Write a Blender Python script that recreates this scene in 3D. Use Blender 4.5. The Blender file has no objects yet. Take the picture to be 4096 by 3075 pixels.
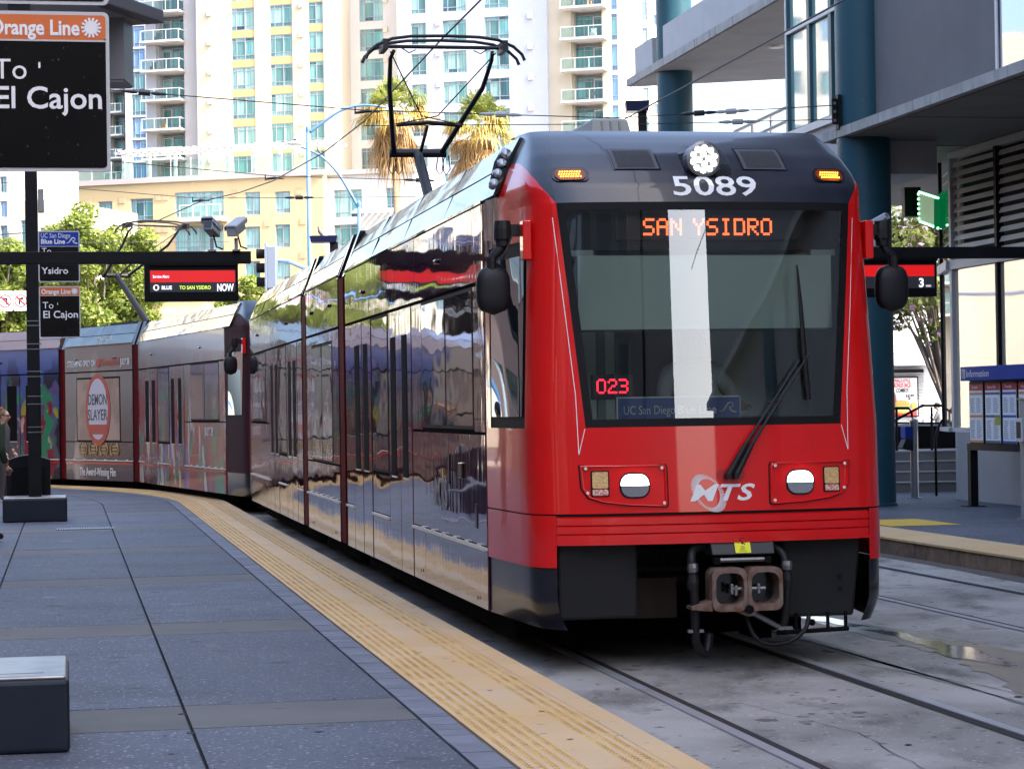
import bpy, bmesh, math, random
import numpy as np
from mathutils import Matrix, Vector
from math import radians, sin, cos, pi, atan2, sqrt
random.seed(7); np.random.seed(7)
scene = bpy.context.scene
COL = scene.collection

# ---------------------------------------------------------------- camera
CAM_F, CAM_PITCH, CAM_ROLL, CAM_H = 9248.9, .0096, .0156, 1.8313     # focal length in photo pixels, radians, metres above the rail
cam_data = bpy.data.cameras.new('camera'); cam = bpy.data.objects.new('camera', cam_data); COL.objects.link(cam)
cam_data.sensor_width = 36.0; cam_data.lens = 36.0 * CAM_F / 4096.0
cam_data.clip_start = .1; cam_data.clip_end = 4000
cam.matrix_world = Matrix.Translation((0, 0, CAM_H)) @ Matrix.Rotation(pi / 2 + CAM_PITCH, 4, 'X') @ Matrix.Rotation(-CAM_ROLL, 4, 'Z')
scene.camera = cam
# ---------------------------------------------------------------- sky, sun, exposure
SUN_EL, SUN_AZ = radians(47), radians(118)      # azimuth clockwise from +Y: behind the camera, to the right
world = bpy.data.worlds.new('World'); scene.world = world; world.use_nodes = True
wn = world.node_tree.nodes; wl = world.node_tree.links
sky = wn.new('ShaderNodeTexSky'); sky.sky_type = 'NISHITA'; sky.sun_disc = False
sky.sun_elevation = SUN_EL; sky.sun_rotation = SUN_AZ; sky.air_density = .9; sky.dust_density = 5.0; sky.ozone_density = .7
wn['Background'].inputs['Strength'].default_value = .15
wl.new(sky.outputs['Color'], wn['Background'].inputs['Color'])
sun_d = bpy.data.lights.new('sun', 'SUN'); sun_d.energy = 2.9; sun_d.angle = radians(.5); sun_d.color = (1, .95, .87)
sun = bpy.data.objects.new('sun', sun_d); COL.objects.link(sun)
sd = Vector((sin(SUN_AZ) * cos(SUN_EL), cos(SUN_AZ) * cos(SUN_EL), sin(SUN_EL)))
sun.rotation_euler = sd.to_track_quat('Z', 'Y').to_euler(); sun.location = (0, 0, 60)
vs = scene.view_settings
vs.view_transform = 'Standard'; vs.look = 'None'; vs.exposure = 2.28; vs.gamma = 1; vs.use_curve_mapping = False
scene.cycles.max_bounces = 8; scene.cycles.glossy_bounces = 4; scene.cycles.transparent_max_bounces = 12; scene.cycles.transmission_bounces = 6
scene.cycles.caustics_reflective = False; scene.cycles.caustics_refractive = False
scene.cycles.sample_clamp_indirect = 6

# ---------------------------------------------------------------- where things stand
# track frame: l = metres to the right of the first track's centre line, s = metres back from the tram's nose; straight, then a left-hand curve
TH = .1906; TRAM = Vector((1.4018, 15.7582)); TN = Vector((cos(TH), sin(TH))); TD = Vector((-sin(TH), cos(TH)))
S0, RAD = 26.5, 27.5
def T(l, s, z=0.0):
    if s <= S0: p = TRAM + TN * l + TD * s
    else:
        a = (s - S0) / RAD; p = TRAM + TD * S0 - TN * RAD + TN * ((RAD + l) * cos(a)) + TD * ((RAD + l) * sin(a))
    return Vector((p.x, p.y, z))
def TS(l, s, z=0.0): p = TRAM + TN * l + TD * s; return Vector((p.x, p.y, z))     # the same frame, never bending
def heading(s): return TH + max(0.0, (s - S0) / RAD)
def ray(x, y):
    a, b = x - 2048, y - 1537.5; c, s = cos(CAM_ROLL), sin(CAM_ROLL); u = a * c - b * s; v = a * s + b * c
    dx, dy, dz = u / CAM_F, 1.0, -v / CAM_F
    return Vector((dx, dy * cos(CAM_PITCH) - dz * sin(CAM_PITCH), dy * sin(CAM_PITCH) + dz * cos(CAM_PITCH)))
def at(x, y, Y):                       # world point seen at photo pixel (x, y) when it stands Y metres ahead
    d = ray(x, y); t = Y / d.y; return Vector((d.x * t, Y, CAM_H + d.z * t))
def on_level(x, y, z):
    d = ray(x, y); t = (z - CAM_H) / d.z; return Vector((d.x * t, d.y * t, z))
def on_lat(x, y, l):                   # (s, z) of the point on the vertical plane parallel to the track at lateral l
    d = ray(x, y); o = TRAM.x * TN.x + TRAM.y * TN.y; t = (o + l) / (d.x * TN.x + d.y * TN.y)
    return ((d.x * t - TRAM.x) * TD.x + (d.y * t - TRAM.y) * TD.y, CAM_H + d.z * t)

# ---------------------------------------------------------------- helpers
def tag(o, label=None, cat=None, group=None, kind=None):
    if label: o['label'] = label
    if cat: o['category'] = cat
    if group: o['group'] = group
    if kind: o['kind'] = kind
    return o
def empty(name, loc=(0, 0, 0), rz=0, parent=None):
    o = bpy.data.objects.new(name, None); COL.objects.link(o); o.location = loc; o.rotation_euler = (0, 0, rz); o.empty_display_size = .2
    if parent: o.parent = parent
    return o
def thing(name, label, cat, loc=(0, 0, 0), rz=0, group=None): return tag(empty(name, loc, rz), label, cat, group)
def link(name, me, m=None, parent=None, loc=None, rot=None):
    o = bpy.data.objects.new(name, me); COL.objects.link(o)
    if m is not None and not me.materials: me.materials.append(m)
    if parent: o.parent = parent
    if loc is not None: o.location = loc
    if rot is not None: o.rotation_euler = rot
    return o
def copy_tree(o, parent=None):
    c = o.copy(); COL.objects.link(c); c.parent = parent
    for ch in list(o.children): copy_tree(ch, c)
    return c
class MB:
    """collects shapes; build() links them as ONE mesh object"""
    def __init__(s, M=None): s.v = []; s.f = []; s.M = M; s.mi = []; s.cur = 0
    def vert(s, p):
        p = Vector(p)
        if s.M is not None: p = s.M @ p
        s.v.append(p[:]); return len(s.v) - 1
    def face(s, idx): s.f.append(tuple(idx)); s.mi.append(s.cur)
    def poly(s, pts): s.face([s.vert(p) for p in pts]); return s
    def hexa(s, p):               # 8 corners: bottom ring 0-3 ccw, top ring 4-7
        i = [s.vert(q) for q in p]
        for f in ((3, 2, 1, 0), (4, 5, 6, 7), (0, 1, 5, 4), (1, 2, 6, 5), (2, 3, 7, 6), (3, 0, 4, 7)): s.face([i[k] for k in f])
        return s
    def box(s, x0, x1, y0, y1, z0, z1):
        return s.hexa([(x0, y0, z0), (x1, y0, z0), (x1, y1, z0), (x0, y1, z0), (x0, y0, z1), (x1, y0, z1), (x1, y1, z1), (x0, y1, z1)])
    def cbox(s, c, sx, sy, sz): return s.box(c[0] - sx / 2, c[0] + sx / 2, c[1] - sy / 2, c[1] + sy / 2, c[2] - sz / 2, c[2] + sz / 2)
    def prism(s, poly, axis, a, b):   # polygon in the plane across axis, extruded a..b
        def P(q, t): return {'x': (t, q[0], q[1]), 'y': (q[0], t, q[1]), 'z': (q[0], q[1], t)}[axis]
        i = [s.vert(P(q, a)) for q in poly]; j = [s.vert(P(q, b)) for q in poly]; n = len(poly)
        s.face(i[::-1]); s.face(j)
        for k in range(n): s.face((i[k], i[(k + 1) % n], j[(k + 1) % n], j[k]))
        return s
    def tube(s, pts, r, n=8, caps=True):
        pts = [Vector(p) for p in pts]; rings = []; R = r if isinstance(r, (list, tuple)) else [r] * len(pts); up = None
        for k, p in enumerate(pts):
            t = (pts[min(k + 1, len(pts) - 1)] - pts[max(k - 1, 0)]).normalized()
            if up is None:
                up = Vector((0, 0, 1)) if abs(t.z) < .95 else Vector((1, 0, 0))
            a = t.cross(up).normalized(); b = a.cross(t).normalized(); up = b
            rings.append([s.vert(p + (a * cos(2 * pi * q / n) + b * sin(2 * pi * q / n)) * R[k]) for q in range(n)])
        for k in range(len(rings) - 1):
            for q in range(n): s.face((rings[k][q], rings[k + 1][q], rings[k + 1][(q + 1) % n], rings[k][(q + 1) % n]))
        if caps: s.face(rings[0]); s.face(rings[-1][::-1])
        return s
    def lathe(s, prof, c=(0, 0, 0), n=16, axis='z'):    # prof: (r, h) pairs
        rings = []
        for r, h in prof:
            ring = []
            for q in range(n):
                a = 2 * pi * q / n; x, y = r * cos(a), r * sin(a)
                p = {'z': (x, y, h), 'y': (x, h, -y), 'x': (h, x, y)}[axis]
                ring.append(s.vert((p[0] + c[0], p[1] + c[1], p[2] + c[2])))
            rings.append(ring)
        for k in range(len(rings) - 1):
            for q in range(n): s.face((rings[k][q], rings[k][(q + 1) % n], rings[k + 1][(q + 1) % n], rings[k + 1][q]))
        s.face(rings[0][::-1]); s.face(rings[-1]); return s
    def grid(s, rows, closed=False):
        idx = [[s.vert(p) for p in r] for r in rows]
        for a in range(len(idx) - 1):
            n = len(idx[a])
            for b in range(n if closed else n - 1): s.face((idx[a][b], idx[a][(b + 1) % n], idx[a + 1][(b + 1) % n], idx[a + 1][b]))
        return s
    def mesh(s, name, mats=(), smooth=False):
        me = bpy.data.meshes.new(name); me.from_pydata(s.v, [], s.f)
        for m in mats: me.materials.append(m)
        if len(mats) > 1: me.polygons.foreach_set('material_index', s.mi)
        if smooth: me.polygons.foreach_set('use_smooth', [True] * len(me.polygons))
        me.update(); return me
    def build(s, name, m, parent=None, smooth=False, bevel=0, seg=2, loc=None, rot=None, angle=None):
        me = s.mesh(name, m if isinstance(m, (list, tuple)) else (m,), smooth)
        o = link(name, me, None, parent, loc, rot)
        if bevel or angle:
            bm = bmesh.new(); bm.from_mesh(me)
            if bevel:
                es = [e for e in bm.edges if len(e.link_faces) == 2 and e.calc_face_angle(0) > .5]
                bmesh.ops.bevel(bm, geom=es, offset=bevel, segments=seg, profile=.5, affect='EDGES', clamp_overlap=True)
            if angle:
                for f in bm.faces: f.smooth = True
                for e in bm.edges:
                    if len(e.link_faces) == 2 and e.calc_face_angle(0) > angle: e.smooth = False
            bm.to_mesh(me); bm.free()
        return o
def rrect(w, h, r, n=5, cx=0, cy=0):
    pts = []
    for sx, sy, a0 in ((1, 1, 0), (-1, 1, pi / 2), (-1, -1, pi), (1, -1, 3 * pi / 2)):
        for k in range(n + 1):
            a = a0 + pi / 2 * k / n; pts.append((cx + sx * (w / 2 - r) + r * cos(a), cy + sy * (h / 2 - r) + r * sin(a)))
    return pts

# ---------------------------------------------------------------- materials
MATS = {}
def mat(name, col=(.5, .5, .5), rough=.6, metal=0, noise=None, col2=None, bump=None, coat=0, spec=.5, emis=None, alpha=None, speck=None, wave=None, streak=None, rnd=0, coord='Object'):
    if name in MATS: return MATS[name]
    m = bpy.data.materials.new(name); m.use_nodes = True; MATS[name] = m
    nt = m.node_tree; n = nt.nodes; L = nt.links; b = n['Principled BSDF']
    b.inputs['Roughness'].default_value = rough; b.inputs['Metallic'].default_value = metal
    b.inputs['Base Color'].default_value = (*col, 1); b.inputs['Coat Weight'].default_value = coat; b.inputs['Coat Roughness'].default_value = .03
    b.inputs['Specular IOR Level'].default_value = spec
    tc = n.new('ShaderNodeTexCoord'); cur = None
    def noise_tex(scale, detail=4, vec=None, rough_=.55):
        t = n.new('ShaderNodeTexNoise'); t.inputs['Scale'].default_value = scale; t.inputs['Detail'].default_value = detail; t.inputs['Roughness'].default_value = rough_
        L.new(vec if vec is not None else tc.outputs[coord], t.inputs['Vector']); return t
    def mix(fac, a, bcol, mode='MIX'):
        x = n.new('ShaderNodeMix'); x.data_type = 'RGBA'; x.blend_type = mode
        if isinstance(fac, float): x.inputs['Factor'].default_value = fac
        else: L.new(fac, x.inputs['Factor'])
        for i, v in ((6, a), (7, bcol)):
            if isinstance(v, tuple): x.inputs[i].default_value = (*v, 1)
            else: L.new(v, x.inputs[i])
        return x.outputs[2]
    def ramp(src, p0, p1):
        r = n.new('ShaderNodeMapRange'); r.inputs['From Min'].default_value = p0; r.inputs['From Max'].default_value = p1; L.new(src, r.inputs['Value']); return r.outputs['Result']
    cur = tuple(col)
    if noise:                       # (scale, from, to): blends col and col2 in patches
        t = noise_tex(noise[0], noise[3] if len(noise) > 3 else 5)
        cur = mix(ramp(t.outputs['Fac'], noise[1], noise[2]), cur, tuple(col2))
    if streak:                      # (scale xyz, colour, from, to): stains with a run
        mp = n.new('ShaderNodeMapping'); mp.inputs['Scale'].default_value = streak[0]; L.new(tc.outputs[coord], mp.inputs['Vector'])
        t = noise_tex(1.0, 6, mp.outputs['Vector']); cur = mix(ramp(t.outputs['Fac'], streak[2], streak[3]), cur, tuple(streak[1]))
    if speck:                       # (scale, colour, threshold)
        for sc_, c_, th_ in ([speck] if not isinstance(speck[0], (tuple, list)) else speck):
            v = n.new('ShaderNodeTexVoronoi'); v.inputs['Scale'].default_value = sc_; L.new(tc.outputs[coord], v.inputs['Vector'])
            bw = n.new('ShaderNodeSeparateColor'); L.new(v.outputs['Color'], bw.inputs[0])
            cur = mix(ramp(bw.outputs[0], th_, min(1.0, th_ + .06)), cur, tuple(c_))
    if rnd:
        oi = n.new('ShaderNodeObjectInfo'); hs = n.new('ShaderNodeHueSaturation')
        L.new(ramp2(n, L, oi.outputs['Random'], 1 - rnd, 1 + rnd), hs.inputs['Value'])
        if isinstance(cur, tuple): hs.inputs['Color'].default_value = (*cur, 1)
        else: L.new(cur, hs.inputs['Color'])
        cur = hs.outputs['Color']
    if not isinstance(cur, tuple): L.new(cur, b.inputs['Base Color'])
    if bump:                        # (scale, strength, distance)
        bs = bump if isinstance(bump, list) else [bump]; prev = None
        for sc_, st_, di_ in bs:
            if isinstance(sc_, (tuple, list)):
                mp = n.new('ShaderNodeMapping'); mp.inputs['Scale'].default_value = sc_; L.new(tc.outputs[coord], mp.inputs['Vector']); t = noise_tex(1.0, 2, mp.outputs['Vector'])
            else: t = noise_tex(sc_, 3)
            bp = n.new('ShaderNodeBump'); bp.inputs['Strength'].default_value = st_; bp.inputs['Distance'].default_value = di_; L.new(t.outputs['Fac'], bp.inputs['Height'])
            if prev: L.new(prev, bp.inputs['Normal'])
            prev = bp.outputs['Normal']
        L.new(prev, b.inputs['Normal'])
        if coat: L.new(prev, b.inputs['Coat Normal'])
    if emis: b.inputs['Emission Color'].default_value = (*emis[0], 1); b.inputs['Emission Strength'].default_value = emis[1]
    return m
def ramp2(n, L, src, lo, hi):
    r = n.new('ShaderNodeMapRange'); r.inputs['To Min'].default_value = lo; r.inputs['To Max'].default_value = hi; L.new(src, r.inputs['Value']); return r.outputs['Result']
def glass(name, tint=(.6, .75, .7), ior=1.5, rough=.0, bump=None, gloss=(1, 1, 1)):
    if name in MATS: return MATS[name]
    m = bpy.data.materials.new(name); m.use_nodes = True; MATS[name] = m; nt = m.node_tree; n = nt.nodes; L = nt.links
    n.remove(n['Principled BSDF']); out = n['Material Output']
    tr = n.new('ShaderNodeBsdfTransparent'); tr.inputs['Color'].default_value = (*tint, 1)
    gl = n.new('ShaderNodeBsdfGlossy'); gl.inputs['Roughness'].default_value = rough; gl.inputs['Color'].default_value = (*gloss, 1)
    fr = n.new('ShaderNodeFresnel'); fr.inputs['IOR'].default_value = ior
    mx = n.new('ShaderNodeMixShader'); L.new(fr.outputs[0], mx.inputs[0]); L.new(tr.outputs[0], mx.inputs[1]); L.new(gl.outputs[0], mx.inputs[2]); L.new(mx.outputs[0], out.inputs[0])
    if bump:
        tc = n.new('ShaderNodeTexCoord'); t = n.new('ShaderNodeTexNoise'); t.inputs['Scale'].default_value = bump[0]; t.inputs['Detail'].default_value = 1; L.new(tc.outputs['Object'], t.inputs['Vector'])
        bp = n.new('ShaderNodeBump'); bp.inputs['Strength'].default_value = bump[1]; bp.inputs['Distance'].default_value = bump[2]; L.new(t.outputs['Fac'], bp.inputs['Height']); L.new(bp.outputs[0], gl.inputs['Normal']); L.new(bp.outputs[0], fr.inputs['Normal'])
    return m

# ---------------------------------------------------------------- lettering
def text_mesh(body, size, sx=1.0, bold=0.0, shear=0.0, align='LEFT', depth=.001, spacing=1.0):
    cu = bpy.data.curves.new('lettering', 'FONT'); cu.body = body; cu.size = size; cu.align_x = align; cu.offset = bold * size; cu.shear = shear
    cu.extrude = depth; cu.space_character = spacing; cu.resolution_u = 3
    o = bpy.data.objects.new('lettering', cu); COL.objects.link(o)
    dg = bpy.context.evaluated_depsgraph_get(); me = bpy.data.meshes.new_from_object(o.evaluated_get(dg))
    bpy.data.objects.remove(o); bpy.data.curves.remove(cu)
    if sx != 1.0: me.transform(Matrix.Diagonal((sx, 1, 1, 1)))
    return me
def text(body, size, m, parent, loc, rot=(pi / 2, 0, 0), name='lettering', width=None, **k):
    me = text_mesh(body, size, **k)
    if width and len(me.vertices):
        xs = [v.co.x for v in me.vertices]; w = max(xs) - min(xs); me.transform(Matrix.Diagonal((width / w, 1, 1, 1)))
    me.materials.clear(); me.materials.append(m)
    return link(name, me, None, parent, loc, rot)
FONT57 = {'S': '01111,10000,10000,01110,00001,00001,11110', 'A': '01110,10001,10001,11111,10001,10001,10001', 'N': '10001,11001,10101,10101,10011,10001,10001', 'Y': '10001,10001,01010,00100,00100,00100,00100',
          'I': '01110,00100,00100,00100,00100,00100,01110', 'D': '11110,10001,10001,10001,10001,10001,11110', 'R': '11110,10001,10001,11110,10100,10010,10001', 'O': '01110,10001,10001,10001,10001,10001,01110',
          '0': '01110,10001,10001,10001,10001,10001,01110', '2': '01110,10001,00001,00110,01000,10000,11111', '3': '11110,00001,00001,01110,00001,00001,11110', ' ': '000,000,000,000,000,000,000'}
def led_mesh(body, height, m, up=2, fill=.8):
    mb = MB(); p = height / (7 * up); x = 0
    for ch in body:
        g = FONT57[ch].split(',')
        for r, row in enumerate(g):
            for c, b in enumerate(row):
                if b == '1':
                    for i in range(up):
                        for j in range(up):
                            cx = x + (c * up + i) * p; cz = height - (r * up + j) * p
                            mb.poly([(cx, 0, cz - p * fill), (cx + p * fill, 0, cz - p * fill), (cx + p * fill, 0, cz), (cx, 0, cz)])
        x += (len(g[0]) * up + up) * p
    return mb.mesh('lettering', (m,)), x
# ================================================================ ground, tracks, platforms
M_asphalt = mat('asphalt', (.055, .055, .06), .85, noise=(.6, .35, .7), col2=(.09, .088, .085), bump=(60, .3, .01))
M_track = mat('track_concrete', (.235, .224, .208), .72, noise=(.6, .40, .60), col2=(.38, .365, .342), streak=((1.8, .8, 1), (.075, .07, .064), .52, .72), speck=[(26, (.07, .065, .06), .975), (9, (.10, .09, .085), .985), (60, (.48, .46, .43), .97)], bump=(40, .25, .01))
M_aggr = mat('blue_aggregate_paving', (.060, .068, .094), .62, noise=(.8, .3, .7), col2=(.084, .094, .12), streak=((.6, 1.0, 1), (.028, .031, .038), .52, .78), speck=[(75, (.27, .29, .37), .93), (60, (.03, .032, .05), .9), (11, (.025, .025, .03), .98), (7, (.17, .17, .19), .992)], rnd=.20, bump=(140, .5, .006))
M_band = mat('band_concrete', (.095, .092, .09), .7, rnd=.12, speck=[(13, (.06, .058, .056), .985)], noise=(2.0, .3, .7), col2=(.125, .12, .115), streak=((.8, 3, 1), (.12, .115, .11), .6, .78), bump=(50, .2, .006))
M_joint = mat('dark_joint', (.03, .03, .032), .9)
M_paver = mat('edge_paver', (.12, .128, .16), .65, noise=(5, .3, .7), col2=(.17, .18, .22), rnd=.16, bump=(50, .25, .006))
M_tactile = mat('tactile_yellow', (.64, .42, .185), .6, noise=(1.2, .35, .7), col2=(.64, .46, .27), streak=((1.2, .9, 1), (.50, .36, .20), .6, .85), speck=[(24, (.36, .26, .15), .985)], rnd=.04, bump=(60, .15, .004))
M_dome = mat('tactile_dome', (.38, .20, .03), .55, noise=(4, .3, .7), col2=(.62, .42, .14))
M_yellow = mat('yellow_mat', (.72, .46, .03), .55, noise=(5, .3, .7), col2=(.6, .36, .03), bump=(60, .4, .006))
M_brick = mat('edge_brick', (.30, .18, .10), .75, noise=(9, .3, .7), col2=(.15, .10, .07), rnd=.25, bump=(30, .4, .01))
M_steel_rail = mat('rail_steel', (.40, .41, .44), .5, .45, noise=(3, .4, .7), col2=(.36, .345, .34))
M_groove = mat('rail_groove_dirt', (.018, .016, .015), .85, bump=(40, .4, .01))
M_grate = mat('drain_grate_metal', (.35, .37, .43), .45, .6)

# ground sheet, to the horizon
MB().poly([(-1500, -400, -.06), (1500, -400, -.06), (1500, 2500, -.06), (-1500, 2500, -.06)]).build('ground', M_asphalt)['kind'] = 'structure'
def strip(l0, l1, sa, sb, z, step=1.0, z0=None, T=T):
    """sheet (or block when z0 given) along the track between two laterals"""
    mb = MB(); n = max(2, int(abs(sb - sa) / step) + 1); ss = [sa + (sb - sa) * k / (n - 1) for k in range(n)]
    if z0 is None: return mb.grid([[T(l0, s, z), T(l1, s, z)] for s in ss])
    rows = [[T(l0, s, z0), T(l1, s, z0), T(l1, s, z), T(l0, s, z)] for s in ss]
    mb.grid(rows, closed=True); mb.poly(rows[0][::-1]); mb.poly(rows[-1]); return mb
tb = strip(-1.58, 9.3, -22, 75, 0.0, 1.0).build('trackbed', M_track); tb['kind'] = 'structure'
# rails sunk in the concrete, each with its flange groove
def rail(l, label, inner, T=T):
    r = thing('rail', label, 'rail', (0, 0, 0), group='running rails in the concrete')
    strip(l - .036, l + .036, -22, 75, .012, .7, -.05, T).build('rail_head', M_steel_rail, r)
    a, b = (l + .036, l + .105) if inner > 0 else (l - .105, l - .036)
    strip(a, b, -22, 75, .004, .7, None, T).build('flange_groove', M_groove, r)
rail(-.745, 'steel rail in the concrete nearest the yellow tactile edge', 1)
rail(.745, 'bright steel rail running out from under the coupler of the red tram', -1)
rail(3.03, 'nearer rail of the empty second track', 1, TS)
rail(4.48, 'farther rail of the empty second track, below the brick platform edge', -1, TS)

# ---- left platform
PZ = .2
plat = empty('platform', (0, 0, 0)); plat['kind'] = 'structure'
S_A, S_B = -14.0, 60.0
strip(-14, -1.56, S_A, S_B, PZ - .025, 1.0, -.05).build('platform_base', M_joint, plat)
def slab(l0, l1, sa, sb, m, name='paving_slab', g=.009, step=.9):
    z = PZ + random.uniform(-.0015, .0015)
    return strip(l0 + g, l1 - g, sa + g, sb - g, z, step, PZ - .02).build(name, m, plat)
edges = []
k = -4
while True:
    c = 2.44 + 5.13 * k; k += 1
    if c > S_B - 3: break
    edges.append((c - .48, c + .46))
lats = (-14, -9.2, -5.0, -3.75, -2.56)
for i, (a, b) in enumerate(edges):
    for j in range(len(lats) - 1):
        slab(lats[j], lats[j + 1], a, b, M_band, 'band_slab')
        nb = edges[i + 1][0] if i + 1 < len(edges) else S_B
        slab(lats[j], lats[j + 1], b, nb, M_aggr)
# the row of grey pavers along the tactile strip
s = -13.0; pm = {}
while s < 46:
    ln = random.choice((.2, .2, .3, .3, .1)); slab(-2.555, -2.385, s, s + ln, M_paver, 'paver', .004, .5); s += ln
# tactile tiles
s = -13.0
while s < 58:
    strip(-2.375 + .004, -1.70, s + .002, s + .608, PZ + .002 + random.uniform(0, .0012), .31, PZ - .02).build('tactile_tile', M_tactile, plat)
    strip(-1.697, -1.55, s + .0015, s + .6085, PZ + .003, .31, PZ - .02).build('edge_tile', M_tactile, plat)
    s += .61
dm = MB()                                   # truncated domes, far too many and small to count
def dome(p, r, h, n=6):
    a = [dm.vert((p.x + r * cos(2 * pi * q / n), p.y + r * sin(2 * pi * q / n), p.z)) for q in range(n)]
    b = [dm.vert((p.x + r * .6 * cos(2 * pi * q / n), p.y + r * .6 * sin(2 * pi * q / n), p.z + h)) for q in range(n)]
    for q in range(n): dm.face((a[q], a[(q + 1) % n], b[(q + 1) % n], b[q]))
    dm.face(b)
for l in (-2.33, -2.272, -2.214, -2.156, -2.098, -1.865, -1.807, -1.749):
    s = -6.0
    while s < 52: dome(T(l, s, PZ + .002), .017, .006); s += .058 if s < 20 else .07
tag(dm.build('tactile_domes', M_dome, plat), kind='stuff')
# drain grate: frame and bars
gr = thing('drain_grate', 'ribbed metal drain grate set in the paving before the dark post', 'drain', T(-4.12, 17.98, PZ + .003), TH)
MB().box(-.4, .4, -.2, .2, 0, .004).build('frame', M_joint, gr)
for q in range(24):
    x = -.385 + q * .0335; MB().box(x - .011, x + .011, -.185, .185, .004, .01).build('bar', M_grate, gr)

# ---- right platform with its brick edge
pr = empty('platform', (0, 0, 0)); pr['kind'] = 'structure'
strip(5.33, 30, -24, 60, PZ - .006, 1.0, -.05, T=TS).build('platform_base', M_joint, pr)
lat2 = (6.06, 8.6, 13, 30)
for i in range(-4, 11):
    for j in range(3):
        a = 2.44 + 5.13 * i; strip(lat2[j] + .008, lat2[j + 1] - .008, a + .008, a + 5.13 - .008, PZ, 2, PZ - .005, T=TS).build('paving_slab', M_aggr, pr)
s = -12
while s < 30:
    strip(5.24, 6.05, s + .002, s + .608, PZ + .004, .31, PZ - .02, T=TS).build('tactile_tile', M_tactile, pr); s += .61
s = -6
while s < 30:
    ln = random.uniform(.34, .46); j = random.uniform(0, .015)
    strip(5.255 + j, 5.335, s + .006, s + ln, PZ - .028, .3, .004, T=TS).build('brick', M_brick, pr); s += ln
MB().poly([TS(6.12, 13.35, PZ + .005), TS(7.1, 13.35, PZ + .005), TS(7.1, 15.0, PZ + .005), TS(6.12, 15.0, PZ + .005)]).build('yellow_boarding_mat', M_yellow)
tag(bpy.context.scene.objects['yellow_boarding_mat'], 'bright yellow tactile rectangle on the far platform beside the tram', 'tactile mat')
# dirty gutter below the brick edge, wet patch between the tracks
def blob(pts, z, m, name, jit=.05):
    c = Vector((0, 0, 0)); P = []
    for i in range(len(pts)):
        a, b = Vector(pts[i]), Vector(pts[(i + 1) % len(pts)])
        for q in range(6): P.append(a.lerp(b, q / 6) + Vector((random.uniform(-jit, jit), random.uniform(-jit, jit), 0)))
    return MB().poly([T(p.x, p.y, z) for p in P]).build(name, m)
M_wet = mat('wet_concrete', (.12, .118, .115), .28, noise=(3, .3, .7), col2=(.16, .155, .15), bump=(9, .05, .01))
M_pud = mat('puddle_water', (.09, .088, .085), .09, spec=.6, noise=(5, .4, .6), col2=(.14, .136, .13), bump=(6, .06, .01))
def wet(name, label, pts, z, m, jit): tag(blob([(a, b, 0) for a, b in pts], z, m, name, jit), label, 'puddle' if m is M_pud else 'stain')
wet('damp_stain', 'dark damp stain around the puddle between the two tracks', [(1.75, 3.6), (2.1, 2.9), (2.3, 1.6), (2.35, .3), (2.3, -1.0), (2.1, -3.2), (1.75, -3.0), (1.45, -1.6), (1.65, -.6), (1.8, .6), (1.75, 2.0)], .004, M_wet, .06)
wet('puddle', 'shallow shiny puddle between the tracks right of the tram', [(1.9, 2.5), (2.08, 2.1), (2.12, 1.0), (2.1, .3), (2.05, -.3), (1.85, -.2), (1.85, .5), (1.9, 1.3)], .0065, M_pud, .07)
wet('puddle', 'long thin wet strip beneath the front step bars of the tram', [(1.72, 4.2), (1.95, 3.6), (2.0, 2.75), (1.88, 2.7), (1.78, 3.3)], .0065, M_pud, .03)
wet('gutter_grime', 'wet grime line at the foot of the brick platform edge', [(4.95, 30), (5.22, 30), (5.23, 2), (5.0, 2), (5.02, 12)], .004, M_wet, .05)
wet('tyre_dirt_streak', 'dark dirt streaks along the concrete beside the right rail', [(1.15, 3.0), (1.28, 2.2), (1.3, .3), (1.28, -2.4), (1.22, -2.4), (1.2, 0), (1.1, 2.0)], .004, mat('streak_dirt', (.15, .145, .14), .7, noise=(8, .3, .6), col2=(.25, .24, .23)), .05)
# grit, litter and trodden gum: far too many to count
rg = random.Random(5)
def flakes(name, label, cat, n, la, lb, sa, sb, z, r0, r1, m):
    mb = MB()
    for _ in range(n):
        c = T(rg.uniform(la, lb), rg.uniform(sa, sb), z + rg.uniform(0, .0012)); r = r0 + (r1 - r0) * rg.random() ** 2.5; k = rg.randint(5, 8); a0 = rg.uniform(0, 6.28); st_ = rg.uniform(.45, 1)
        mb.poly([(c.x + r * rg.uniform(.7, 1.1) * cos(a0 + 2 * pi * q / k), c.y + st_ * r * rg.uniform(.7, 1.1) * sin(a0 + 2 * pi * q / k), c.z) for q in range(k)])
    tag(mb.build(name, m), label, cat, kind='stuff')
flakes('track_grit', 'dark grit and litter specks scattered over the track concrete', 'grit', 420, -1.4, 4.9, -7, 12, .0052, .008, .035, mat('grit_dark', (.035, .032, .03), .9))
flakes('gum_spots', 'trodden dark gum spots on the left platform paving', 'gum', 170, -6.5, -2.6, -5.5, 24, PZ + .0022, .012, .034, mat('gum_dark', (.018, .018, .022), .7))
flakes('strip_scuffs', 'small dark scuffs on the yellow tactile strip', 'scuffs', 90, -2.35, -1.58, -5.5, 20, PZ + .0046, .008, .028, mat('scuff_brown', (.20, .14, .08), .8))
def crack(pts, w=.006):
    mb = MB(); P = []
    for a, b in zip(pts, pts[1:]):
        for q in range(8): t = q / 8; P.append((a[0] + (b[0] - a[0]) * t + rg.uniform(-.02, .02), a[1] + (b[1] - a[1]) * t))
    mb.grid([[T(x - w * rg.uniform(.3, 1), y, .0058), T(x + w * rg.uniform(.3, 1), y, .0058)] for x, y in P]); return mb
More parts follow.
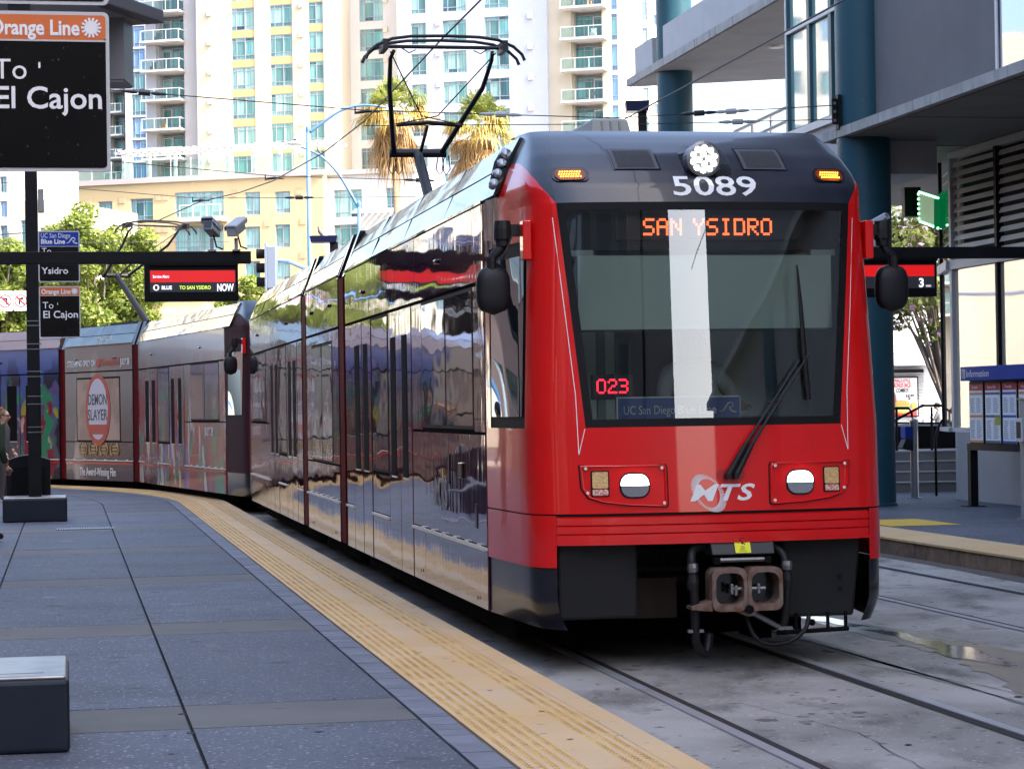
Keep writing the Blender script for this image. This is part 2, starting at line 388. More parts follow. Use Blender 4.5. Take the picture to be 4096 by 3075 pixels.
tag(crack([(1.0, .2), (1.35, -1.2), (1.5, -2.6), (1.95, -4.2), (2.1, -6)]).build('concrete_crack', M_groove), 'thin crack in the concrete right of the bright rail', 'crack')
tag(crack([(-.35, -1.6), (-.1, -3.0), (-.2, -4.4), (.15, -6)], .004).build('concrete_crack', M_groove), 'hairline crack in the concrete between the rails before the tram', 'crack')
# ================================================================ trams
M_red = mat('tram_red', (.72, .008, .008), .3, coat=.8, spec=.25, noise=(3, .3, .7), col2=(.66, .008, .009), streak=((5, 5, .9), (.50, .012, .012), .62, .85), speck=(160, (.35, .02, .02), .994), bump=(1.2, .012, .02))
M_cap = mat('tram_dark_navy', (.007, .010, .021), .28, coat=.35, noise=(2, .4, .8), col2=(.03, .036, .055), bump=(1.5, .02, .02))
M_black = mat('black_rubber', (.005, .005, .006), .6, spec=.2)
M_blackgl = mat('black_gloss', (.008, .009, .012), .12, spec=.6)
M_under = mat('underframe_black', (.005, .005, .006), .95, spec=.05, noise=(4, .3, .7), col2=(.013, .012, .012))
M_skirtgrey = mat('apron_grey', (.011, .0115, .013), .55, spec=.25, noise=(3, .3, .7), col2=(.018, .0175, .0175))
M_chrome = mat('bright_trim', (.85, .80, .70), .35, .2)
M_silver = mat('fairing_silver', (.15, .157, .15), .06, 1, noise=(2, .3, .7), col2=(.10, .104, .096), bump=[((.9, .5, 2.5), .45, .06), (5, .05, .012)])
M_maroon = mat('wrap_maroon', (.11, .012, .026), .06, noise=(.35, .3, .7), col2=(.085, .018, .055), coat=1.0, spec=.6, bump=[((1.0, .5, 2.2), .20, .05), ((1, 9, .8), .06, .02)])
M_maroon.node_tree.nodes['Principled BSDF'].inputs['IOR'].default_value = 1.5
M_wgl = mat('wrapped_window', (.025, .012, .016), .03, coat=1.0, spec=.6, bump=[((.8, .7, 1.8), .14, .05)])
M_wgl.node_tree.nodes['Principled BSDF'].inputs['IOR'].default_value = 1.6
M_white = mat('white_vinyl', (.82, .82, .82), .45)
M_rust = mat('rusty_coupler', (.12, .045, .022), .6, .2, noise=(11, .35, .65), col2=(.22, .165, .135), bump=(25, .4, .01))
M_hose = mat('hose_black', (.010, .010, .011), .5, spec=.3)
M_greysteel = mat('grey_steel', (.22, .22, .23), .35, .8)
M_blind = mat('roller_blind', (.70, .86, .78), .8)
M_cab = mat('cab_interior', (.74, .84, .76), .7, noise=(1.5, .3, .7), col2=(.62, .72, .66))
M_cabdark = mat('cab_dark', (.02, .026, .026), .7)
M_ws = glass('windshield_glass', (.93, .98, .95), 2.25, 0, (1.6, .02, .02))
M_slit = mat('door_slit_black', (.006, .006, .007), .8, spec=.1)  # black glass, made matte to stand for the shaded recess and dark interior
M_val = mat('valance_black', (.009, .011, .018), .25, coat=.35)
M_sidegl = glass('cab_side_glass', (.07, .09, .11), 1.42, 0, (1.2, .03, .02), (.42, .5, .6))
M_led = mat('led_orange', (.5, .1, .03), .5, emis=((1, .10, .025), 1.1))
M_ledred = mat('led_red', (.5, .02, .03), .5, emis=((1, .015, .04), 1.0))
M_amber = mat('amber_lamp', (.6, .25, .02), .4, emis=((1, .36, .03), 1.7))
M_lamp = mat('headlamp_lit', (.9, .9, .9), .2, emis=((1, .97, .93), 2.2))
M_lens = mat('headlamp_lens', (.45, .46, .48), .08, .6)
M_amberoff = mat('amber_reflector', (.75, .50, .22), .35, noise=(90, .48, .52), col2=(.55, .34, .14))
M_mesh = mat('grille_mesh', (.008, .008, .010), .6, noise=(130, .45, .55), col2=(.03, .03, .034))
M_blue = mat('line_sign_blue', (.02, .09, .36), .45)
M_pale = mat('pale_lettering', (.66, .78, .78), .5)

CT = [(0, 0), (.3, .006), (.6, .025), (.9, .065), (1.05, .10), (1.14, .145), (1.205, .21), (1.25, .30), (1.272, .44), (1.284, .62), (1.304, 1.0), (1.325, 1.55)]
def catmull(P, n=8):
    out = []
    for i in range(len(P) - 1):
        p0, p1, p2, p3 = P[max(i - 1, 0)], P[i], P[i + 1], P[min(i + 2, len(P) - 1)]
        if i == 0: p0 = (-P[1][0], P[1][1])
        for q in range(n):
            t = q / n; out.append(tuple(.5 * ((2 * p1[k]) + (-p0[k] + p2[k]) * t + (2 * p0[k] - 5 * p1[k] + 4 * p2[k] - p3[k]) * t * t + (-p0[k] + 3 * p1[k] - 3 * p2[k] + p3[k]) * t ** 3) for k in (0, 1)))
    out.append(P[-1]); return np.array(out)
CP = catmull(CT); CA = np.concatenate([[0], np.cumsum(np.hypot(*np.diff(CP, axis=0).T))]); CA /= CA[-1]
RAKE = ([.0, 1.1, 1.68, 3.22, 3.34, 3.46, 3.58, 3.68, 3.75, 3.80], [.0, .0, .035, .15, .20, .31, .47, .66, .81, .95])
KW = ([.0, .30, .40, .48, 1.7, 3.22, 3.5, 3.8], [.93, .93, .975, 1, 1, .935, .97, 1]); WB = ([.0, 3.345, 3.55, 3.74, 3.81], [1.325, 1.325, 1.24, 1.15, 1.12])
def nose(a, z, off=0.0):
    """point of the cab shell: a = -1..1 round the plan outline, z = height"""
    aa = abs(a); w0 = float(np.interp(aa, CA, CP[:, 0])); s0 = float(np.interp(aa, CA, CP[:, 1])); fade = 1 - s0 / 1.55
    w = w0 * (1 - (1 - np.interp(z, *KW)) * fade) * np.interp(z, *WB) / 1.325; s = s0 + np.interp(z, *RAKE) * fade
    return ((w + off * min(1, s0 * 2.2)) * (1 if a >= 0 else -1), s - off * fade, z)
_AT = np.linspace(0, 1, 200); _FD = 1 - CP[:, 1] / 1.55; _MONO = int(np.argmax(CP[:, 0] > 1.3249))
def a_of_w(w, z):
    ws = CP[:, 0] * (1 - (1 - np.interp(z, *KW)) * _FD) * np.interp(z, *WB) / 1.325; n = max(3, int(np.argmax(ws)))
    return float(np.interp(abs(w), ws[:n + 1], CA[:n + 1])) * (1 if w >= 0 else -1)
def a_of_s(s_, z=1.5): 
    ss = np.array([nose(a, z)[1] for a in _AT]); return float(np.interp(s_, ss, _AT))
def S_at(w, z, off=.004): return nose(a_of_w(w, z), z, off)
def patch(name, m, parent, aL, aR, zb, zt, nu=24, nv=10, off=0.0, M=None):
    mb = MB(M); rows = []
    for j in range(nv + 1):
        row = []
        for i in range(nu + 1):
            u, v = i / nu, j / nv
            zl, zh = (zb(u) if callable(zb) else zb), (zt(u) if callable(zt) else zt); z = zl + (zh - zl) * v
            l = aL(z) if callable(aL) else aL; r = aR(z) if callable(aR) else aR
            row.append(nose(l + (r - l) * u, z, off))
        rows.append(row)
    mb.grid(rows); return mb.build(name, m, parent, smooth=True)
def wrap_text(o, off=.006):           # lay a flat lettering mesh (x = lateral, y = height) on the cab shell
    for v in o.data.vertices: p = S_at(v.co.x, v.co.y, off + v.co.z); v.co = p
    o.data.update()
def wsW(z): return .905 + (1.05 - .905) * (z - 1.68) / (3.22 - 1.68)

def build_nose(root, M=None, red=None):
    """shell of one cab end"""
    P = lambda *a, **k: patch(*a, M=M, **k)
    M_red = red or MATS['tram_red']
    aS = 1.0; aWin0, aWin1 = a_of_s(.40), a_of_s(1.40); aCap = a_of_s(1.12)
    ed = {}
    def aw(z): 
        k = round(z, 3)
        if k not in ed: ed[k] = a_of_w(wsW(z), z)
        return ed[k]
    def ag(z):
        k = ('g', round(z, 3))
        if k not in ed: ed[k] = a_of_w(wsW(z) - .055, z)
        return ed[k]
    P('cab_mask', M_red, root, -aS, aS, 1.098, 1.68, nu=90, nv=8)
    for sg in (-1, 1):
        l = (lambda z: -aw(z)) if sg < 0 else aw
        P('windscreen_pillar', M_red, root, -aWin0 if sg < 0 else l, l if sg < 0 else aWin0, 1.68, 3.22, nu=18, nv=26)
        P('door_post', red or M_maroon, root, sg * aWin1, sg * aS, 1.68, 3.345, nu=4, nv=20)
        P('window_header', M_red, root, sg * aWin0, sg * aCap, 2.98, 3.22, nu=10, nv=5); P('window_header', red or M_maroon, root, sg * aCap, sg * aWin1, 2.98, 3.345, nu=4, nv=5)
        # red crown that curls over the pillar; its top edge is where the dark roof cap starts
        a0 = aw(3.22); top = lambda u: float(np.interp(u, (0, .06, .14, .25, .38, .55, .75, 1), (3.2205, 3.31, 3.40, 3.47, 3.52, 3.56, 3.57, 3.54)))
        mb = MB(M); rows = []
        for j in range(7):
            row = []
            for i in range(31):
                u = i / 30; a = a0 + (aCap - a0) * u; z = 3.22 + (top(u) - 3.22) * j / 6; row.append(nose(sg * a, z))
            rows.append(row)
        mb.grid(rows).build('pillar_crown', M_red, root, smooth=True)
        mb = MB(M); rows = []
        for j in range(21):
            row = []
            for i in range(31):
                u = i / 30; a = a0 + (aCap - a0) * u; zb = top(u); row.append(nose(sg * a, zb + (3.80 - zb) * j / 20))
            rows.append(row)
        mb.grid(rows).build('roof_cap_corner', M_cap, root, smooth=True)
        # cab side window
        P('side_window_frame', M_black, root, sg * aWin0, sg * aWin1, 1.68, 2.98, nu=14, nv=10, off=-.006)
        P('side_window', M_sidegl, root, sg * (aWin0 + .02), sg * (aWin1 - .02), 1.76, 2.88, nu=14, nv=10, off=.004)
        # corner pieces below the seam, then the black valance
        aC = a_of_w(1.112, .9)
        P('corner_panel', M_red, root, sg * aC, sg * aS, .735, 1.088, nu=30, nv=5)
        P('valance', M_val, root, sg * aC, sg * aS, lambda u: .31 + .02 * u, .732, nu=30, nv=8, off=-.012)
    for sg in (0,):
        P('roof_cap', M_cap, root, lambda z: -aw(3.22), lambda z: aw(3.22), 3.22, 3.80, nu=50, nv=24)
    # windscreen frame and glass
    for sg in (-1, 1):
        P('windscreen_frame', M_black, root, (lambda z: -aw(z)) if sg < 0 else ag, (lambda z: -ag(z)) if sg < 0 else aw, 1.68, 3.22, nu=4, nv=24)
    P('windscreen_frame', M_black, root, lambda z: -ag(z), ag, 1.68, 1.735, nu=30, nv=2)
    P('windscreen_frame', M_black, root, lambda z: -ag(z), ag, 3.165, 3.22, nu=30, nv=2)
    P('windscreen', M_ws, root, lambda z: -ag(z), ag, 1.735, 3.165, nu=40, nv=24, off=-.004)
    # roof lid behind the front edge
    mb = MB(M); a = np.linspace(-1, 1, 41); mb.poly([nose(t, 3.80) for t in a]); mb.build('roof_lid', M_cap, root)
    # shadow gap + bumper
    P('seam', M_black, root, -aS, aS, 1.08, 1.10, nu=60, nv=1, off=-.012)
    aC = a_of_w(1.11, .9)
    P('bumper_back', M_black, root, -aC, aC, .9, 1.085, nu=40, nv=2, off=-.02)
    for i in range(3):
        z = .905 + i * .058; P('bumper_rib', M_red, root, -aC, aC, z, z + .046, nu=40, nv=2, off=-.004)
        mbr = MB(M); rr = [[nose(-aC + 2 * aC * q / 40, z + .046, -.004) for q in range(41)], [nose(-aC + 2 * aC * q / 40, z + .058, -.02) for q in range(41)]]; mbr.grid(rr).build('bumper_rib', M_red, root, smooth=True)
    P('bumper_rail', M_red, root, -aC, aC, .885, .905, nu=40, nv=1, off=.002)

def body_section(root, y0, y1, M, panels, mats, name='body', far_side=True):
    """one car body between y0 and y1: dark core, then wrapped panels, fairings, trim on the near side"""
    mw, mg, mf = mats; W = 1.325
    prof = [(-1.318, .36), (-1.318, 3.34), (-1.232, 3.545), (-1.12, 3.735), (1.12, 3.735), (1.232, 3.545), (1.318, 3.34), (1.318, .36)]
    MB(M).prism(prof, 'y', y0, y1).build(name + '_shell', M_under, root)
    def panel(nm, m, s0, s1, z0, z1, x=-1.330, g=.006, par=root):
        t = random.uniform(-.0016, .0016); t2 = random.uniform(-.001, .001)
        mb = MB(M); a, b, c, d = s0 + g, s1 - g, z0 + g, z1 - g
        mb.hexa([(x - t - t2, a, c), (x + .012, a, c), (x + .012, b, c), (x + t - t2, b, c), (x - t + t2, a, d), (x + .012, a, d), (x + .012, b, d), (x + t + t2, b, d)]); return mb.build(nm, m, par)
    for p in panels:
        k, s0, s1, z0, z1 = p[:5]
        if k == 'P': panel('side_panel', p[5] if len(p) > 5 else mw, s0, s1, z0, z1)
        elif k == 'W':
            f = panel('window', M_black, s0, s1, z0, z1, -1.331, .003); panel('window_pane', mg, s0 + .03, s1 - .03, z0 + .03, z1 - .03, -1.334, 0, f)
        elif k == 'D':
            d = panel('door_leaf', mw, s0, s1, z0, z1, -1.333, .006)
            sl = p[5]; panel('door_window', M_slit if len(p) < 7 else p[6], sl[0], sl[1], 1.20, 2.50, -1.336, 0, d)
            panel('door_sill', M_chrome, sl[0], sl[1], 1.185, 1.20, -1.338, 0, d)
        elif k == 'T':
            mb = MB(M); mb.box(-1.352, -1.325, s0, s1, .772, .795); st = s0 + .25
            while st < s1 - .1 and s1 - s0 > 2: mb.box(-1.356, -1.33, st, st + .05, .795, .812); st += .55
            mb.build('step_trim', M_chrome, root)
    # roof fairings
    yf = y0 - .44 if y0 < 2 else y0; n = max(1, round((y1 - yf) / 2.2)); dl = (y1 - yf) / n
    for q in range(n):
        a, b = yf + q * dl + .006, yf + (q + 1) * dl - .006; j = random.uniform(-.006, .006)
        MB(M).hexa([(-1.33, a, 3.352), (-1.30, a, 3.352), (-1.30, b, 3.352), (-1.33, b, 3.352), (-1.243 + j, a, 3.552), (-1.21, a, 3.54), (-1.21, b, 3.54), (-1.243 - j, b, 3.552)]).build('roof_fairing', mf, root)
        MB(M).hexa([(-1.24, a, 3.565), (-1.21, a, 3.555), (-1.21, b, 3.555), (-1.24, b, 3.565), (-1.125 + j, a, 3.77), (-1.09, a, 3.76), (-1.09, b, 3.76), (-1.125 - j, b, 3.77)]).build('roof_fairing', mf, root)
    MB(M).box(-1.345, -1.32, y0 + .01, y1 - .01, 3.333, 3.351).build('gutter', mf, root)
    MB(M).prism([(-1.05, 3.735), (1.05, 3.735), (1.05, 3.79), (-1.05, 3.79)], 'y', y0 - .4 if y0 < 2 else y0, y1).build('roof_deck', M_under, root)
    # marker lamps up on the side
    for f in (.25, .82):
        y = y0 + (y1 - y0) * f; MB(M).box(-1.355, -1.33, y - .07, y + .07, 3.02, 3.06).build('marker_lamp', M_blackgl, root, bevel=.012)
    MB(M).box(-1.1, 1.1, y0 + .1, y1 - .1, .11, .36).build('underframe', M_under, root)  # solid and deep so that no daylight passes beneath the car

def lay_A(f=1, L=25.17):
    """panel list of an end car; f=-1 mirrors it for the far end car"""
    q = [('P', 1.56, 4.55, .33, .77), ('P', 4.55, 5.22, .33, .77), ('P', 1.56, 5.22, .80, 1.63), ('P', 1.56, 2.04, 1.64, 2.745), ('W', 2.05, 3.33, 1.66, 2.745), ('W', 3.33, 4.62, 1.66, 2.745), ('P', 4.63, 5.22, 1.64, 2.745), ('T', 1.57, 5.2, 0, 0),
         ('D', 5.25, 5.97, .33, 2.745, (5.5, 5.82)), ('D', 5.99, 6.71, .33, 2.745, (6.24, 6.56)), ('P', 6.74, 7.98, .33, .77), ('P', 6.74, 7.98, .80, 1.19), ('W', 6.78, 7.95, 1.21, 2.745), ('T', 6.76, 7.96, 0, 0),
         ('D', 8.01, 8.73, .33, 2.745, (8.26, 8.62)), ('D', 8.75, 9.47, .33, 2.745, (8.96, 9.34)), ('P', 9.5, 10.16, .33, .77), ('P', 9.5, 10.16, .80, 2.745), ('T', 9.52, 10.15, 0, 0), ('P', 1.56, 5.0, 2.765, 3.335), ('P', 5.0, 10.16, 2.765, 3.335)]
    if f > 0: return q
    out = []
    for p in q:
        r = [p[0], L - p[2], L - p[1], p[3], p[4]]
        if p[0] == 'D': r.append((L - p[5][1], L - p[5][0]))
        out.append(tuple(r))
    return out
LAY_C = [('P', 10.86, 14.37, .33, .77), ('T', 10.87, 14.36, 0, 0), ('P', 10.86, 14.37, .80, 1.19), ('P', 10.86, 11.46, 1.20, 2.745), ('W', 11.48, 12.6, 1.20, 2.62), ('W', 12.61, 13.74, 1.20, 2.62), ('P', 13.76, 14.37, 1.20, 2.745), ('P', 11.47, 13.75, 2.625, 2.745), ('P', 10.86, 14.37, 2.765, 3.335)]
def articulation(root, y0, y1, M):
    a = y0 + .01; b = y1 - .01
    MB(M).prism([(-1.24, .4), (-1.24, 3.3), (-1.1, 3.62), (1.1, 3.62), (1.24, 3.3), (1.24, .4)], 'y', a, b).build('bellows_core', M_black, root)
    n = 6
    for q in range(n):
        y = a + (b - a) * (q + .5) / n; MB(M).prism([(-1.285, .38), (-1.285, 3.32), (-1.15, 3.68), (1.15, 3.68), (1.285, 3.32), (1.285, .38)], 'y', y - .025, y + .025).build('bellows_fold', M_black, root)
    MB(M).box(-1.322, -1.29, b - .42, b - .02, .34, 3.3).build('portal_trim', mat('portal_red', (.10, .003, .005), .6, spec=.05), root)
    MB(M).prism([(-1.34, 3.30), (-1.15, 3.80), (-1.05, 3.80), (-1.2, 3.30)], 'y', y0 - .04, y0 + .12).build('portal_cap', M_blackgl, root)
    MB(M).prism([(-1.34, 3.30), (-1.15, 3.80), (-1.05, 3.80), (-1.2, 3.30)], 'y', y1 - .12, y1 + .04).build('portal_cap', M_blackgl, root)

def bogie(root, y, M):
    for sg in (-1, 1):
        for dy in (-.9, .9): MB(M).lathe([(.1, -.06), (.31, -.06), (.33, -.03), (.30, .05), (.1, .06)], (sg * .73, y + dy, .31), 20, 'x').build('wheel', M_greysteel, root, smooth=False)
        MB(M).box(sg * .95 - .08, sg * .95 + .08, y - 1.3, y + 1.3, .25, .55).build('bogie_frame', M_under, root)

def mirror_arm(root, sg, M):
    """wing mirror hung from a bent arm at the cab corner"""
    x = sg * 1.26; y = .50; z = 3.06
    MB(M).box(x - .025 * sg - .03, x - .025 * sg + .03, y - .14, y - .02, z - .22, z + .05).build('mirror_bracket', M_red, root, bevel=.008)
    h = MB(M).lathe([(.01, .09), (.055, .085), (.062, .03), (.062, -.04), (.05, -.055), (.05, -.09)], (x + sg * .12, y, z - .03), 14).build('mirror_hinge', M_hose, root)
    MB(M).box(min(x, x + sg * .1), max(x, x + sg * .1), y - .03, y + .03, z - .05, z + .03).build('mirror_bracket_arm', M_hose, root)
    pts = [(x + sg * .12, y, z - .1), (x + sg * .15, y, z - .15), (x + sg * .19, y, z - .19), (x + sg * .20, y, z - .22), (x + sg * .20, y, z - .27)]
    MB(M).tube(pts, [.035, .034, .030, .026, .024], 10).build('mirror_arm', M_hose, root, smooth=True)
    MB(M).lathe([(.034, -.06), (.036, 0), (.034, .03)], (x + sg * .20, y, z - .225), 10).build('mirror_clamp', M_hose, root)
    # housing: rounded shell
    cx, cz = x + sg * .19, z - .42; rows = []
    for j in range(13):
        v = -1 + 2 * j / 12; wz = (1 - abs(v) ** 3.2) ** .42; row = []
        for i in range(20):
            a = 2 * pi * i / 20; ca, sa = cos(a), sin(a)
            ex = abs(ca) ** .55 * (1 if ca > 0 else -1); ey = abs(sa) ** .7 * (1 if sa > 0 else -1)
            row.append((cx + ex * .12 * max(wz, .05), y + .02 + ey * .07 * max(wz, .05), cz + v * .172))
        rows.append(row)
    mb = MB(M).grid(rows, closed=True); mb.poly(rows[0][::-1]); mb.poly(rows[-1])
    mb.build('mirror_housing', mat('mirror_plastic', (.009, .0095, .012), .45, spec=.3, bump=(80, .08, .004)), root, smooth=True)
    MB(M).tube([(x + sg * .06, y - .06, z - .03), (x + sg * .12, y - .09, z - .18), (x + sg * .15, y - .05, z - .25)], .006, 6).build('mirror_cable', M_hose, root)

def pantograph(root, sb, M):
    """single-arm current collector; sb = s of the collector head"""
    K = Vector((0, sb + 2.1, 5.02)); H = 6.02
    m = mat('pantograph_black', (.012, .012, .014), .5)
    MB(M).tube([(0, sb + .5, 3.86), K], [.075, .065], 10).build('lower_arm', m, root)
    MB(M).tube([(.10, sb + .9, 3.9), (.06, sb + 1.9, 4.72)], .028, 8).build('guide_rod', m, root)
    MB(M).tube([(-.36, K.y, K.z), (.36, K.y, K.z)], .055, 10).build('knee', m, root)
    for sg in (-1, 1):
        MB(M).tube([(sg * .30, K.y, K.z), (sg * .56, sb + .55, 5.63), (sg * .60, sb + .15, 5.90), (sg * .58, sb, H - .05)], [.036, .03, .024, .022], 8).build('upper_arm', m, root)
        MB(M).tube([(sg * .62, sb, H - .06), (sg * .10, sb + 1.1, 5.36), (-sg * .40, sb + 1.28, 5.28)], .008, 5).build('brace_wire', m, root)
        for q in range(2):
            x = sg * (.26 + q * .08); MB(M).tube([(x, K.y, K.z - .03), (x - .03, K.y, K.z - .2), (x + .02, K.y, K.z - .27), (x + .07, K.y, K.z - .2), (x + .05, K.y, K.z - .03)], .008, 5).build('shunt_cable', m, root)
        MB(M).cbox((sg * .70, sb, H + .0), .06, .4, .12).build('head_spring', m, root)
        MB(M).tube([(sg * .52, sb - .1, H - .02), (sg * .42, sb - .12, H - .09), (sg * .34, sb - .1, H - .05)], .008, 5).build('shunt_cable', m, root)
    MB(M).tube([(-.38, sb + 1.28, 5.27), (0, sb + 1.25, 5.3), (.43, sb + 1.28, 5.27)], .026, 8).build('cross_tube', m, root)
    MB(M).tube([(0, sb + 1.3, 5.25), (.02, sb + 1.95, 5.03)], .022, 6).build('control_rod', m, root)
    MB(M).tube([(-.66, sb, H), (.66, sb, H)], .022, 8).build('head_tube', m, root)
    for dy in (-.17, .17):
        pts = [(-.93, -.17), (-.90, -.10), (-.80, -.01), (-.62, .065), (-.4, .095), (0, .105), (.4, .095), (.62, .065), (.80, -.01), (.90, -.10), (.93, -.17)]
        MB(M).tube([(a, sb + dy, H + .0 + b) for a, b in pts], .019, 8).build('collector_strip', m, root)
    MB(M).box(-.5, .5, sb + .1, sb + 1.4, 3.74, 3.88).build('pantograph_base', m, root)

def front_details(root, number, M=None, lit=True):
    # lamps in the face
    for sg in (-1, 1):
        h = empty('headlight', parent=root)
        def pw(w, z): return (sg * w, z)
        outer = [(.955, 1.425), (.375, 1.422), (.365, 1.40), (.362, 1.15), (.375, 1.137), (.62, 1.15), (.80, 1.172), (.90, 1.205), (.945, 1.27)]
        cxo, czo = .66, 1.29
        def ring(pts, k, off): return [S_at(sg * (cxo + (w - cxo) * k), czo + (z - czo) * k, off) for w, z in pts]
        mb = MB(M); R = [ring(outer, 1.0, .002), ring(outer, .985, .022), ring(outer, .955, .024), ring(outer, .93, -.004)]
        mb.grid([r for r in R], closed=True); mb.poly(R[-1]); mb.build('headlight_bezel', M_red, h, smooth=False, angle=.6)
        gb = MB(M); G = [ring(outer, 1.03, .003), ring(outer, .995, .003)]; gb.grid(G, closed=True).build('headlight_gap', M_black, h)
        for w, z in ((.915, 1.405), (.40, 1.402), (.39, 1.165), (.905, 1.24)):
            p = S_at(sg * w, z, .022); MB(M).lathe([(.011, -.006), (.011, .0), (.004, .003)], p, 8, 'y').build('screw', M_chrome, h)
        # lens: lit upper half, clear lower half
        def plate(nm, m, x, z, w, hh, r, off, split=None):
            pts = rrect(w, hh, r, 4, sg * x, z)
            if split == 'u': pts = [(a, max(b, z)) for a, b in pts]
            if split == 'd': pts = [(a, min(b, z - .004)) for a, b in pts]
            c = S_at(sg * x, z, off); mbp = MB(M); fr = [(a, S_at(a, b, off)[1], b) for a, b in pts]; bk = [(a, S_at(a, b, off - .02)[1], b) for a, b in pts]
            i = [mbp.vert(p) for p in fr]; j = [mbp.vert(p) for p in bk]; mbp.face(i); n = len(i)
            for k in range(n): mbp.face((i[k], j[k], j[(k + 1) % n], i[(k + 1) % n]))
            return mbp.build(nm, m, h)
        plate('lamp_housing', M_blackgl, .585, 1.284, .21, .172, .07, .006)
        plate('lamp_lit', M_lamp if lit else M_lens, .585, 1.285, .188, .152, .062, .016, 'u')
        plate('lamp_lens', M_lens, .585, 1.285, .188, .152, .062, .016, 'd')
        plate('indicator_housing', M_black, .82, 1.30, .125, .175, .012, .006)
        plate('indicator', M_amberoff, .82, 1.325, .105, .11, .008, .014)
        plate('reflector', mat('red_reflector', (.55, .16, .12), .3, noise=(80, .45, .55), col2=(.8, .55, .45)), .82, 1.242, .105, .042, .008, .014)
        # amber pod lamp in the cap
        pod = empty('marker_light', parent=root); z = 3.425
        def oval(k, off, m, nm, kk=1.0):
            pts = rrect(.255 * k, .105 * k * kk, .05 * k * kk, 6, sg * .93, z); mbp = MB(M); c = [S_at(a, b, off) for a, b in pts]; d = [S_at(a, b, off - .02) for a, b in pts]
            i = [mbp.vert(p) for p in c]; j = [mbp.vert(p) for p in d]; mbp.face(i)
            for q in range(len(i)): mbp.face((i[q], j[q], j[(q + 1) % len(i)], i[(q + 1) % len(i)]))
            return mbp.build(nm, m, pod)
        oval(1.0, .012, M_blackgl, 'pod_rim'); oval(.80, .018, mat('amber_lens', (.20, .035, .008), .15), 'lens')
        for r in range(3):
            for c in range(9):
                x = sg * .93 + (c - 4 - .5 * (r % 2)) * .0165 ; zz = z + (r - 1) * .018; p = S_at(x, zz, .024)
                MB(M).lathe([(.0058, 0), (.0058, -.003)], p, 6, 'y').build('led', M_amber, pod)
        # mesh grille in the cap
        g = empty('vent_grille', parent=root); gx = sg * .46
        def quad(x0, x1, z0, z1, off, m, nm, nn=6):
            mbp = MB(M); mbp.grid([[S_at(x0 + (x1 - x0) * q / nn, z0 + (z1 - z0) * r / nn, off) for q in range(nn + 1)] for r in range(nn + 1)]); return mbp.build(nm, m, g, smooth=True)
        quad(gx - .17, gx + .17, 3.455, 3.635, .004, M_blackgl, 'grille_recess'); quad(gx - .155, gx + .155, 3.462, 3.628, .010, mat('grille_frame_grey', (.06, .062, .068), .45), 'grille_frame'); quad(gx - .13, gx + .13, 3.475, 3.612, .014, M_mesh, 'grille_mesh')
    # round head lamp in the cap
    hl = empty('head_lamp', parent=root); z = 3.525; c = S_at(.0, z, 0); c = (c[0], S_at(0, z - .118, 0)[1] + .035, z)
    def ell(rx, rz, off, m, nm, cx=0, n=24, cz=z, pw_=2.0):
        pts = []
        for q in range(n):
            a = 2 * pi * q / n; ca, sa = cos(a), sin(a); e = 2 / pw_
            pts.append((cx + rx * abs(ca) ** e * (1 if ca > 0 else -1), cz + rz * abs(sa) ** e * (1 if sa > 0 else -1)))
        mbp = MB(M); f = [S_at(a, b, off) for a, b in pts]; i = [mbp.vert(p) for p in f]; mbp.face(i); return mbp.build(nm, m, hl)
    ell(.175, .125, .006, M_blackgl, 'lamp_recess', .045, 32, z, 4)
    MB(M).lathe([(.12, 0), (.125, -.02), (.105, -.028), (.105, -.01)], (c[0], c[1] - .03, z), 24, 'y').build('lamp_ring', M_greysteel, hl)
    MB(M).lathe([(.118, .12), (.118, 0)], (c[0], c[1] - .03, z), 24, 'y').build('lamp_barrel', M_greysteel, hl)
    for r, n in ((.078, 10), (.035, 4)):
        for q in range(n):
            a = 2 * pi * q / n + r * 3; MB(M).lathe([(.021, 0), (.019, -.008), (.006, -.012)], (c[0] + r * cos(a), c[1] - .042, z + r * sin(a)), 10, 'y').build('led', M_lamp if lit else M_lens, hl)
    # running number, operator lettering
    o = text(number, .205, M_white, root, (0, 0, 0), (0, 0, 0), width=.60, bold=.012)
    xs = [v.co.x for v in o.data.vertices]; ys = [v.co.y for v in o.data.vertices]
    for v in o.data.vertices: v.co.x += .06 - (max(xs) + min(xs)) / 2; v.co.y = 3.262 + (v.co.y - min(ys)) / (max(ys) - min(ys)) * .145
    wrap_text(o, .005)
    if M is not None: o.data.transform(M)

# ---------------------------------------------------------------- first tram (straight, in its own frame: x lateral, y back from the nose, z up)
tram = thing('tram', 'red-fronted light rail tram arriving at the platform with its headlights lit', 'tram', (TRAM.x, TRAM.y, 0), TH)
build_nose(tram)
front_details(tram, '5089')
MATS1 = (M_maroon, M_wgl, M_silver)
body_section(tram, 1.55, 10.18, None, lay_A(1), MATS1)
articulation(tram, 10.18, 10.84, None)
body_section(tram, 10.84, 14.39, None, LAY_C, MATS1)
articulation(tram, 14.39, 14.99, None)
body_section(tram, 14.99, 23.62, None, lay_A(-1), MATS1)
MR = Matrix.Translation((0, 25.17, 0)) @ Matrix.Rotation(pi, 4, 'Z')
for y in (3.6, 12.6, 21.6): bogie(tram, y, None)
# rear cab, plain
def tail(root, M):
    for nm, m, z0, z1 in (('tail_panel', M_red, .735, 3.345), ('tail_cap', M_cap, 3.345, 3.80), ('tail_valance', M_cap, .35, .735)): patch(nm, m, root, -1, 1, z0, z1, nu=40, nv=10, M=M)
tail(tram, MR)
pantograph(tram, 11.3, None)
mirror_arm(tram, -1, None); mirror_arm(tram, 1, None)
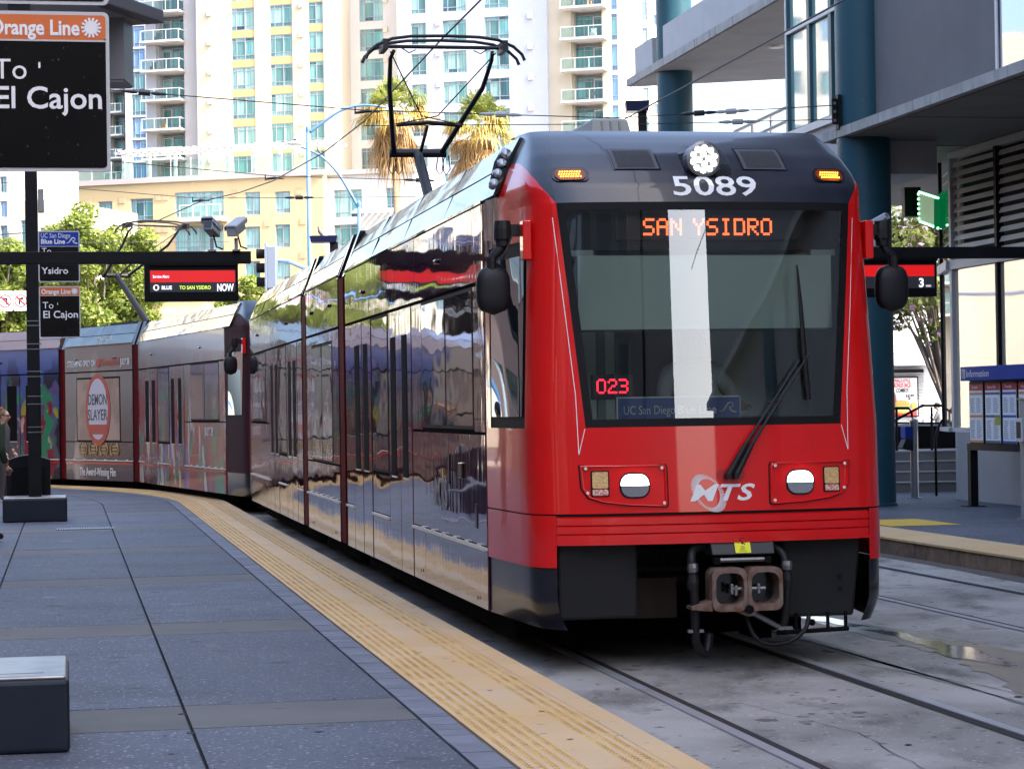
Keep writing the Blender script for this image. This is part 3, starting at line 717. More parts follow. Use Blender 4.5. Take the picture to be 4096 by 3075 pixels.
# roof pods: lamp cluster at the cap corner, grey air unit
for q in range(4): MB().lathe([(.0, -.03), (.035, -.02), (.042, .01), (.03, .03)], (-1.19 - .033 * q, 1.345 - .02 * q, 3.675 - .075 * q), 10, 'y').build('camera_lens', M_lens, tram, smooth=True)
MB().tube([(-1.29, 1.30, 3.42), (-1.225, 1.36, 3.60), (-1.17, 1.40, 3.70)], [.04, .05, .04], 8).build('camera_pod', M_black, tram)
mb = MB(); 
rows = [[(a, b, 3.80) for a, b in ((-.33, 2.3), (.03, 2.3), (.03, 3.6), (-.33, 3.6))], [(a, b, 4.06) for a, b in ((-.29, 2.40), (-.01, 2.40), (-.01, 3.5), (-.29, 3.5))], [(a, b, 4.085) for a, b in ((-.26, 2.48), (-.04, 2.48), (-.04, 3.4), (-.26, 3.4))]]
mb.grid(rows, closed=True); mb.poly(rows[-1]); mb.build('roof_unit', mat('roof_unit_grey', (.30, .31, .29), .6), tram)
for x in (-.22, -.15, -.08): MB().hexa([(x - .008, 2.29, 3.81), (x + .008, 2.29, 3.81), (x + .008, 2.32, 3.81), (x - .008, 2.32, 3.81), (x - .008, 2.385, 4.05), (x + .008, 2.385, 4.05), (x + .008, 2.41, 4.05), (x - .008, 2.41, 4.05)]).build('roof_unit_rib', mat('roof_unit_rib', (.2, .21, .2), .6), tram)
MB().tube([(-.10, 2.7, 4.08), (-.10, 2.7, 4.12)], .02, 8).build('antenna', M_black, tram)
# side lettering and small fittings
text('MTS', .34, mat('grey_lettering', (.20, .19, .21), .4), tram, (-1.3395, 3.95, 1.02), (pi / 2, 0, -pi / 2), width=.62, bold=.01)
MB().box(-1.347, -1.33, 2.55, 2.72, 1.28, 1.40).build('card_reader', M_blackgl, tram, bevel=.006)
MB().box(-1.338, -1.33, 3.2, 3.28, 1.22, 1.46).build('hatch_frame', M_blackgl, tram); MB().box(-1.338, -1.33, 1.95, 2.03, .92, 1.1).build('hatch_frame', M_blackgl, tram)
for y, z in ((4.75, .42), (1.95, .4), (11.3, .42), (13.8, .42)): MB().lathe([(.014, -.006), (.014, .0)], (-1.336, y, z), 8, 'x').build('lock', M_blackgl, tram)
# wipers
def surf(w, z, off): return S_at(w, z, off)
wp = empty('wiper', parent=tram)
mbs = MB(); pts = rrect(.20, .075, .037, 6, .085, 1.345); mbs.face([mbs.vert(S_at(a, b, .006)) for a, b in pts]); mbs.build('wiper_recess', mat('wiper_recess_red', (.35, .006, .008), .35), wp)
for dx, w1, z1 in ((0, .60, 2.12), (.055, .67, 2.16)):
    A = (.055 + dx, 1.335); B = (.19 + dx * .8, 1.56)
    MB().tube([S_at(*A, .035), S_at(*B, .05)], [.026, .017], 8).build('wiper_hub', M_hose, wp)
    MB().tube([S_at(*B, .05), S_at((B[0] + w1) / 2, (B[1] + z1) / 2, .045), S_at(w1, z1, .04)], [.013, .008, .007], 6).build('wiper_arm', M_hose, wp)
    MB().lathe([(.018, -.045), (.02, .02)], S_at(*A, .03), 10, 'y').build('wiper_pivot', M_hose, wp)
MB().tube([S_at(.66, 1.85, .03), S_at(.64, 2.2, .028), S_at(.63, 2.5, .026), S_at(.615, 2.78, .022)], [.016, .02, .014, .007], 6).build('wiper_blade', M_hose, wp)
MB().tube([S_at(.36, 1.83, .04), S_at(.42, 1.84, .04)], .008, 6).build('wiper_link', M_hose, wp)
# operator emblem: letters over a twisted ring of short strokes
o = text('MTS', .205, M_white, tram, (0, 0, 0), (0, 0, 0), width=.46, bold=.022, shear=.28, spacing=1.08)
ys = [v.co.y for v in o.data.vertices]; xs = [v.co.x for v in o.data.vertices]
for v in o.data.vertices: v.co.x += -.205 - min(xs); v.co.y = 1.168 + (v.co.y - min(ys)) / (max(ys) - min(ys)) * .115
wrap_text(o, .0045)
em = MB()
for q in range(72):
    a = 2 * pi * q / 72; rx, rz = .125, .085
    def P(k):
        x, z = k * rx * cos(a), k * rz * sin(a); ph = -.95; return (x * cos(ph) - z * sin(ph) - .075, x * sin(ph) + z * cos(ph) + 1.222)
    b = 1.0; wd = .32 + .14 * sin(a * 2 + .6)
    p0, p1 = P(b - wd * .5), P(b + wd * .5); tx, tz = -(p1[1] - p0[1]), p1[0] - p0[0]; n = sqrt(tx * tx + tz * tz) or 1; tx *= .0024 / n; tz *= .0024 / n
    em.face([em.vert(S_at(x, z, .0035)) for x, z in ((p0[0] - tx, p0[1] - tz), (p0[0] + tx, p0[1] + tz), (p1[0] + tx, p1[1] + tz), (p1[0] - tx, p1[1] - tz))])
em.build('emblem', M_white, tram)
# white pinstripes beside the windscreen
for sg in (-1, 1):
    pts = [(1.075, 3.12), (1.02, 2.5), (.965, 1.9), (.955, 1.50)]
    mb = MB(); mb.grid([[S_at(sg * (w - .0025), z, .003) for w, z in pts], [S_at(sg * (w + .0025), z, .003) for w, z in pts]]); mb.build('pinstripe', M_white, tram)
    mb = MB(); q = [(.955, 1.50), (.91, 1.672)]; mb.grid([[S_at(sg * (w - .0025), z, .003) for w, z in q], [S_at(sg * (w + .0025), z, .003) for w, z in q]]); mb.build('pinstripe', M_white, tram)
# ---- inside the cab
MB().box(-1.2, 1.2, 1.5, 1.53, .5, 3.3).build('cab_rear_wall', M_cab, tram)
for x0, x1, z0, z1, m in ((-.93, -.62, 1.7, 2.9, M_cabdark), (-.36, .08, 1.7, 2.75, M_cabdark), (-.5, -.44, 1.7, 2.9, mat('cab_frame_pale', (.25, .31, .28), .6)), (.14, .2, 1.7, 2.9, mat('cab_frame_pale'))):
    MB().box(x0, x1, 1.46, 1.495, z0, z1).build('cab_door_panel', m, tram)
MB().box(-.9, .9, .2, 1.4, 1.12, 1.6).build('dashboard', M_cabdark, tram, bevel=.04)
MB().box(.2, .9, .3, .9, 1.55, 1.74).build('console', mat('console_grey', (.22, .34, .34), .6), tram, bevel=.03)
MB().box(-1.05, 1.05, .42, 1.5, 2.95, 2.99).build('cab_ceiling_front', M_cab, tram); MB().box(1.14, 1.16, .5, 1.5, 1.0, 2.95).build('cab_glare_panel', M_cab, tram)  # side panel added to block the bright view through the right window
MB().box(-1.0, 1.0, .34, .40, 2.90, 3.2).build('destination_housing', M_cabdark, tram)
bl = empty('roller_blind', parent=tram)
MB().box(-.90, .92, .29, .296, 2.345, 2.86).build('blind_cloth', M_blind, bl); MB().box(-.91, .93, .285, .305, 2.335, 2.35).build('blind_bar', M_cabdark, bl)
for x in (-.87, .87): MB().box(x - .09, x + .09, .31, .37, 2.855, 2.90).build('blind_bracket', mat('bracket_pale', (.5, .58, .54), .5), bl, bevel=.006)
MB().box(-.95, .95, .4, 1.45, 1.0, 1.05).build('cab_floor', M_cabdark, tram)
# destination board and run number
db = empty('destination_board', parent=tram)
MB().box(-.62, .72, .32, .34, 2.97, 3.14).build('board_face', mat('board_black', (.008, .010, .010), .5), db)
me, w = led_mesh('SAN YSIDRO', .118, M_led); o = link('led_lettering', me, None, db, (-.425, .317, 3.0)); o.scale = (.945 / w, 1, 1)
rb = empty('run_number_box', parent=tram); MB().box(-.83, -.54, .20, .26, 1.87, 2.04).build('box', M_cabdark, rb, bevel=.006)
me, w = led_mesh('023', .10, M_ledred); o = link('led_lettering', me, None, rb, (-.80, .197, 1.91)); o.scale = (.235 / w, 1, 1)
pq = empty('line_plaque', parent=tram); MB().box(-.68, .20, .13, .136, 1.725, 1.885).build('plaque_edge', M_pale, pq); MB().box(-.67, .19, .125, .130, 1.725, 1.875).build('plaque_face', M_blue, pq)
text('UC San Diego', .085, M_pale, pq, (-.635, .122, 1.765), width=.36); text('Blue Line', .085, M_pale, pq, (-.255, .122, 1.765), width=.275, bold=.02)
def wave_mark(parent, x, y, z, w, m, k=1):
    pts = [(0, 0), (.14, .02), (.28, .10), (.42, .30), (.55, .48), (.70, .50), (.80, .40), (.78, .26), (.66, .22), (.60, .30), (.64, .12), (.78, .02), (1.0, -.02)]
    r = [.02, .03, .045, .06, .06, .055, .045, .04, .03, .02, .05, .06, .05]
    mb = MB(); mb.tube([(x + a * w, y, z + b * w) for a, b in pts], [q * w for q in r], 6); o = mb.build('wave_mark', m, parent); return o
wave_mark(pq, .04, .121, 1.775, .125, M_pale)
# ---- coupler and front apron
ap = empty('front_apron', parent=tram)
MB().hexa([(-1.09, .22, .37), (-.53, .22, .37), (-.53, .26, .37), (-1.05, .4, .37), (-1.09, .2, .90), (-.53, .2, .90), (-.53, .26, .90), (-1.05, .4, .90)]).build('apron_plate', M_skirtgrey, ap, bevel=.02)
MB().hexa([(.50, .22, .34), (1.02, .22, .34), (1.05, .4, .34), (.50, .26, .34), (.50, .2, .90), (1.08, .2, .90), (1.06, .4, .90), (.50, .26, .90)]).build('apron_plate', M_skirtgrey, ap, bevel=.02)
for z in (.62, .53): MB().lathe([(.016, -.004), (.016, .004)], (.92, .2, z), 10, 'y').build('bolt_hole', M_black, ap)
MB().box(-.53, -.18, .5, .56, .34, .62).build('rear_plate', mat('rear_plate_brown', (.03, .021, .016), .8, spec=.1), ap)
MB().box(-1.15, 1.15, 1.5, 1.9, .22, .88).build('underframe_block', M_under, tram)
cp = empty('coupler', parent=tram)
MB().hexa([(-.06, -.02, .80), (.38, -.02, .80), (.38, .2, .80), (-.06, .2, .80), (-.07, .03, .92), (.385, .03, .92), (.385, .2, .92), (-.07, .2, .92)]).build('coupler_hood', mat('hood_black', (.02, .022, .026), .45), cp, bevel=.008)
st = empty('warning_sticker', parent=tram); MB().hexa([(.10, -.026, .812), (.21, -.026, .812), (.21, -.022, .812), (.10, -.022, .812), (.10, .022, .92), (.21, .022, .92), (.21, .026, .92), (.10, .026, .92)]).build('sticker_face', mat('sticker_yellow', (.80, .78, .02), .5), st)
mb = MB(); mb.tube([(.155 + .026 * cos(2 * pi * q / 16), .0125 + .001 * sin(2 * pi * q / 16) - .006, .885 + .026 * sin(2 * pi * q / 16)) for q in range(17)], .003, 5); mb.tube([(.137, .0, .903), (.173, .0, .867)], .003, 5); mb.build('sticker_ring', M_black, st)
MB().prism([(.148, .868), (.158, .868), (.160, .885), (.165, .90), (.152, .905), (.150, .885)], 'y', .0, .004).build('sticker_foot', M_black, st)
for i, w_ in enumerate(('DO', 'NOT', 'STAND')): text(w_, .017, mat('sticker_ink', (.25, .22, .02), .6), st, (.155, -.012 - .006 * i, .848 - i * .015), (radians(66), 0, 0), align='CENTER')
MB().tube([(-.02, .0, .765), (.34, .0, .765)], .018, 8).build('coupler_bar', M_greysteel, cp)
for x in (-.03, .33): MB().cbox((x, .0, .762), .045, .05, .045).build('coupler_lug', M_under, cp)
# cast face with two rounded pockets
fw, fh = .49, .29; fc = (.16, .57)
def face_ring(mb, outer, inner, y0, y1):
    n = len(outer); o1 = [mb.vert((a, y0, b)) for a, b in outer]; i1 = [mb.vert((a, y0, b)) for a, b in inner]; o2 = [mb.vert((a, y1, b)) for a, b in outer]; i2 = [mb.vert((a, y1, b)) for a, b in inner]
    for k in range(n):
        l = (k + 1) % n; mb.face((o1[k], o1[l], i1[l], i1[k])); mb.face((o1[k], o2[k], o2[l], o1[l])); mb.face((i1[k], i1[l], i2[l], i2[k]))
mb = MB()
for cx in (fc[0] - .125, fc[0] + .125):
    face_ring(mb, rrect(.247, .295, .055, 5, cx, fc[1]), rrect(.195, .215, .06, 5, cx, fc[1] + .005), -.10, .08)
mb.build('coupler_face', M_rust, cp)
for cx in (fc[0] - .125, fc[0] + .125): MB().box(cx - .10, cx + .10, .06, .09, fc[1] - .11, fc[1] + .12).build('pocket', M_blackgl, cp)
MB().prism([(-.085, .50), (-.085, .425), (-.23, .44), (-.23, .46)], 'y', -.08, .06).build('guide_horn', M_rust, cp)
MB().prism([(.06, .43), (.26, .43), (.19, .385), (.165, .385)], 'y', -.08, .06).build('lower_web', M_rust, cp)
MB().lathe([(.03, -.02), (.028, .02)], (.165, -.1, .435), 14, 'y').build('centre_pin', M_under, cp)
MB().tube([(.05, -.04, .57), (.30, -.04, .57)], .014, 8).build('locking_rod', M_greysteel, cp)
for x, z in ((.06, .57), (.09, .56), (.25, .57)): MB().cbox((x, -.05, z), .022, .03, .07).build('latch', M_greysteel, cp, bevel=.005)
MB().tube([(.19, -.05, .415), (.40, -.02, .30)], .019, 8).build('release_bar', M_greysteel, cp)
MB().box(.08, .24, .1, 1.0, .42, .70).build('coupler_shank', M_under, cp)
# hoses
def hose(pts, nm='hose', r=.03):
    P = [Vector(p) for p in pts]; Q = catm3(P, 6); MB().tube(Q, r, 10).build(nm, M_hose, cp, smooth=True)
def catm3(P, n):
    out = []
    for i in range(len(P) - 1):
        p0, p1, p2, p3 = P[max(i - 1, 0)], P[i], P[i + 1], P[min(i + 2, len(P) - 1)]
        for q in range(n):
            t = q / n; out.append(.5 * ((2 * p1) + (-p0 + p2) * t + (2 * p0 - 5 * p1 + 4 * p2 - p3) * t * t + (-p0 + 3 * p1 - 3 * p2 + p3) * t ** 3))
    return out + [P[-1]]
hose([(-.08, .1, .86), (-.17, .06, .84), (-.205, .0, .78), (-.2, -.01, .68), (-.19, -.01, .5), (-.185, .0, .32), (-.17, .02, .2), (-.10, .05, .13), (-.06, .1, .26)])
hose([(.40, .1, .85), (.45, .05, .80), (.465, .0, .72), (.465, -.01, .55), (.46, .0, .42), (.44, .02, .28)])
hose([(.2, .1, .40), (.24, .06, .25), (.34, .05, .18), (.50, .06, .19), (.62, .08, .27), (.66, .12, .36)], 'air_line', .016)
for x in (-.2, .465):
    MB().lathe([(.036, -.03), (.04, 0), (.036, .03)], (x, -.01, .72), 10).build('hose_clamp', M_greysteel, cp); MB().lathe([(.04, -.05), (.044, 0), (.036, .05)], (x, -.01, .62), 10).build('hose_collar', M_hose, cp)
for x in (-.185, .445): MB().cbox((x, .0, .29), .11, .03, .022).build('hose_bracket', M_greysteel, cp)
# step bars under the right corner
sb_ = empty('obstacle_bar', parent=tram)
MB().tube([(.46, .22, .235), (.98, .22, .25)], .016, 8).build('bar', M_under, sb_)
for x in (.60, .83, .96): MB().tube([(x, .22, .25), (x, .22, .37)], .013, 8).build('bar_post', M_under, sb_)
MB().lathe([(.0, -.024), (.018, -.02), (.024, 0), (.018, .02), (0, .024)], (.715, .22, .30), 10).build('bar_knob', M_under, sb_, smooth=True)
# rail guard shoes down by the wheels
for sg in (-1, 1): MB().box(sg * .75 - .07, sg * .75 + .07, 1.5, 1.9, .07, .3).build('rail_guard', M_under, tram)

# ---------------------------------------------------------------- second tram, coupled behind, following the curve
def art(name, stops, blots, rough=.25, coat=.3):
    """printed film: colour runs with height, soft blotches over it"""
    m = mat(name, (.1, .1, .1), rough, coat=coat, bump=[((1, .6, 1.2), .06, .04)]); n = m.node_tree.nodes; L = m.node_tree.links; b = n['Principled BSDF']
    tc = n.new('ShaderNodeTexCoord'); sx = n.new('ShaderNodeSeparateXYZ'); L.new(tc.outputs['Object'], sx.inputs[0]); mr = n.new('ShaderNodeMapRange'); mr.inputs['From Min'].default_value = .3; mr.inputs['From Max'].default_value = 3.4; L.new(sx.outputs['Z'], mr.inputs['Value'])
    cr = n.new('ShaderNodeValToRGB'); el = cr.color_ramp.elements
    for k, (p, c) in enumerate(stops):
        e = el[k] if k < 2 else el.new(p); e.position = p; e.color = (*c, 1)
    L.new(mr.outputs[0], cr.inputs[0]); cur = cr.outputs[0]
    for k, (sc_, c, lo, hi, z0, z1) in enumerate(blots):
        mp = n.new('ShaderNodeMapping'); mp.inputs['Scale'].default_value = sc_; mp.inputs['Location'].default_value = (k * 3.7, k * 1.9, k * 5.1); L.new(tc.outputs['Object'], mp.inputs[0]); t = n.new('ShaderNodeTexNoise'); t.inputs['Scale'].default_value = 1; t.inputs['Detail'].default_value = 3; L.new(mp.outputs[0], t.inputs['Vector'])
        r = n.new('ShaderNodeMapRange'); r.inputs['From Min'].default_value = lo; r.inputs['From Max'].default_value = hi; L.new(t.outputs['Fac'], r.inputs['Value'])
        zz = n.new('ShaderNodeMapRange'); zz.inputs['From Min'].default_value = z1; zz.inputs['From Max'].default_value = z0; L.new(sx.outputs['Z'], zz.inputs['Value']); mu = n.new('ShaderNodeMath'); mu.operation = 'MULTIPLY'; L.new(r.outputs[0], mu.inputs[0]); L.new(zz.outputs[0], mu.inputs[1])
        x = n.new('ShaderNodeMix'); x.data_type = 'RGBA'; L.new(mu.outputs[0], x.inputs['Factor']); L.new(cur, x.inputs[6]); x.inputs[7].default_value = (*c, 1); cur = x.outputs[2]
    L.new(cur, b.inputs['Base Color']); return m
M_art_a = art('wrap_art_dark', [(0, (.035, .03, .05)), (1, (.36, .33, .28)), (.25, (.09, .035, .045)), (.5, (.16, .09, .09)), (.75, (.26, .23, .19))], [((1.6, 1.6, .55), (.34, .02, .035), .48, .52, 2.0, 3.0), ((2.2, 2.2, .7), (.60, .60, .57), .56, .585, 1.6, 2.6), ((1.8, 1.8, 1.0), (.02, .26, .16), .57, .60, 1.2, 1.7), ((1.4, 1.4, .5), (.22, .12, .36), .56, .60, 1.8, 2.6)])
M_art_c = art('wrap_art_steel', [(0, (.045, .03, .045)), (1, (.20, .185, .17)), (.2, (.05, .038, .05)), (.4, (.12, .095, .09)), (.7, (.24, .22, .20))], [((1.5, 1.5, .4), (.36, .33, .30), .55, .70, 2.6, 3.3), ((1.2, 1.2, .8), (.15, .06, .07), .58, .70, 1.8, 2.6)])
M_art_b = art('wrap_art_blue', [(0, (.09, .09, .10)), (1, (.20, .26, .46)), (.3, (.10, .085, .11)), (.6, (.07, .10, .24)), (.8, (.06, .10, .30))], [((1.1, 1.1, .8), (.02, .022, .035), .53, .56, 2.6, 3.2), ((1.5, 1.5, 1.0), (.20, .02, .04), .55, .58, 2.0, 2.6), ((2.4, 2.4, 1.6), (.34, .30, .03), .60, .63, 1.9, 2.4), ((2.0, 2.0, 1.4), (.03, .22, .11), .60, .63, 2.3, 2.8), ((2.2, 2.2, 1.6), (.50, .36, .27), .63, .66, 2.3, 2.8)])
M_wg2 = mat('wrapped_window_far', (.20, .165, .15), .12, coat=.8, noise=(1.2, .4, .6), col2=(.32, .28, .25))
M_redline = mat('red_line', (.55, .01, .015), .3, coat=.5)
tram2 = thing('tram', 'second tram coupled behind, wrapped in a dark film advert and bending round the curve', 'tram', (0, 0, 0), 0)
def frame_for(sa, sb, ya):
    """matrix that lays the stretch of car local y=ya.. on the chord from track s=sa to s=sb"""
    A, B = T(0, sa), T(0, sb); d = (B - A).normalized(); return Matrix.Translation(A) @ Matrix.Rotation(atan2(-d.x, d.y), 4, 'Z') @ Matrix.Translation((0, -ya, 0))
T2 = 25.4
fA = frame_for(T2, T2 + 10.3, 0); fC = frame_for(T2 + 10.5, T2 + 14.7, 10.5); fB = frame_for(T2 + 14.7, T2 + 25, 14.7)
build_nose(tram2, fA, mat('wrap_nose_dark', (.05, .02, .026), .6, spec=.1)); mirror_arm(tram2, -1, fA)
body_section(tram2, 1.55, 10.18, fA, lay_A(1), (M_art_a, M_wg2, M_silver))
body_section(tram2, 10.84, 14.39, fC, LAY_C, (M_art_c, M_wg2, M_silver))
M_beige = art('wrap_art_beige', [(0, (.06, .045, .055)), (1, (.44, .41, .36)), (.3, (.20, .14, .13)), (.55, (.38, .34, .30))], [((1.2, 1.2, .6), (.25, .05, .06), .60, .68, 1.6, 2.4)])
layB = [(p if p[0] != 'P' or p[1] < 17.2 else (*p[:5], M_beige)) for p in lay_A(-1)]
body_section(tram2, 14.99, 23.62, fB, layB, (M_art_b, M_wg2, mat('fairing_sky', (.42, .46, .58), .12, .6)))
for f_, y0, y1 in ((fA, 10.19, 10.6), (fC, 10.5, 10.84), (fC, 14.39, 14.75), (fB, 14.6, 14.99)): articulation(tram2, y0, y1, f_)
for f_, y in ((fA, 3.6), (fC, 12.6), (fB, 21)): bogie(tram2, y, f_)
pantograph(tram2, 12.3, fC)
for f_, a, b in ((fA, 1.6, 10.15), (fC, 10.87, 14.36), (fB, 15.02, 23.5)): MB(f_).box(-1.339, -1.33, a, b, .70, .735).build('red_line', M_redline, tram2)
def t2text(body, size, m, f_, y, z, width, **k):
    o = text(body, size, m, tram2, (0, 0, 0), (0, 0, 0), width=width, **k); xs = [v.co.x for v in o.data.vertices]; x0 = min(xs)
    o.data.transform(Matrix.Translation((-x0, 0, 0))); o.data.transform(f_ @ Matrix.Translation((-1.345, y, z)) @ Matrix.Rotation(-pi / 2, 4, 'Z') @ Matrix.Rotation(pi / 2, 4, 'X')); return o
M_orange = mat('ad_orange', (.55, .10, .06), .5); M_gold = mat('ad_gold', (.50, .33, .11), .5)
t2text('STREAMING ONLY ON', .20, M_white, fC, 14.2, 2.88, 1.5, bold=.01)
t2text('Crunchyroll', .23, M_orange, fC, 12.42, 2.89, .93, bold=.02); t2text('JULY 28', .2, M_white, fC, 11.42, 2.88, .46, bold=.01)
MB(fC).lathe([(.10, -.004), (.10, .0)], (-1.343, 12.56, 2.95), 20, 'x').build('round_mark', M_orange, tram2); MB(fC).lathe([(.035, -.006), (.035, .0)], (-1.345, 12.545, 2.97), 12, 'x').build('round_mark', M_art_c, tram2)
t2text('The Award-Winning Film', .26, M_white, fC, 13.6, .44, 1.9, bold=.01)
t2text('JULY 28', .24, M_white, fA, 3.3, 1.38, .75)
# pale oval with plain title lettering over the pair of windows
ov = [(12.6 + .52 * cos(2 * pi * q / 28), 1.92 + .68 * sin(2 * pi * q / 28)) for q in range(28)]; ov2 = [(12.6 + .64 * cos(2 * pi * q / 28), 1.90 + .80 * sin(2 * pi * q / 28)) for q in range(28)]
MB(fC).prism(ov2, 'x', -1.346, -1.34).build('ad_ring', M_orange, tram2); MB(fC).prism(ov, 'x', -1.349, -1.341).build('ad_oval', mat('ad_oval_pale', (.62, .62, .68), .4), tram2)
for b_, z_, w_ in (('DEMON', 2.02, .98), ('SLAYER', 1.68, 1.02)):
    o = t2text(b_, .34, mat('ad_ink', (.08, .08, .09), .5), fC, 12.6 + w_ / 2, z_, w_, bold=.01)
    for v in o.data.vertices: v.co += (fC.to_3x3() @ Vector((-.007, 0, 0)))
MB(fC).box(-1.351, -1.343, 12.1, 13.05, 1.36, 1.58).build('ad_bar', M_orange, tram2)
for q in range(4):
    y = 13.42 - q * .55
    for sg in (-1, 1): MB(fC).tube([(-1.345, y + sg * .15, .90), (-1.345, y + sg * .20, 1.0), (-1.345, y + sg * .19, 1.08), (-1.345, y + sg * .13, 1.16)], .014, 6).build('laurel', M_gold, tram2)
    for r in range(3): MB(fC).box(-1.345, -1.338, y - .11, y + .11, .93 + r * .075, .97 + r * .075).build('award_bar', M_gold, tram2)
# ================================================================ platform furniture on the left
M_post = mat('post_black', (.004, .0045, .006), .5, spec=.15, noise=(3, .3, .7), col2=(.008, .009, .012), bump=(20, .1, .004))
M_block = mat('block_dark_metal', (.006, .011, .021), .4, spec=.25, noise=(2.5, .3, .7), col2=(.012, .018, .03), streak=((6, 6, 1.2), (.05, .048, .045), .68, .85), bump=(12, .08, .004))
M_blocktop = mat('block_lid_metal', (.36, .36, .35), .33, .55, noise=(5, .35, .65), col2=(.24, .24, .24), bump=(15, .08, .004))
M_alu = mat('sign_rim_grey', (.46, .47, .49), .45, .1)
M_signblk = mat('sign_black', (.004, .0032, .003), .2, spec=.3, noise=(3, .4, .8), col2=(.007, .0055, .005), speck=(110, (.06, .06, .06), .992))
M_signor = mat('sign_orange', (.60, .13, .016), .45, noise=(3, .3, .7), col2=(.55, .115, .015))
M_signblu = mat('sign_blue', (.012, .045, .30), .55, spec=.2)
M_sw = mat('sign_white', (.74, .74, .76), .5)

def signpost(l, s, near):
    """dark post on a block with line signs on its right-hand side; origin at the post's foot"""
    r = thing('sign_post', 'near post on a square block at the left edge, carrying the big orange sign' if near else 'dark banded post on a square block beyond the drain grate', 'sign post', T(l, s, PZ), TH)
    b = MB().box(-.48, .48, -.48, .48, 0, .355).build('base_block', M_block, r, bevel=.025, seg=3)
    MB().box(-.465, .465, -.465, .465, .352, .372).build('block_lid', M_blocktop, r, bevel=.012)
    MB().box(-.3, .36, -.335, -.331, .372, .3735).build('lid_slot', M_black, r)
    MB().box(-.095, .095, -.095, .095, .372, 7.2).build('post', M_post, r, bevel=.012)
    for z in (1.35, 1.43, 1.78, 1.9, 2.2, 2.28, 2.62, 2.70, 2.98, 3.05):
        MB().box(-.099, .099, -.099, .099, z, z + .012).build('strap', M_greysteel, r)
        MB().box(.095, .125, -.02, .02, z - .005, z + .017).build('strap_buckle', M_greysteel, r)
    MB().box(.1, .19, -.06, .06, 4.72, 5.08).build('junction_box', M_greysteel if not near else M_post, r, bevel=.008)
    return r
def line_sign(l, s, z0, h, line, near, label):
    """flat sign plate facing the camera; x from 0 to .62"""
    o = T(l + .10, s, z0); r = thing('line_sign', label, 'sign', o, TH); w = .625
    MB().prism(rrect(w, h, .03, 4, w / 2, h / 2), 'y', -.012, .006).build('sign_rim', M_alu, r)
    MB().prism(rrect(w - .036, h - .036, .02, 4, w / 2, h / 2), 'y', -.016, -.010).build('sign_panel', M_signblk, r)
    hb = .125 if line == 'orange' else .215
    MB().prism(rrect(w - .036, hb, .016, 4, w / 2, h - .018 - hb / 2), 'y', -.019, -.012).build('line_band', M_signor if line == 'orange' else M_signblu, r)
    MB().box(.018, w - .018, -.0205, -.012, h - .026 - hb, h - .018 - hb).build('band_edge', M_alu, r)
    if line == 'orange':
        text('Orange Line', .105, M_sw, r, (.038, -.0215, h - .118), width=.44, bold=.028)
        c = (.537, h - .08); mb = MB(); mb.face([mb.vert((c[0] + .033 * cos(2 * pi * q / 20), -.022, c[1] + .033 * sin(2 * pi * q / 20))) for q in range(20)])
        for q in range(14):
            a = 2 * pi * q / 14; d = (cos(a), sin(a)); n_ = (-d[1] * .0055, d[0] * .0055)
            mb.poly([(c[0] + d[0] * .030 - n_[0], -.022, c[1] + d[1] * .030 - n_[1]), (c[0] + d[0] * .030 + n_[0], -.022, c[1] + d[1] * .030 + n_[1]), (c[0] + d[0] * .05 + n_[0], -.022, c[1] + d[1] * .05 + n_[1]), (c[0] + d[0] * .05 - n_[0], -.022, c[1] + d[1] * .05 - n_[1])])
        mb.build('sun_mark', M_sw, r)
        text('To', .145, M_sw, r, (.055, -.018, h - .34)); text('El Cajon', .155, M_sw, r, (.055, -.018, h - .485), width=.52, bold=.014)
        MB().box(.275, .285, -.018, -.0155, h - .285, h - .255).build('sticker_scrap', M_sw, r)
    else:
        text('UC San Diego', .105, M_sw, r, (.04, -.0215, h - .105), width=.44); text('Blue Line', .10, M_sw, r, (.04, -.0215, h - .195), width=.36, bold=.028); wave_mark(r, .42, -.021, h - .19, .17, M_sw)
        text('To', .13, M_sw, r, (.05, -.018, h - .35)); text('San', .14, M_sw, r, (.05, -.018, h - .50), bold=.014); text('Ysidro', .14, M_sw, r, (.05, -.018, h - .655), width=.40, bold=.014)
    for z in (.1, h - .1): MB().box(-.03, .03, .006, .03, z - .012, z + .012).build('sign_bracket', M_greysteel, r)
    return r
signpost(-4.845, -3.36, True); signpost(-4.845, 20.98, False)
# heights read from the far post
def zpix(x, y, l, s): p = T(l, s); return at(x, y, p.y).z
zo0, zo1 = zpix(250, 1352, -4.4, 20.98), zpix(250, 1146, -4.4, 20.98); zb0, zb1 = zpix(250, 1130, -4.4, 20.98), zpix(250, 926, -4.4, 20.98)
line_sign(-4.85, 20.9, zo0, zo1 - zo0, 'orange', False, 'small orange line sign reading To El Cajon on the farther post')
line_sign(-4.85, 20.9, zb0, zb1 - zb0, 'blue', False, 'blue line sign reading To San Ysidro, half hidden behind the display arm')
zn0, zn1 = zpix(300, 686, -4.4, -3.44), zpix(300, 47, -4.4, -3.44)
line_sign(-4.85, -3.44, zn0, zn1 - zn0, 'orange', True, 'big near orange line sign reading To El Cajon at the top left')
line_sign(-4.85, -3.44, zn1 + .035, .77, 'blue', True, 'sign whose lower rim just shows above the big orange line sign')
MB().box(-.10, .01, -.03, .03, 0, .05).build('sign_clamp', M_post, None, loc=T(-4.52, -3.42, zn1 - .005), rot=(0, 0, TH)); tag(bpy.context.scene.objects['sign_clamp'], 'black clamp between the two near sign plates', 'clamp')

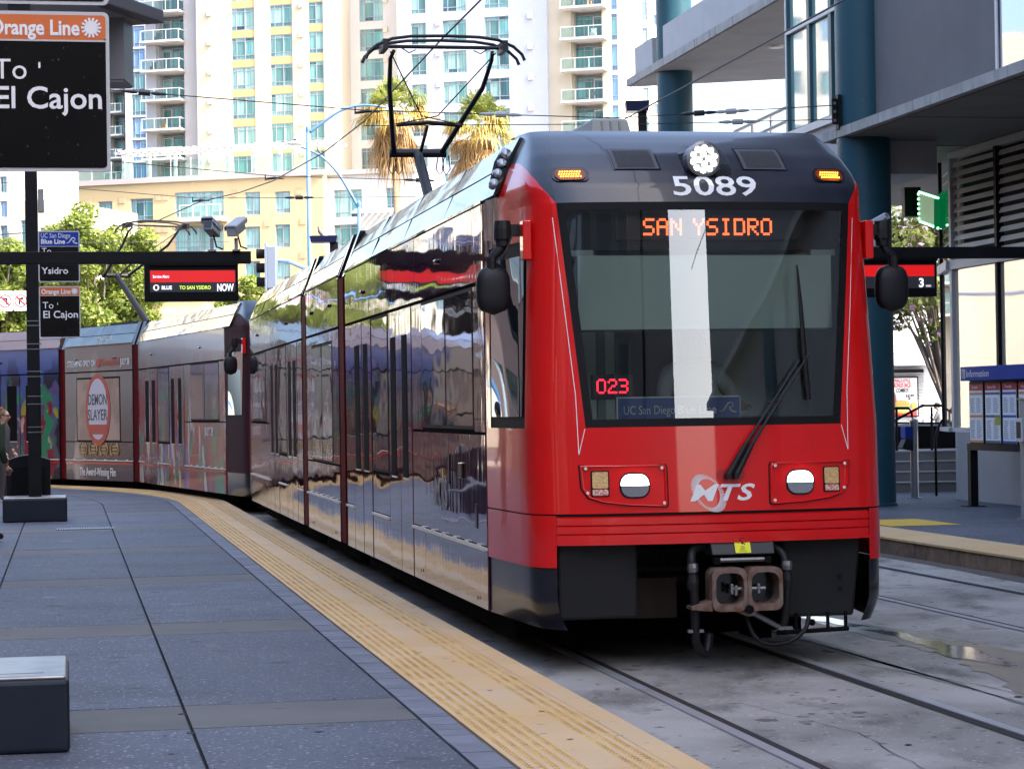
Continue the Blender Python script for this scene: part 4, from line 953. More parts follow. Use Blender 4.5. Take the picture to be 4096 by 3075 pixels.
# arms with departure displays
M_case = mat('display_case', (.003, .003, .004), .5, spec=.12)
M_scr = mat('screen_black', (.004, .004, .005), .3, emis=((.004, .004, .006), 1))
M_scrred = mat('screen_red', (.35, .01, .01), .4, emis=((.75, .006, .006), .17))
M_txw = mat('screen_text_white', (.8, .8, .8), .5, emis=((.85, .88, 1), .26)); M_txg = mat('screen_text_green', (.5, .7, .1), .5, emis=((.62, .85, .06), .26))
def display(loc, w, h, label, kind):
    r = thing('departure_display', label, 'display', loc, TH)
    MB().box(-w / 2 - .03, w / 2, -.09, .16, -h, 0).build('case', M_case, r, bevel=.01)
    MB().box(-w / 2 + .035, w / 2 - .035, -.0945, -.085, -h + .11, -.085).build('screen', M_scr, r)
    MB().box(-w / 2 + .03, w / 2 + .0, -.13, .1, -.03, .012).build('visor', M_case, r)
    x0, x1 = -w / 2 + .04, w / 2 - .04
    MB().box(x0, x1, -.097, -.09, -.235, -.09).build('alert_bar', M_scrred, r)
    if kind == 'left':
        text('Service Alert:', .05, M_txw, r, (x0 + .03, -.099, -.18), width=.20, bold=.02)
        MB().lathe([(.037, -.003), (.037, 0)], (x0 + .07, -.097, -.30), 20, 'y').build('tram_icon', M_txw, r); MB().box(x0 + .052, x0 + .088, -.103, -.099, -.322, -.275).build('tram_icon', M_scr, r)
        text('BLUE', .062, M_txw, r, (x0 + .135, -.099, -.322), width=.125, bold=.03); text('TO SAN YSIDRO', .062, M_txg, r, (x0 + .355, -.099, -.322), width=.385, bold=.02); text('NOW', .125, M_txw, r, (x1 - .225, -.099, -.345), width=.205, bold=.03)
    else:
        text('3', .16, M_txw, r, (x1 - .22, -.099, -.375), bold=.03); text('min', .05, M_txw, r, (x1 - .12, -.099, -.375))
    return r
pL = at(773, 1130, 28.7); sL = 13.72
def lat_of(p): q = Vector((p.x, p.y)) - TRAM; return q.x * TN.x + q.y * TN.y, q.x * TD.x + q.y * TD.y
lL, sL = lat_of(pL); armz = at(500, 1032, 28.6).z
def arm(l0, l1, s, z, label, lp):
    r = thing('display_arm', label, 'arm', T(l0, s, z), TH); n = l1 - l0
    MB().box(0, n, -.07, .07, -.075, .075).build('arm_tube', M_post, r, bevel=.008)
    MB().box(lp - l0 - .1, lp - l0 + .1, -.1, .1, -z + PZ, .3).build('arm_post', M_post, r, bevel=.012)
    return r
ptip = at(1005, 1032, 28.8); arm(-6.3, lat_of(ptip)[0], sL + .05, armz, 'black horizontal arm at the left with a display under it and cameras on top', -6.2)
hL = at(773, 1057, 28.7).z; display(T(lL - .01, sL, armz - .078), 1.12, hL - at(773, 1207, 28.7).z, 'departure display hanging under the left arm, reading San Ysidro NOW', 'left')
pR = at(3610, 1050, 30.4); lR, sR = lat_of(pR); azr = at(3800, 1012, 30.6).z
arm(lR - .8, 12.5, sR + .05, azr, 'black horizontal arm at the right behind the tram mirror', 12.2)
display(T(lR - .12, sR, azr - .08), 1.12, .50, 'departure display half hidden by the right-hand tram mirror, reading 3 min', 'right')
M_cctv = mat('camera_grey', (.40, .42, .46), .45, noise=(4, .3, .7), col2=(.34, .36, .4))
def cctv(l, s, z, rz, tilt, label, white=False):
    r = thing('security_camera', label, 'camera', T(l, s, z), TH)
    MB().tube([(0, 0, 0), (0, 0, .16)], .022, 8).build('camera_stalk', M_cctv, r); MB().box(-.05, .05, -.05, .05, 0, .02).build('camera_foot', M_greysteel, r)
    Mx = Matrix.Translation((0, 0, .28)) @ Matrix.Rotation(rz, 4, 'Z') @ Matrix.Rotation(tilt, 4, 'X')
    MB(Mx).box(-.065, .065, -.17, .17, -.06, .06).build('camera_body', M_cctv, r, bevel=.012)
    MB(Mx).prism([(-.08, .02), (-.08, .075), (-.06, .09), (.06, .09), (.08, .075), (.08, .02), (.072, .02), (.072, .07), (-.072, .07), (-.072, .02)], 'y', -.22, .19).build('camera_hood', M_cctv, r)
    MB(Mx).box(-.05, .05, -.174, -.169, -.045, .045).build('camera_window', M_blackgl, r)
    MB().tube([(.02, .05, .22), (.06, .06, .06), (.14, .05, .03)], .012, 6).build('camera_cable', M_hose, r); return r
p = at(848, 1000, 28.75); a, b = lat_of(p); cctv(a, b, armz + .075, -.35, radians(-14), 'left of the two security cameras on the arm, lens towards us')
p = at(945, 1000, 28.75); a, b = lat_of(p); cctv(a, b, armz + .075, 2.7, radians(-20), 'right of the two security cameras on the arm, seen from behind')
p = at(3500, 990, 30.5); a, b = lat_of(p); cctv(a, b, azr + .075, .9, radians(-25), 'white camera hood peeping out right of the tram pillar')

# litter bin behind the post
p = on_level(115, 1978, PZ); a, b = lat_of(p); b = 22.6; a = lat_of(at(115, 1900, T(-5, 22.6).y))[0]
lb = thing('litter_bin', 'tall black litter bin with a curved top behind the banded post', 'litter bin', T(a, b, PZ), TH)
pts = [(-.34, 0), (-.34, .90)] + [(-.34 + .68 * q / 10, .90 + .085 * sin(pi * q / 10)) for q in range(1, 10)] + [(.34, .90), (.34, 0)]
MB().prism(pts, 'y', -.3, .3).build('bin_body', M_post, lb, bevel=.01); MB().box(-.27, .27, -.306, -.298, .08, .8).build('bin_door', M_case, lb, bevel=.006); MB().box(-.36, .36, -.32, .32, 0, .05).build('bin_plinth', M_case, lb)

# shelter canopy at the top left
cn = thing('shelter_canopy', 'grey shelter canopy corner with a hanging box above the near sign', 'canopy')
M_canopy = mat('canopy_grey', (.17, .175, .19), .5, .2, noise=(2, .3, .7), col2=(.20, .205, .22)); M_soff = mat('canopy_soffit', (.42, .43, .44), .6)
C = at(657, 95, 20.5); d1 = Vector((.30, .95, 0)).normalized(); d2 = Vector((-.95, .30, 0))
def cpt(a, b, z): q = Vector((C.x, C.y, 0)) + d1 * a + d2 * b; return (q.x, q.y, z)
zc = C.z; th_ = at(657, 42, 20.5).z - zc
MB().hexa([cpt(-5, 0, zc), cpt(0, 0, zc), cpt(0, 3, zc), cpt(-5, 3, zc), cpt(-5, 0, zc + th_), cpt(0, 0, zc + th_), cpt(0, 3, zc + th_), cpt(-5, 3, zc + th_)]).build('canopy_roof', M_canopy, cn, bevel=.012)
MB().hexa([cpt(-4.9, .12, zc - .01), cpt(-.1, .12, zc - .01), cpt(-.1, 2.9, zc - .01), cpt(-4.9, 2.9, zc - .01), cpt(-4.9, .12, zc), cpt(-.1, .12, zc), cpt(-.1, 2.9, zc), cpt(-4.9, 2.9, zc)]).build('canopy_soffit', M_soff, cn)
B0, B1 = at(380, 328, 20.2), at(505, 328, 20.2)
MB().box(B0.x, B1.x, 20.1, 20.6, B0.z, zc + .1).build('hanging_box', M_canopy, cn, bevel=.008); MB().box(B0.x + .01, B1.x - .01, 20.12, 20.58, B0.z - .012, B0.z).build('box_lid', M_soff, cn)

# ================================================================ overhead line
M_wire = mat('wire_dark', (.02, .02, .022), .5)
M_insul = mat('insulator_dark', (.03, .03, .034), .4); M_insulw = mat('insulator_pale', (.5, .5, .5), .4)
def cable(name, label, pts, r=.011, ins=(), hang=(), m=None, cat='overhead wire', group=None):
    t = thing(name, label, cat, (0, 0, 0), group=group); pts = [Vector(p) for p in pts]
    MB().tube(pts, r, 6).build('wire', M_wire, t)
    cum = [0]
    for a, b in zip(pts, pts[1:]): cum.append(cum[-1] + (b - a).length)
    for f, mm in ins:
        d = f * cum[-1]; k = max(i for i in range(len(pts) - 1) if cum[i] <= d); a, b = pts[k], pts[k + 1]; u = (b - a).normalized(); c = a + u * (d - cum[k])
        MB().tube([c - u * .33, c - u * .28, c - u * .17, c - u * .1], [.008, .022, .03, .02], 8).build('insulator_end', mm, t)
        MB().tube([c - u * .085, c - u * .08, c + u * .08, c + u * .085], [.03, .045, .045, .03], 8).build('insulator', mm, t)
        MB().tube([c + u * .1, c + u * .17, c + u * .28, c + u * .33], [.02, .03, .022, .008], 8).build('insulator_end', mm, t)
    for h in hang:
        h = Vector(h); MB().tube([h + Vector((-.16, 0, -.01)), h + Vector((.03, 0, .02)), h + Vector((.22, 0, .0))], [.018, .028, .01], 6).build('clamp', M_wire, t); MB().tube([h + Vector((-.15, 0, -.02)), h + Vector((-.15, 0, .09))], .012, 6).build('clamp_pin', M_wire, t)
    return t
cable('contact_wire', 'long contact wire above the red tram, rising past its pantograph', [T(0, s, z) for s, z in ((-14, 6.14), (0, 6.14), (11.3, 6.13), (18.5, 6.06), (24, 6.2), (30.5, 6.36), (33, 6.36), (35.5, 6.38), (37.8, 6.14), (41, 6.2), (45, 6.3), (50, 6.3), (56, 6.3))], .011)
cable('contact_wire', 'contact wire above the empty track, crossing the teal columns', [TS(3.75, s, 6.02 + .004 * abs(s - 18)) for s in [-16, -5, 5, 18.4, 24, 29, 34, 39, 44, 50]], .011)
s1, zc2 = on_lat(3340, 422, 7.5)
cable('span_wire', 'span wire with dark insulators running to the bracket on the near teal column', [T(-11, 18.4, 7.1), T(-4.9, 18.4, 6.55), T(0, 18.4, 6.2), T(3.75, 18.4, 6.12), T(7.5, s1, zc2)], .008, ((.33, M_insul), (.42, M_insul), (.70, M_insulw), (.87, M_insul), (.90, M_insulw)), (T(0, 18.4, 6.17),))
cable('span_wire', 'second span wire below the palms, between hangers on the two tracks', [T(-12, 30.5, 7.3), T(-5.5, 30.5, 6.85), T(0, 30.5, 6.46), T(3.75, 30.5, 6.42), TS(10, 28.6, 6.9)], .008, ((.25, M_insul), (.66, M_insul)), (T(0, 30.5, 6.4),))
cable('span_wire', 'third span wire before the yellow building, with one dark insulator', [T(-12, 35.5, 7.1), T(-5.5, 35.5, 6.7), T(0, 35.5, 6.46), TS(3.75, 34, 6.38), TS(10, 34, 6.9)], .008, ((.2, M_insul), (.60, M_insul)), (T(0, 35.5, 6.4), TS(3.75, 34, 6.3)))
cable('span_wire', 'pale distant span wire over the roof of the second tram', [T(-14, 46, 6.4), T(-5, 46, 6.2), T(0, 46, 6.15), T(9, 46, 6.6)], .008, ((.3, M_insulw), (.5, M_insulw)))
cable('guy_wire', 'lower guy wire from the column bracket to the second track', [T(7.5, s1, zc2 - .22), T(4.5, 18.9, 6.1), T(0, 18.6, 6.0)], .007, ((.22, M_insulw),))

# ================================================================ people
def person(label, loc, rz, top, legs, skin=(.42, .25, .17), hair=(.05, .03, .02), cap=None, pose='stand', bun=False, h=1.72, mask=False, shoes=(.012, .012, .014)):
    """one continuous body grown over a posed skeleton; faces +x of its own frame, origin between the feet"""
    J = {}; k = h / 1.72
    if pose == 'sit':
        J = dict(pel=(0, 0, .0), sp=(.0, 0, .22), ch=(.0, 0, .42), nk=(.02, 0, .58), hd=(.06, 0, .68), ht=(.05, 0, .80))
        for sg, n in ((1, 'l'), (-1, 'r')):
            J.update({n + 'sh': (0, sg * .19, .50), n + 'el': (.16, sg * .27, .28), n + 'wr': (.40, sg * .24, .26), n + 'hp': (.05, sg * .1, -.02), n + 'kn': (.45, sg * .13, .02), n + 'an': (.48, sg * .13, -.38), n + 'to': (.62, sg * .13, -.44)})
    else:
        J = dict(pel=(0, 0, .95), sp=(.0, 0, 1.12), ch=(.01, 0, 1.32), nk=(0, 0, 1.47), hd=(.03, 0, 1.56), ht=(.02, 0, 1.66))
        for sg, n in ((1, 'l'), (-1, 'r')):
            J.update({n + 'sh': (0, sg * .18, 1.40), n + 'el': (-.03, sg * .25, 1.12), n + 'wr': (.12, sg * .22, .93), n + 'hp': (0, sg * .09, .90), n + 'kn': (.03, sg * .10, .50), n + 'an': (0, sg * .11, .09), n + 'to': (.16, sg * .13, .045)})
        if pose == 'push': 
            for sg, n in ((1, 'l'), (-1, 'r')): J[n + 'el'] = (.12, sg * .25, 1.16); J[n + 'wr'] = (.38, sg * .2, 1.10)
    ks = list(J); V = [Vector(J[q]) * k for q in ks]; I = {q: i for i, q in enumerate(ks)}
    E_ = [('pel', 'sp'), ('sp', 'ch'), ('ch', 'nk'), ('nk', 'hd'), ('hd', 'ht')]
    for n in 'lr': E_ += [('ch', n + 'sh'), (n + 'sh', n + 'el'), (n + 'el', n + 'wr'), ('pel', n + 'hp'), (n + 'hp', n + 'kn'), (n + 'kn', n + 'an'), (n + 'an', n + 'to')]
    me = bpy.data.meshes.new('body'); me.from_pydata([v[:] for v in V], [(I[a], I[b]) for a, b in E_], []); o = bpy.data.objects.new('body', me); COL.objects.link(o)
    md = o.modifiers.new('skin', 'SKIN'); md.use_smooth_shade = True
    rad = dict(pel=(.15, .12), sp=(.14, .11), ch=(.165, .12), nk=(.055, .055), hd=(.085, .10), ht=(.07, .085), sh=(.075, .075), el=(.052, .052), wr=(.038, .038), hp=(.10, .10), kn=(.068, .068), an=(.045, .05), to=(.04, .035))
    for q, sv in zip(ks, me.skin_vertices[0].data):
        r = rad.get(q, rad.get(q[1:], (.06, .06))); sv.radius = (r[0] * k, r[1] * k); sv.use_root = (q == 'pel')
    o.modifiers.new('sub', 'SUBSURF').levels = 2
    dg = bpy.context.evaluated_depsgraph_get(); m2 = bpy.data.meshes.new_from_object(o.evaluated_get(dg)); bpy.data.objects.remove(o)
    key = '%.3f_%.3f_%.3f' % tuple(top)
    ms = (mat('skin_%.2f' % skin[0], skin, .55), mat('top_' + key, top, .85, bump=(30, .3, .01)), mat('legs_%.3f' % (legs[0] + legs[2]), legs, .85, bump=(30, .3, .01)), mat('shoes', shoes, .5))
    m2.materials.clear()
    for m_ in ms: m2.materials.append(m_)
    W = {n: J[n + 'wr'] for n in 'lr'}
    for f in m2.polygons:
        c = f.center / k; z = c.z; i = 1
        if z > J['nk'][2] + .01: i = 0
        elif min((c - Vector(W[n])).length for n in 'lr') < .09: i = 0
        elif pose == 'sit': i = 2 if (z < .04 and c.x > -.2) else 1
        elif z < .085: i = 3
        elif z < .93 and abs(c.y) < .2: i = 2
        f.material_index = i; f.use_smooth = True
    r = thing('person', label, 'person', loc, rz); link('body', m2, None, r)
    H = Vector(J['hd']) * k; hm = mat('hair_%.2f' % hair[0], hair, .8, bump=(60, .5, .01)); sk = ms[0]
    # head: skull, nose, ears, hands
    def ellip(c, rx, ry, rz_, nm, m_, keep=None, n=14):
        rows = []
        for j in range(n // 2 + 1):
            t = -pi / 2 + pi * j / (n // 2); rows.append([(c[0] + rx * cos(t) * cos(2 * pi * i / n), c[1] + ry * cos(t) * sin(2 * pi * i / n), c[2] + rz_ * sin(t)) for i in range(n)])
        return MB().grid(rows, closed=True).build(nm, m_, r, smooth=True)
    hc = (H.x + .0, 0, H.z + .055); ellip(hc, .098, .076, .12, 'head', sk); ellip((hc[0] + .1, 0, hc[2] - .015), .022, .014, .024, 'nose', sk)
    for sg in (-1, 1): ellip((hc[0] - .005, sg * .077, hc[2] - .01), .018, .01, .03, 'ear', sk); ellip((hc[0] + .087, sg * .03, hc[2] + .012), .012, .013, .008, 'eye', M_black)
    ellip((hc[0] + .09, 0, hc[2] - .055), .012, .026, .007, 'mouth', mat('lips', (.3, .1, .09), .5))
    if mask: ellip((hc[0] + .052, 0, hc[2] - .045), .062, .062, .058, 'face_mask', M_black)
    ellip((hc[0] - .022, 0, hc[2] + .028), .098, .084, .11, 'hair', hm)
    if bun: ellip((hc[0] - .06, 0, hc[2] + .14), .045, .045, .04, 'hair_bun', hm); MB().tube([(hc[0] - .02, -.082, hc[2] + .02), (hc[0] + .10, -.05, hc[2] + .02), (hc[0] + .105, .05, hc[2] + .02), (hc[0] - .02, .082, hc[2] + .02)], .009, 6).build('sunglasses', M_black, r)
    if cap: ellip((hc[0] - .005, 0, hc[2] + .07), .108, .092, .07, 'cap', mat('cap_dark', cap, .8)); MB().prism([(hc[0] + .05, -.07), (hc[0] + .17, -.05), (hc[0] + .18, .05), (hc[0] + .05, .07)], 'z', hc[2] + .06, hc[2] + .072).build('cap_peak', mat('cap_dark', cap, .8), r)
    # hands: palm, four fingers, thumb
    for sg, n in ((1, 'l'), (-1, 'r')):
        w = Vector(J[n + 'wr']) * k; d = (w - Vector(J[n + 'el']) * k).normalized(); hb = MB()
        side_ = d.cross(Vector((0, 0, 1))).normalized(); dn = d.cross(side_).normalized()
        hb.tube([w, w + d * .05, w + d * .09], [.03, .038, .034], 8)
        for f_, L_ in ((-.027, .062), (-.009, .075), (.009, .07), (.026, .055)):
            b = w + d * .085 + side_ * f_; hb.tube([b, b + d * L_ * .5 + dn * .006, b + d * L_ * .85 + dn * .024], [.0095, .0085, .007], 6)
        b = w + d * .03 + side_ * (.036 * -sg); hb.tube([b, b + d * .03 + side_ * (-sg * .02), b + d * .06 + side_ * (-sg * .022) + dn * .01], [.011, .010, .008], 6)
        hb.build('hand', sk, r, smooth=True)
    return r
p = at(-52, 2163, on_level(10, 2163, PZ).y); person('person in a dark green jacket and black trousers cut off by the left edge', (p.x, p.y, PZ), 1.2, (.018, .035, .014), (.012, .013, .02), h=1.78)
p = at(12, 1700, 43); person('person with a hair bun and sunglasses behind the litter bin', (p.x, 43, PZ), -.2, (.04, .04, .05), (.05, .04, .045), hair=(.16, .09, .05), bun=True, h=1.70)
dv = T(.10, 1.0, 1.56); person('tram driver in a grey shirt seated behind the windscreen', dv, TH - pi / 2, (.30, .34, .34), (.02, .02, .025), skin=(.24, .13, .09), pose='sit')
p = at(3752, 1640, 80); person('worker in a dark cap and grey shirt beside the white wall', (p.x, 80, .02), 2.9, (.09, .09, .10), (.03, .03, .035), cap=(.015, .015, .03), pose='push', mask=True, h=1.7)
# ================================================================ station buildings on the right (frame: x = l, y = s)
M_conc = mat('station_concrete', (.33, .32, .31), .75, noise=(1.2, .3, .7), col2=(.26, .25, .245), streak=((.6, 2.5, .6), (.17, .165, .16), .6, .78), bump=(20, .25, .01))
M_fascia = mat('weathered_fascia', (.36, .35, .34), .75, noise=(3, .35, .65), col2=(.27, .265, .26), streak=((4, 7, .8), (.15, .145, .14), .55, .72), bump=(25, .25, .01))
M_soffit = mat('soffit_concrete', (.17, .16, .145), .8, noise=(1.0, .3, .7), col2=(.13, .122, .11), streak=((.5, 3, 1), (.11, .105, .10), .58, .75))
M_stucco = mat('grey_stucco', (.16, .155, .155), .85, noise=(1.5, .3, .7), col2=(.14, .135, .135), bump=(120, .5, .006))
M_teal = mat('column_teal', (.014, .062, .088), .45, spec=.3, noise=(1.5, .3, .7), col2=(.018, .072, .10), streak=((5, 5, .35), (.03, .06, .07), .60, .85), speck=(40, (.06, .08, .09), .992), bump=(60, .1, .004))
M_mull = mat('mullion_teal', (.035, .085, .10), .45); M_mullw = mat('mullion_pale', (.52, .52, .54), .45)
def facade_glass(name, tint, ior=1.9): 
    m = mat(name, tint, .03, spec=1.0, coat=1.0, bump=(.35, .05, .05)); m.node_tree.nodes['Principled BSDF'].inputs['IOR'].default_value = ior; return m
M_fgl = facade_glass('bay_glass', (.22, .40, .38), 1.55); M_fgd = facade_glass('shop_glass', (.62, .55, .43), 1.8)  # shop glass tint is cream, standing for sunlit facades mirrored in it
def st(name, label, cat, group=None): return thing(name, label, cat, (TRAM.x, TRAM.y, 0), TH, group)
sb = st('station_building', 'grey station block on teal columns over the right platform', 'building')
FZ0, FZ1 = 5.92, 6.09
mb = MB(); mb.box(7.5, 15, -28.4, 19.95, FZ0 + .02, FZ1); mb.build('floor_slab', M_fascia, sb)
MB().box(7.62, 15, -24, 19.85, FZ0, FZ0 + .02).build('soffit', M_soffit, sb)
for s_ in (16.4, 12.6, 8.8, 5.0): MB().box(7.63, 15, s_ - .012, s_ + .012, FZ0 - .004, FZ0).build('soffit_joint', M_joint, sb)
sw0, z_ = on_lat(3995, 250, 8.0)
MB().box(8.0, 8.3, sw0, 19.2, FZ1, 12).build('wall', M_stucco, sb)
MB().box(8.0, 22, -28.5, sw0 - 3.6, FZ1, 44).build('wall', M_stucco, sb); MB().box(8.31, 22, sw0 - 3.6, 19.2, FZ1, 44).build('wall', M_stucco, sb); MB().box(8.0, 8.3, sw0 - 3.6, 19.2, 12.01, 44).build('wall', M_stucco, sb)
for q in range(2):            # window at the picture's right edge
    a, b = sw0 - 1.75 * (q + 1), sw0 - 1.75 * q
    for z0, z1 in ((FZ1 + .06, 7.35), (7.37, 8.9), (8.92, 11.9)):
        w = MB().box(8.02, 8.12, a + .02, b - .02, z0, z1).build('window', M_mullw if z0 < 7.3 else M_mullw, sb, None); MB().box(8.012, 8.02, a + .1, b - .1, z0 + .08, z1 - .08).build('pane', facade_glass('upper_glass', (.25, .36, .40), 2.2), w)
MB().box(7.98, 8.3, sw0 - .0, sw0 + .07, FZ1, 12).build('window_jamb', M_mullw, sb)
for a_, b_, c_ in ((-28.5, -5.05, 8.02), (-5, 21, 13.2)): MB().box(c_, 22, a_, b_, PZ, FZ0 - .001).build('added_ground_wall', M_conc, sb)  # unseen walls added to keep the glare below the block out of reflections
MB().box(9.3, 22, 20.0, 31, FZ0 + .02, FZ1).build('rear_slab', M_fascia, sb); MB().box(9.35, 22, 20.05, 30.9, FZ0, FZ0 + .02).build('rear_soffit', mat('rear_soffit_lit', (.33, .30, .26), .8, noise=(1, .3, .7), col2=(.28, .255, .22)), sb)  # rear soffit colour is paler, standing for the light that reaches it
# glazed bay beyond the near column
bs0, bz = on_lat(3153, 500, 8.05); bs1 = 19.35
sz_a = on_lat(3165, 530, 8.05)[1]; ml = on_lat(3250, 82, 8.05)[1]
MB().box(8.05, 9.2, bs1, bs0, 5.4, sz_a - .12).build('bay_parapet', mat('bay_parapet_grey', (.40, .39, .41), .7, noise=(3, .3, .7), col2=(.35, .34, .36)), sb)
MB().box(7.98, 9.25, bs1, bs0 + .03, sz_a - .12, sz_a).build('bay_sill', M_mullw, sb)
cols_ = [bs0, on_lat(3238, 300, 8.05)[0], on_lat(3325, 300, 8.05)[0], bs1]
rows_ = [sz_a, ml, ml + 2.0, ml + 4.2]
for i in range(3):
    for j in range(3):
        a, b = cols_[i + 1] + .05, cols_[i] - .05
        if b - a < .05: continue
        MB().box(8.09, 8.10, a, b, rows_[j] + .05, rows_[j + 1] - .05).build('bay_pane', M_fgl, sb)
for c_ in cols_: MB().box(8.03, 8.16, c_ - .07, c_ + .07, sz_a, rows_[-1]).build('bay_mullion', M_mull, sb)
for r_ in rows_[1:]: MB().box(8.02, 8.12, bs1, bs0, r_ - .035, r_ + .035).build('bay_transom', M_mullw, sb)
MB().box(8.02, 9.2, bs0 - .04, bs0 + .02, sz_a, rows_[-1]).build('bay_end', M_mullw, sb)
MB().box(8.3, 9.2, bs1 + .1, bs0 - .1, sz_a, sz_a + .02).build('bay_floor', M_conc, sb); MB().box(9.2, 9.25, bs1, bs0, sz_a, rows_[-1]).build('bay_back', mat('bay_back_pale', (.5, .56, .54), .7), sb)
def column(l, s, r, z1, label):
    t = thing('column', label, 'column', TS(l, s, 0), TH); MB().lathe([(r, PZ), (r, z1)], n=40).build('shaft', M_teal, t, smooth=False, angle=.5)
    MB().lathe([(r + .02, PZ), (r + .02, PZ + .04), (r, PZ + .05)], n=40).build('base_ring', M_teal, t); return t
c2 = column(7.93, 19.2, .415, 12, 'near teal round column just right of the red tram')
cb = thing('wire_bracket', 'dark bolted bracket on the near teal column holding the span wires', 'bracket', TS(7.52, s1 if False else 19.1, zc2 - .12), TH)
MB().box(-.05, .0, -.07, .07, -.28, .26).build('bracket_plate', M_post, cb); MB().box(-.13, -.05, -.015, .015, -.2, .2).build('bracket_fin', M_post, cb)
for z in (-.14, .0, .13): MB().lathe([(.025, -.02), (.025, .02)], (-.09, 0, z), 10, 'y').build('bracket_bolt', M_greysteel, cb)
column(9.72, 37.1, .415, 14, 'far teal round column under the raised deck')
column(7.93, .8, .415, FZ0, 'teal round column outside the picture to the right'); column(7.93, -17, .415, FZ0, 'teal round column behind the viewer')
# raised deck
dk = thing('raised_deck', 'concrete raised walkway deck with a pale parapet at the top right', 'walkway', (0, 0, 0))
DZ = 9.58; A = Vector((2.91, 56.5)); B = A + Vector((3.88, -1.05)) * 3.2; Cc = TS(16, 21); Dd = TS(9.2, 21)
def deck(z0, z1, nm, m, inset=0):
    P = [A, B, Vector((Cc.x, Cc.y)), Vector((Dd.x, Dd.y))]; c = sum(P, Vector((0, 0))) / 4; P = [p + (c - p).normalized() * inset for p in P]
    return MB().prism([(p.x, p.y) for p in P], 'z', z0, z1).build(nm, m, dk)
deck(DZ + .02, DZ + .2, 'deck_slab', M_fascia); deck(DZ, DZ + .02, 'deck_soffit', M_conc, .12)
def parapet(sa, sb_, z0, z1, l=9.32, nm='parapet', m=None):
    a, b, c, d = TS(l, sa), TS(l + .2, sa), TS(l + .2, sb_), TS(l, sb_); MB().hexa([(p.x, p.y, z0) for p in (a, b, c, d)] + [(p.x, p.y, z1) for p in (a, b, c, d)]).build(nm, m or mat('parapet_grey', (.42, .42, .44), .7, noise=(2, .3, .7), col2=(.38, .38, .40)), dk)
parapet(23, 36.6, DZ + .2, DZ + 1.0); parapet(37.6, 39.3, DZ + .2, DZ + .9)
for s_ in (25, 27.5, 30, 32.5): parapet(s_, s_ + .06, DZ + 1.0, DZ + 2.3, 9.36, 'rail_post', M_mull)
parapet(23, 34, DZ + 2.3, DZ + 2.36, 9.36, 'top_rail', M_mull); parapet(23, 34, DZ + 1.05, DZ + 2.28, 9.42, 'rail_glass', facade_glass('rail_glass_blue', (.45, .55, .62)))
p = at(3104, 185, TS(10.6, 33).y); MB().lathe([(.0, DZ - .05), (.16, DZ - .05), (.18, DZ)], (p.x, p.y, 0), 20).build('ceiling_light', mat('ceiling_light_pale', (.7, .7, .66), .5), dk)
hr = thing('stair_handrail', 'grey sloping handrail of a stair seen below the raised deck', 'handrail')
for dz in (0, -.5): MB().tube([at(2940, 527 + dz * -110, 62), at(3152, 428 + dz * -110, 58)], .05, 8).build('rail', M_greysteel, hr)
for x, y in ((3085, 460), (3010, 496)): MB().tube([at(x, y, 60), at(x, y + 130, 60)], .045, 8).build('rail_post', M_greysteel, hr)

# glazed shop under the block: curved base wall, glass, louvres
sh = st('station_shop', 'glazed station shop with louvres above and a curved pale concrete base', 'shop')
bz1 = on_lat(3790, 1727, 9.95)[1]; sC = on_lat(3766, 1900, 9.95)[0]
M_cwall = mat('base_wall_pale', (.34, .345, .355), .6, noise=(1.2, .3, .7), col2=(.29, .295, .305), streak=((2, 3, .7), (.5, .5, .51), .70, .86), bump=(30, .1, .006))
pl = [(9.95, -5)] + [(9.95, sC - .8)] + [(10.75 - .8 * cos(pi / 2 * q / 8), sC - .8 + .8 * sin(pi / 2 * q / 8)) for q in range(1, 9)] + [(13, sC), (13, -5)]
MB().prism(pl, 'z', PZ, bz1).build('base_wall', M_cwall, sh, angle=.4)
gz1 = on_lat(3820, 1065, 10.05)[1]; lz1 = FZ0 - .012
ms_ = [on_lat(x, 1300, 10.05)[0] for x in (3812, 3995)]; stp = ms_[0] - ms_[1]; ms_ += [ms_[1] - stp * q for q in range(1, 8)]
P1 = (10.05, ms_[0]); P2 = (10.5, ms_[0] + 1.55)
MB().box(10.0, 10.2, -4, ms_[0], bz1, bz1 + .07).build('sill', M_mullw, sh)
MB().box(10.0, 10.2, -4, ms_[0], gz1 - .05, gz1 + .10).build('head_rail', M_mullw, sh)
for i in range(len(ms_) - 1):
    MB().box(10.08, 10.10, ms_[i + 1] + .03, ms_[i] - .03, bz1 + .07, gz1 - .05).build('shop_pane', M_fgd, sh)
for i, m_ in enumerate(ms_): MB().box(10.02, 10.14, m_ - .045, m_ + .045, bz1 + .07, lz1).build('mullion', M_mullw if i == 0 else M_black, sh)
def chamfer(z0, z1, nm, m, t=.02, a=0.0, b=1.0):
    d = Vector(P2) - Vector(P1); n = Vector((-d.y, d.x)).normalized(); q0 = Vector(P1) + d * a; q1 = Vector(P1) + d * b
    MB().prism([tuple(q0), tuple(q1), tuple(q1 - n * -t), tuple(q0 - n * -t)][::-1], 'z', z0, z1).build(nm, m, sh)
chamfer(bz1 + .07, gz1 - .05, 'corner_pane', M_fgd, .02, .08, .93); chamfer(bz1, bz1 + .07, 'sill', M_mullw, .1); chamfer(gz1 - .05, gz1 + .1, 'head_rail', M_mullw, .1); chamfer(bz1 + .07, lz1, 'mullion', M_black, .06, .94, 1.0)
M_slat = mat('louvre_pale', (.80, .76, .70), .5, noise=(2, .3, .7), col2=(.72, .68, .62)); zl0, zl1 = gz1 + .12, lz1 - .1; NS = 11; pit = (zl1 - zl0) / NS
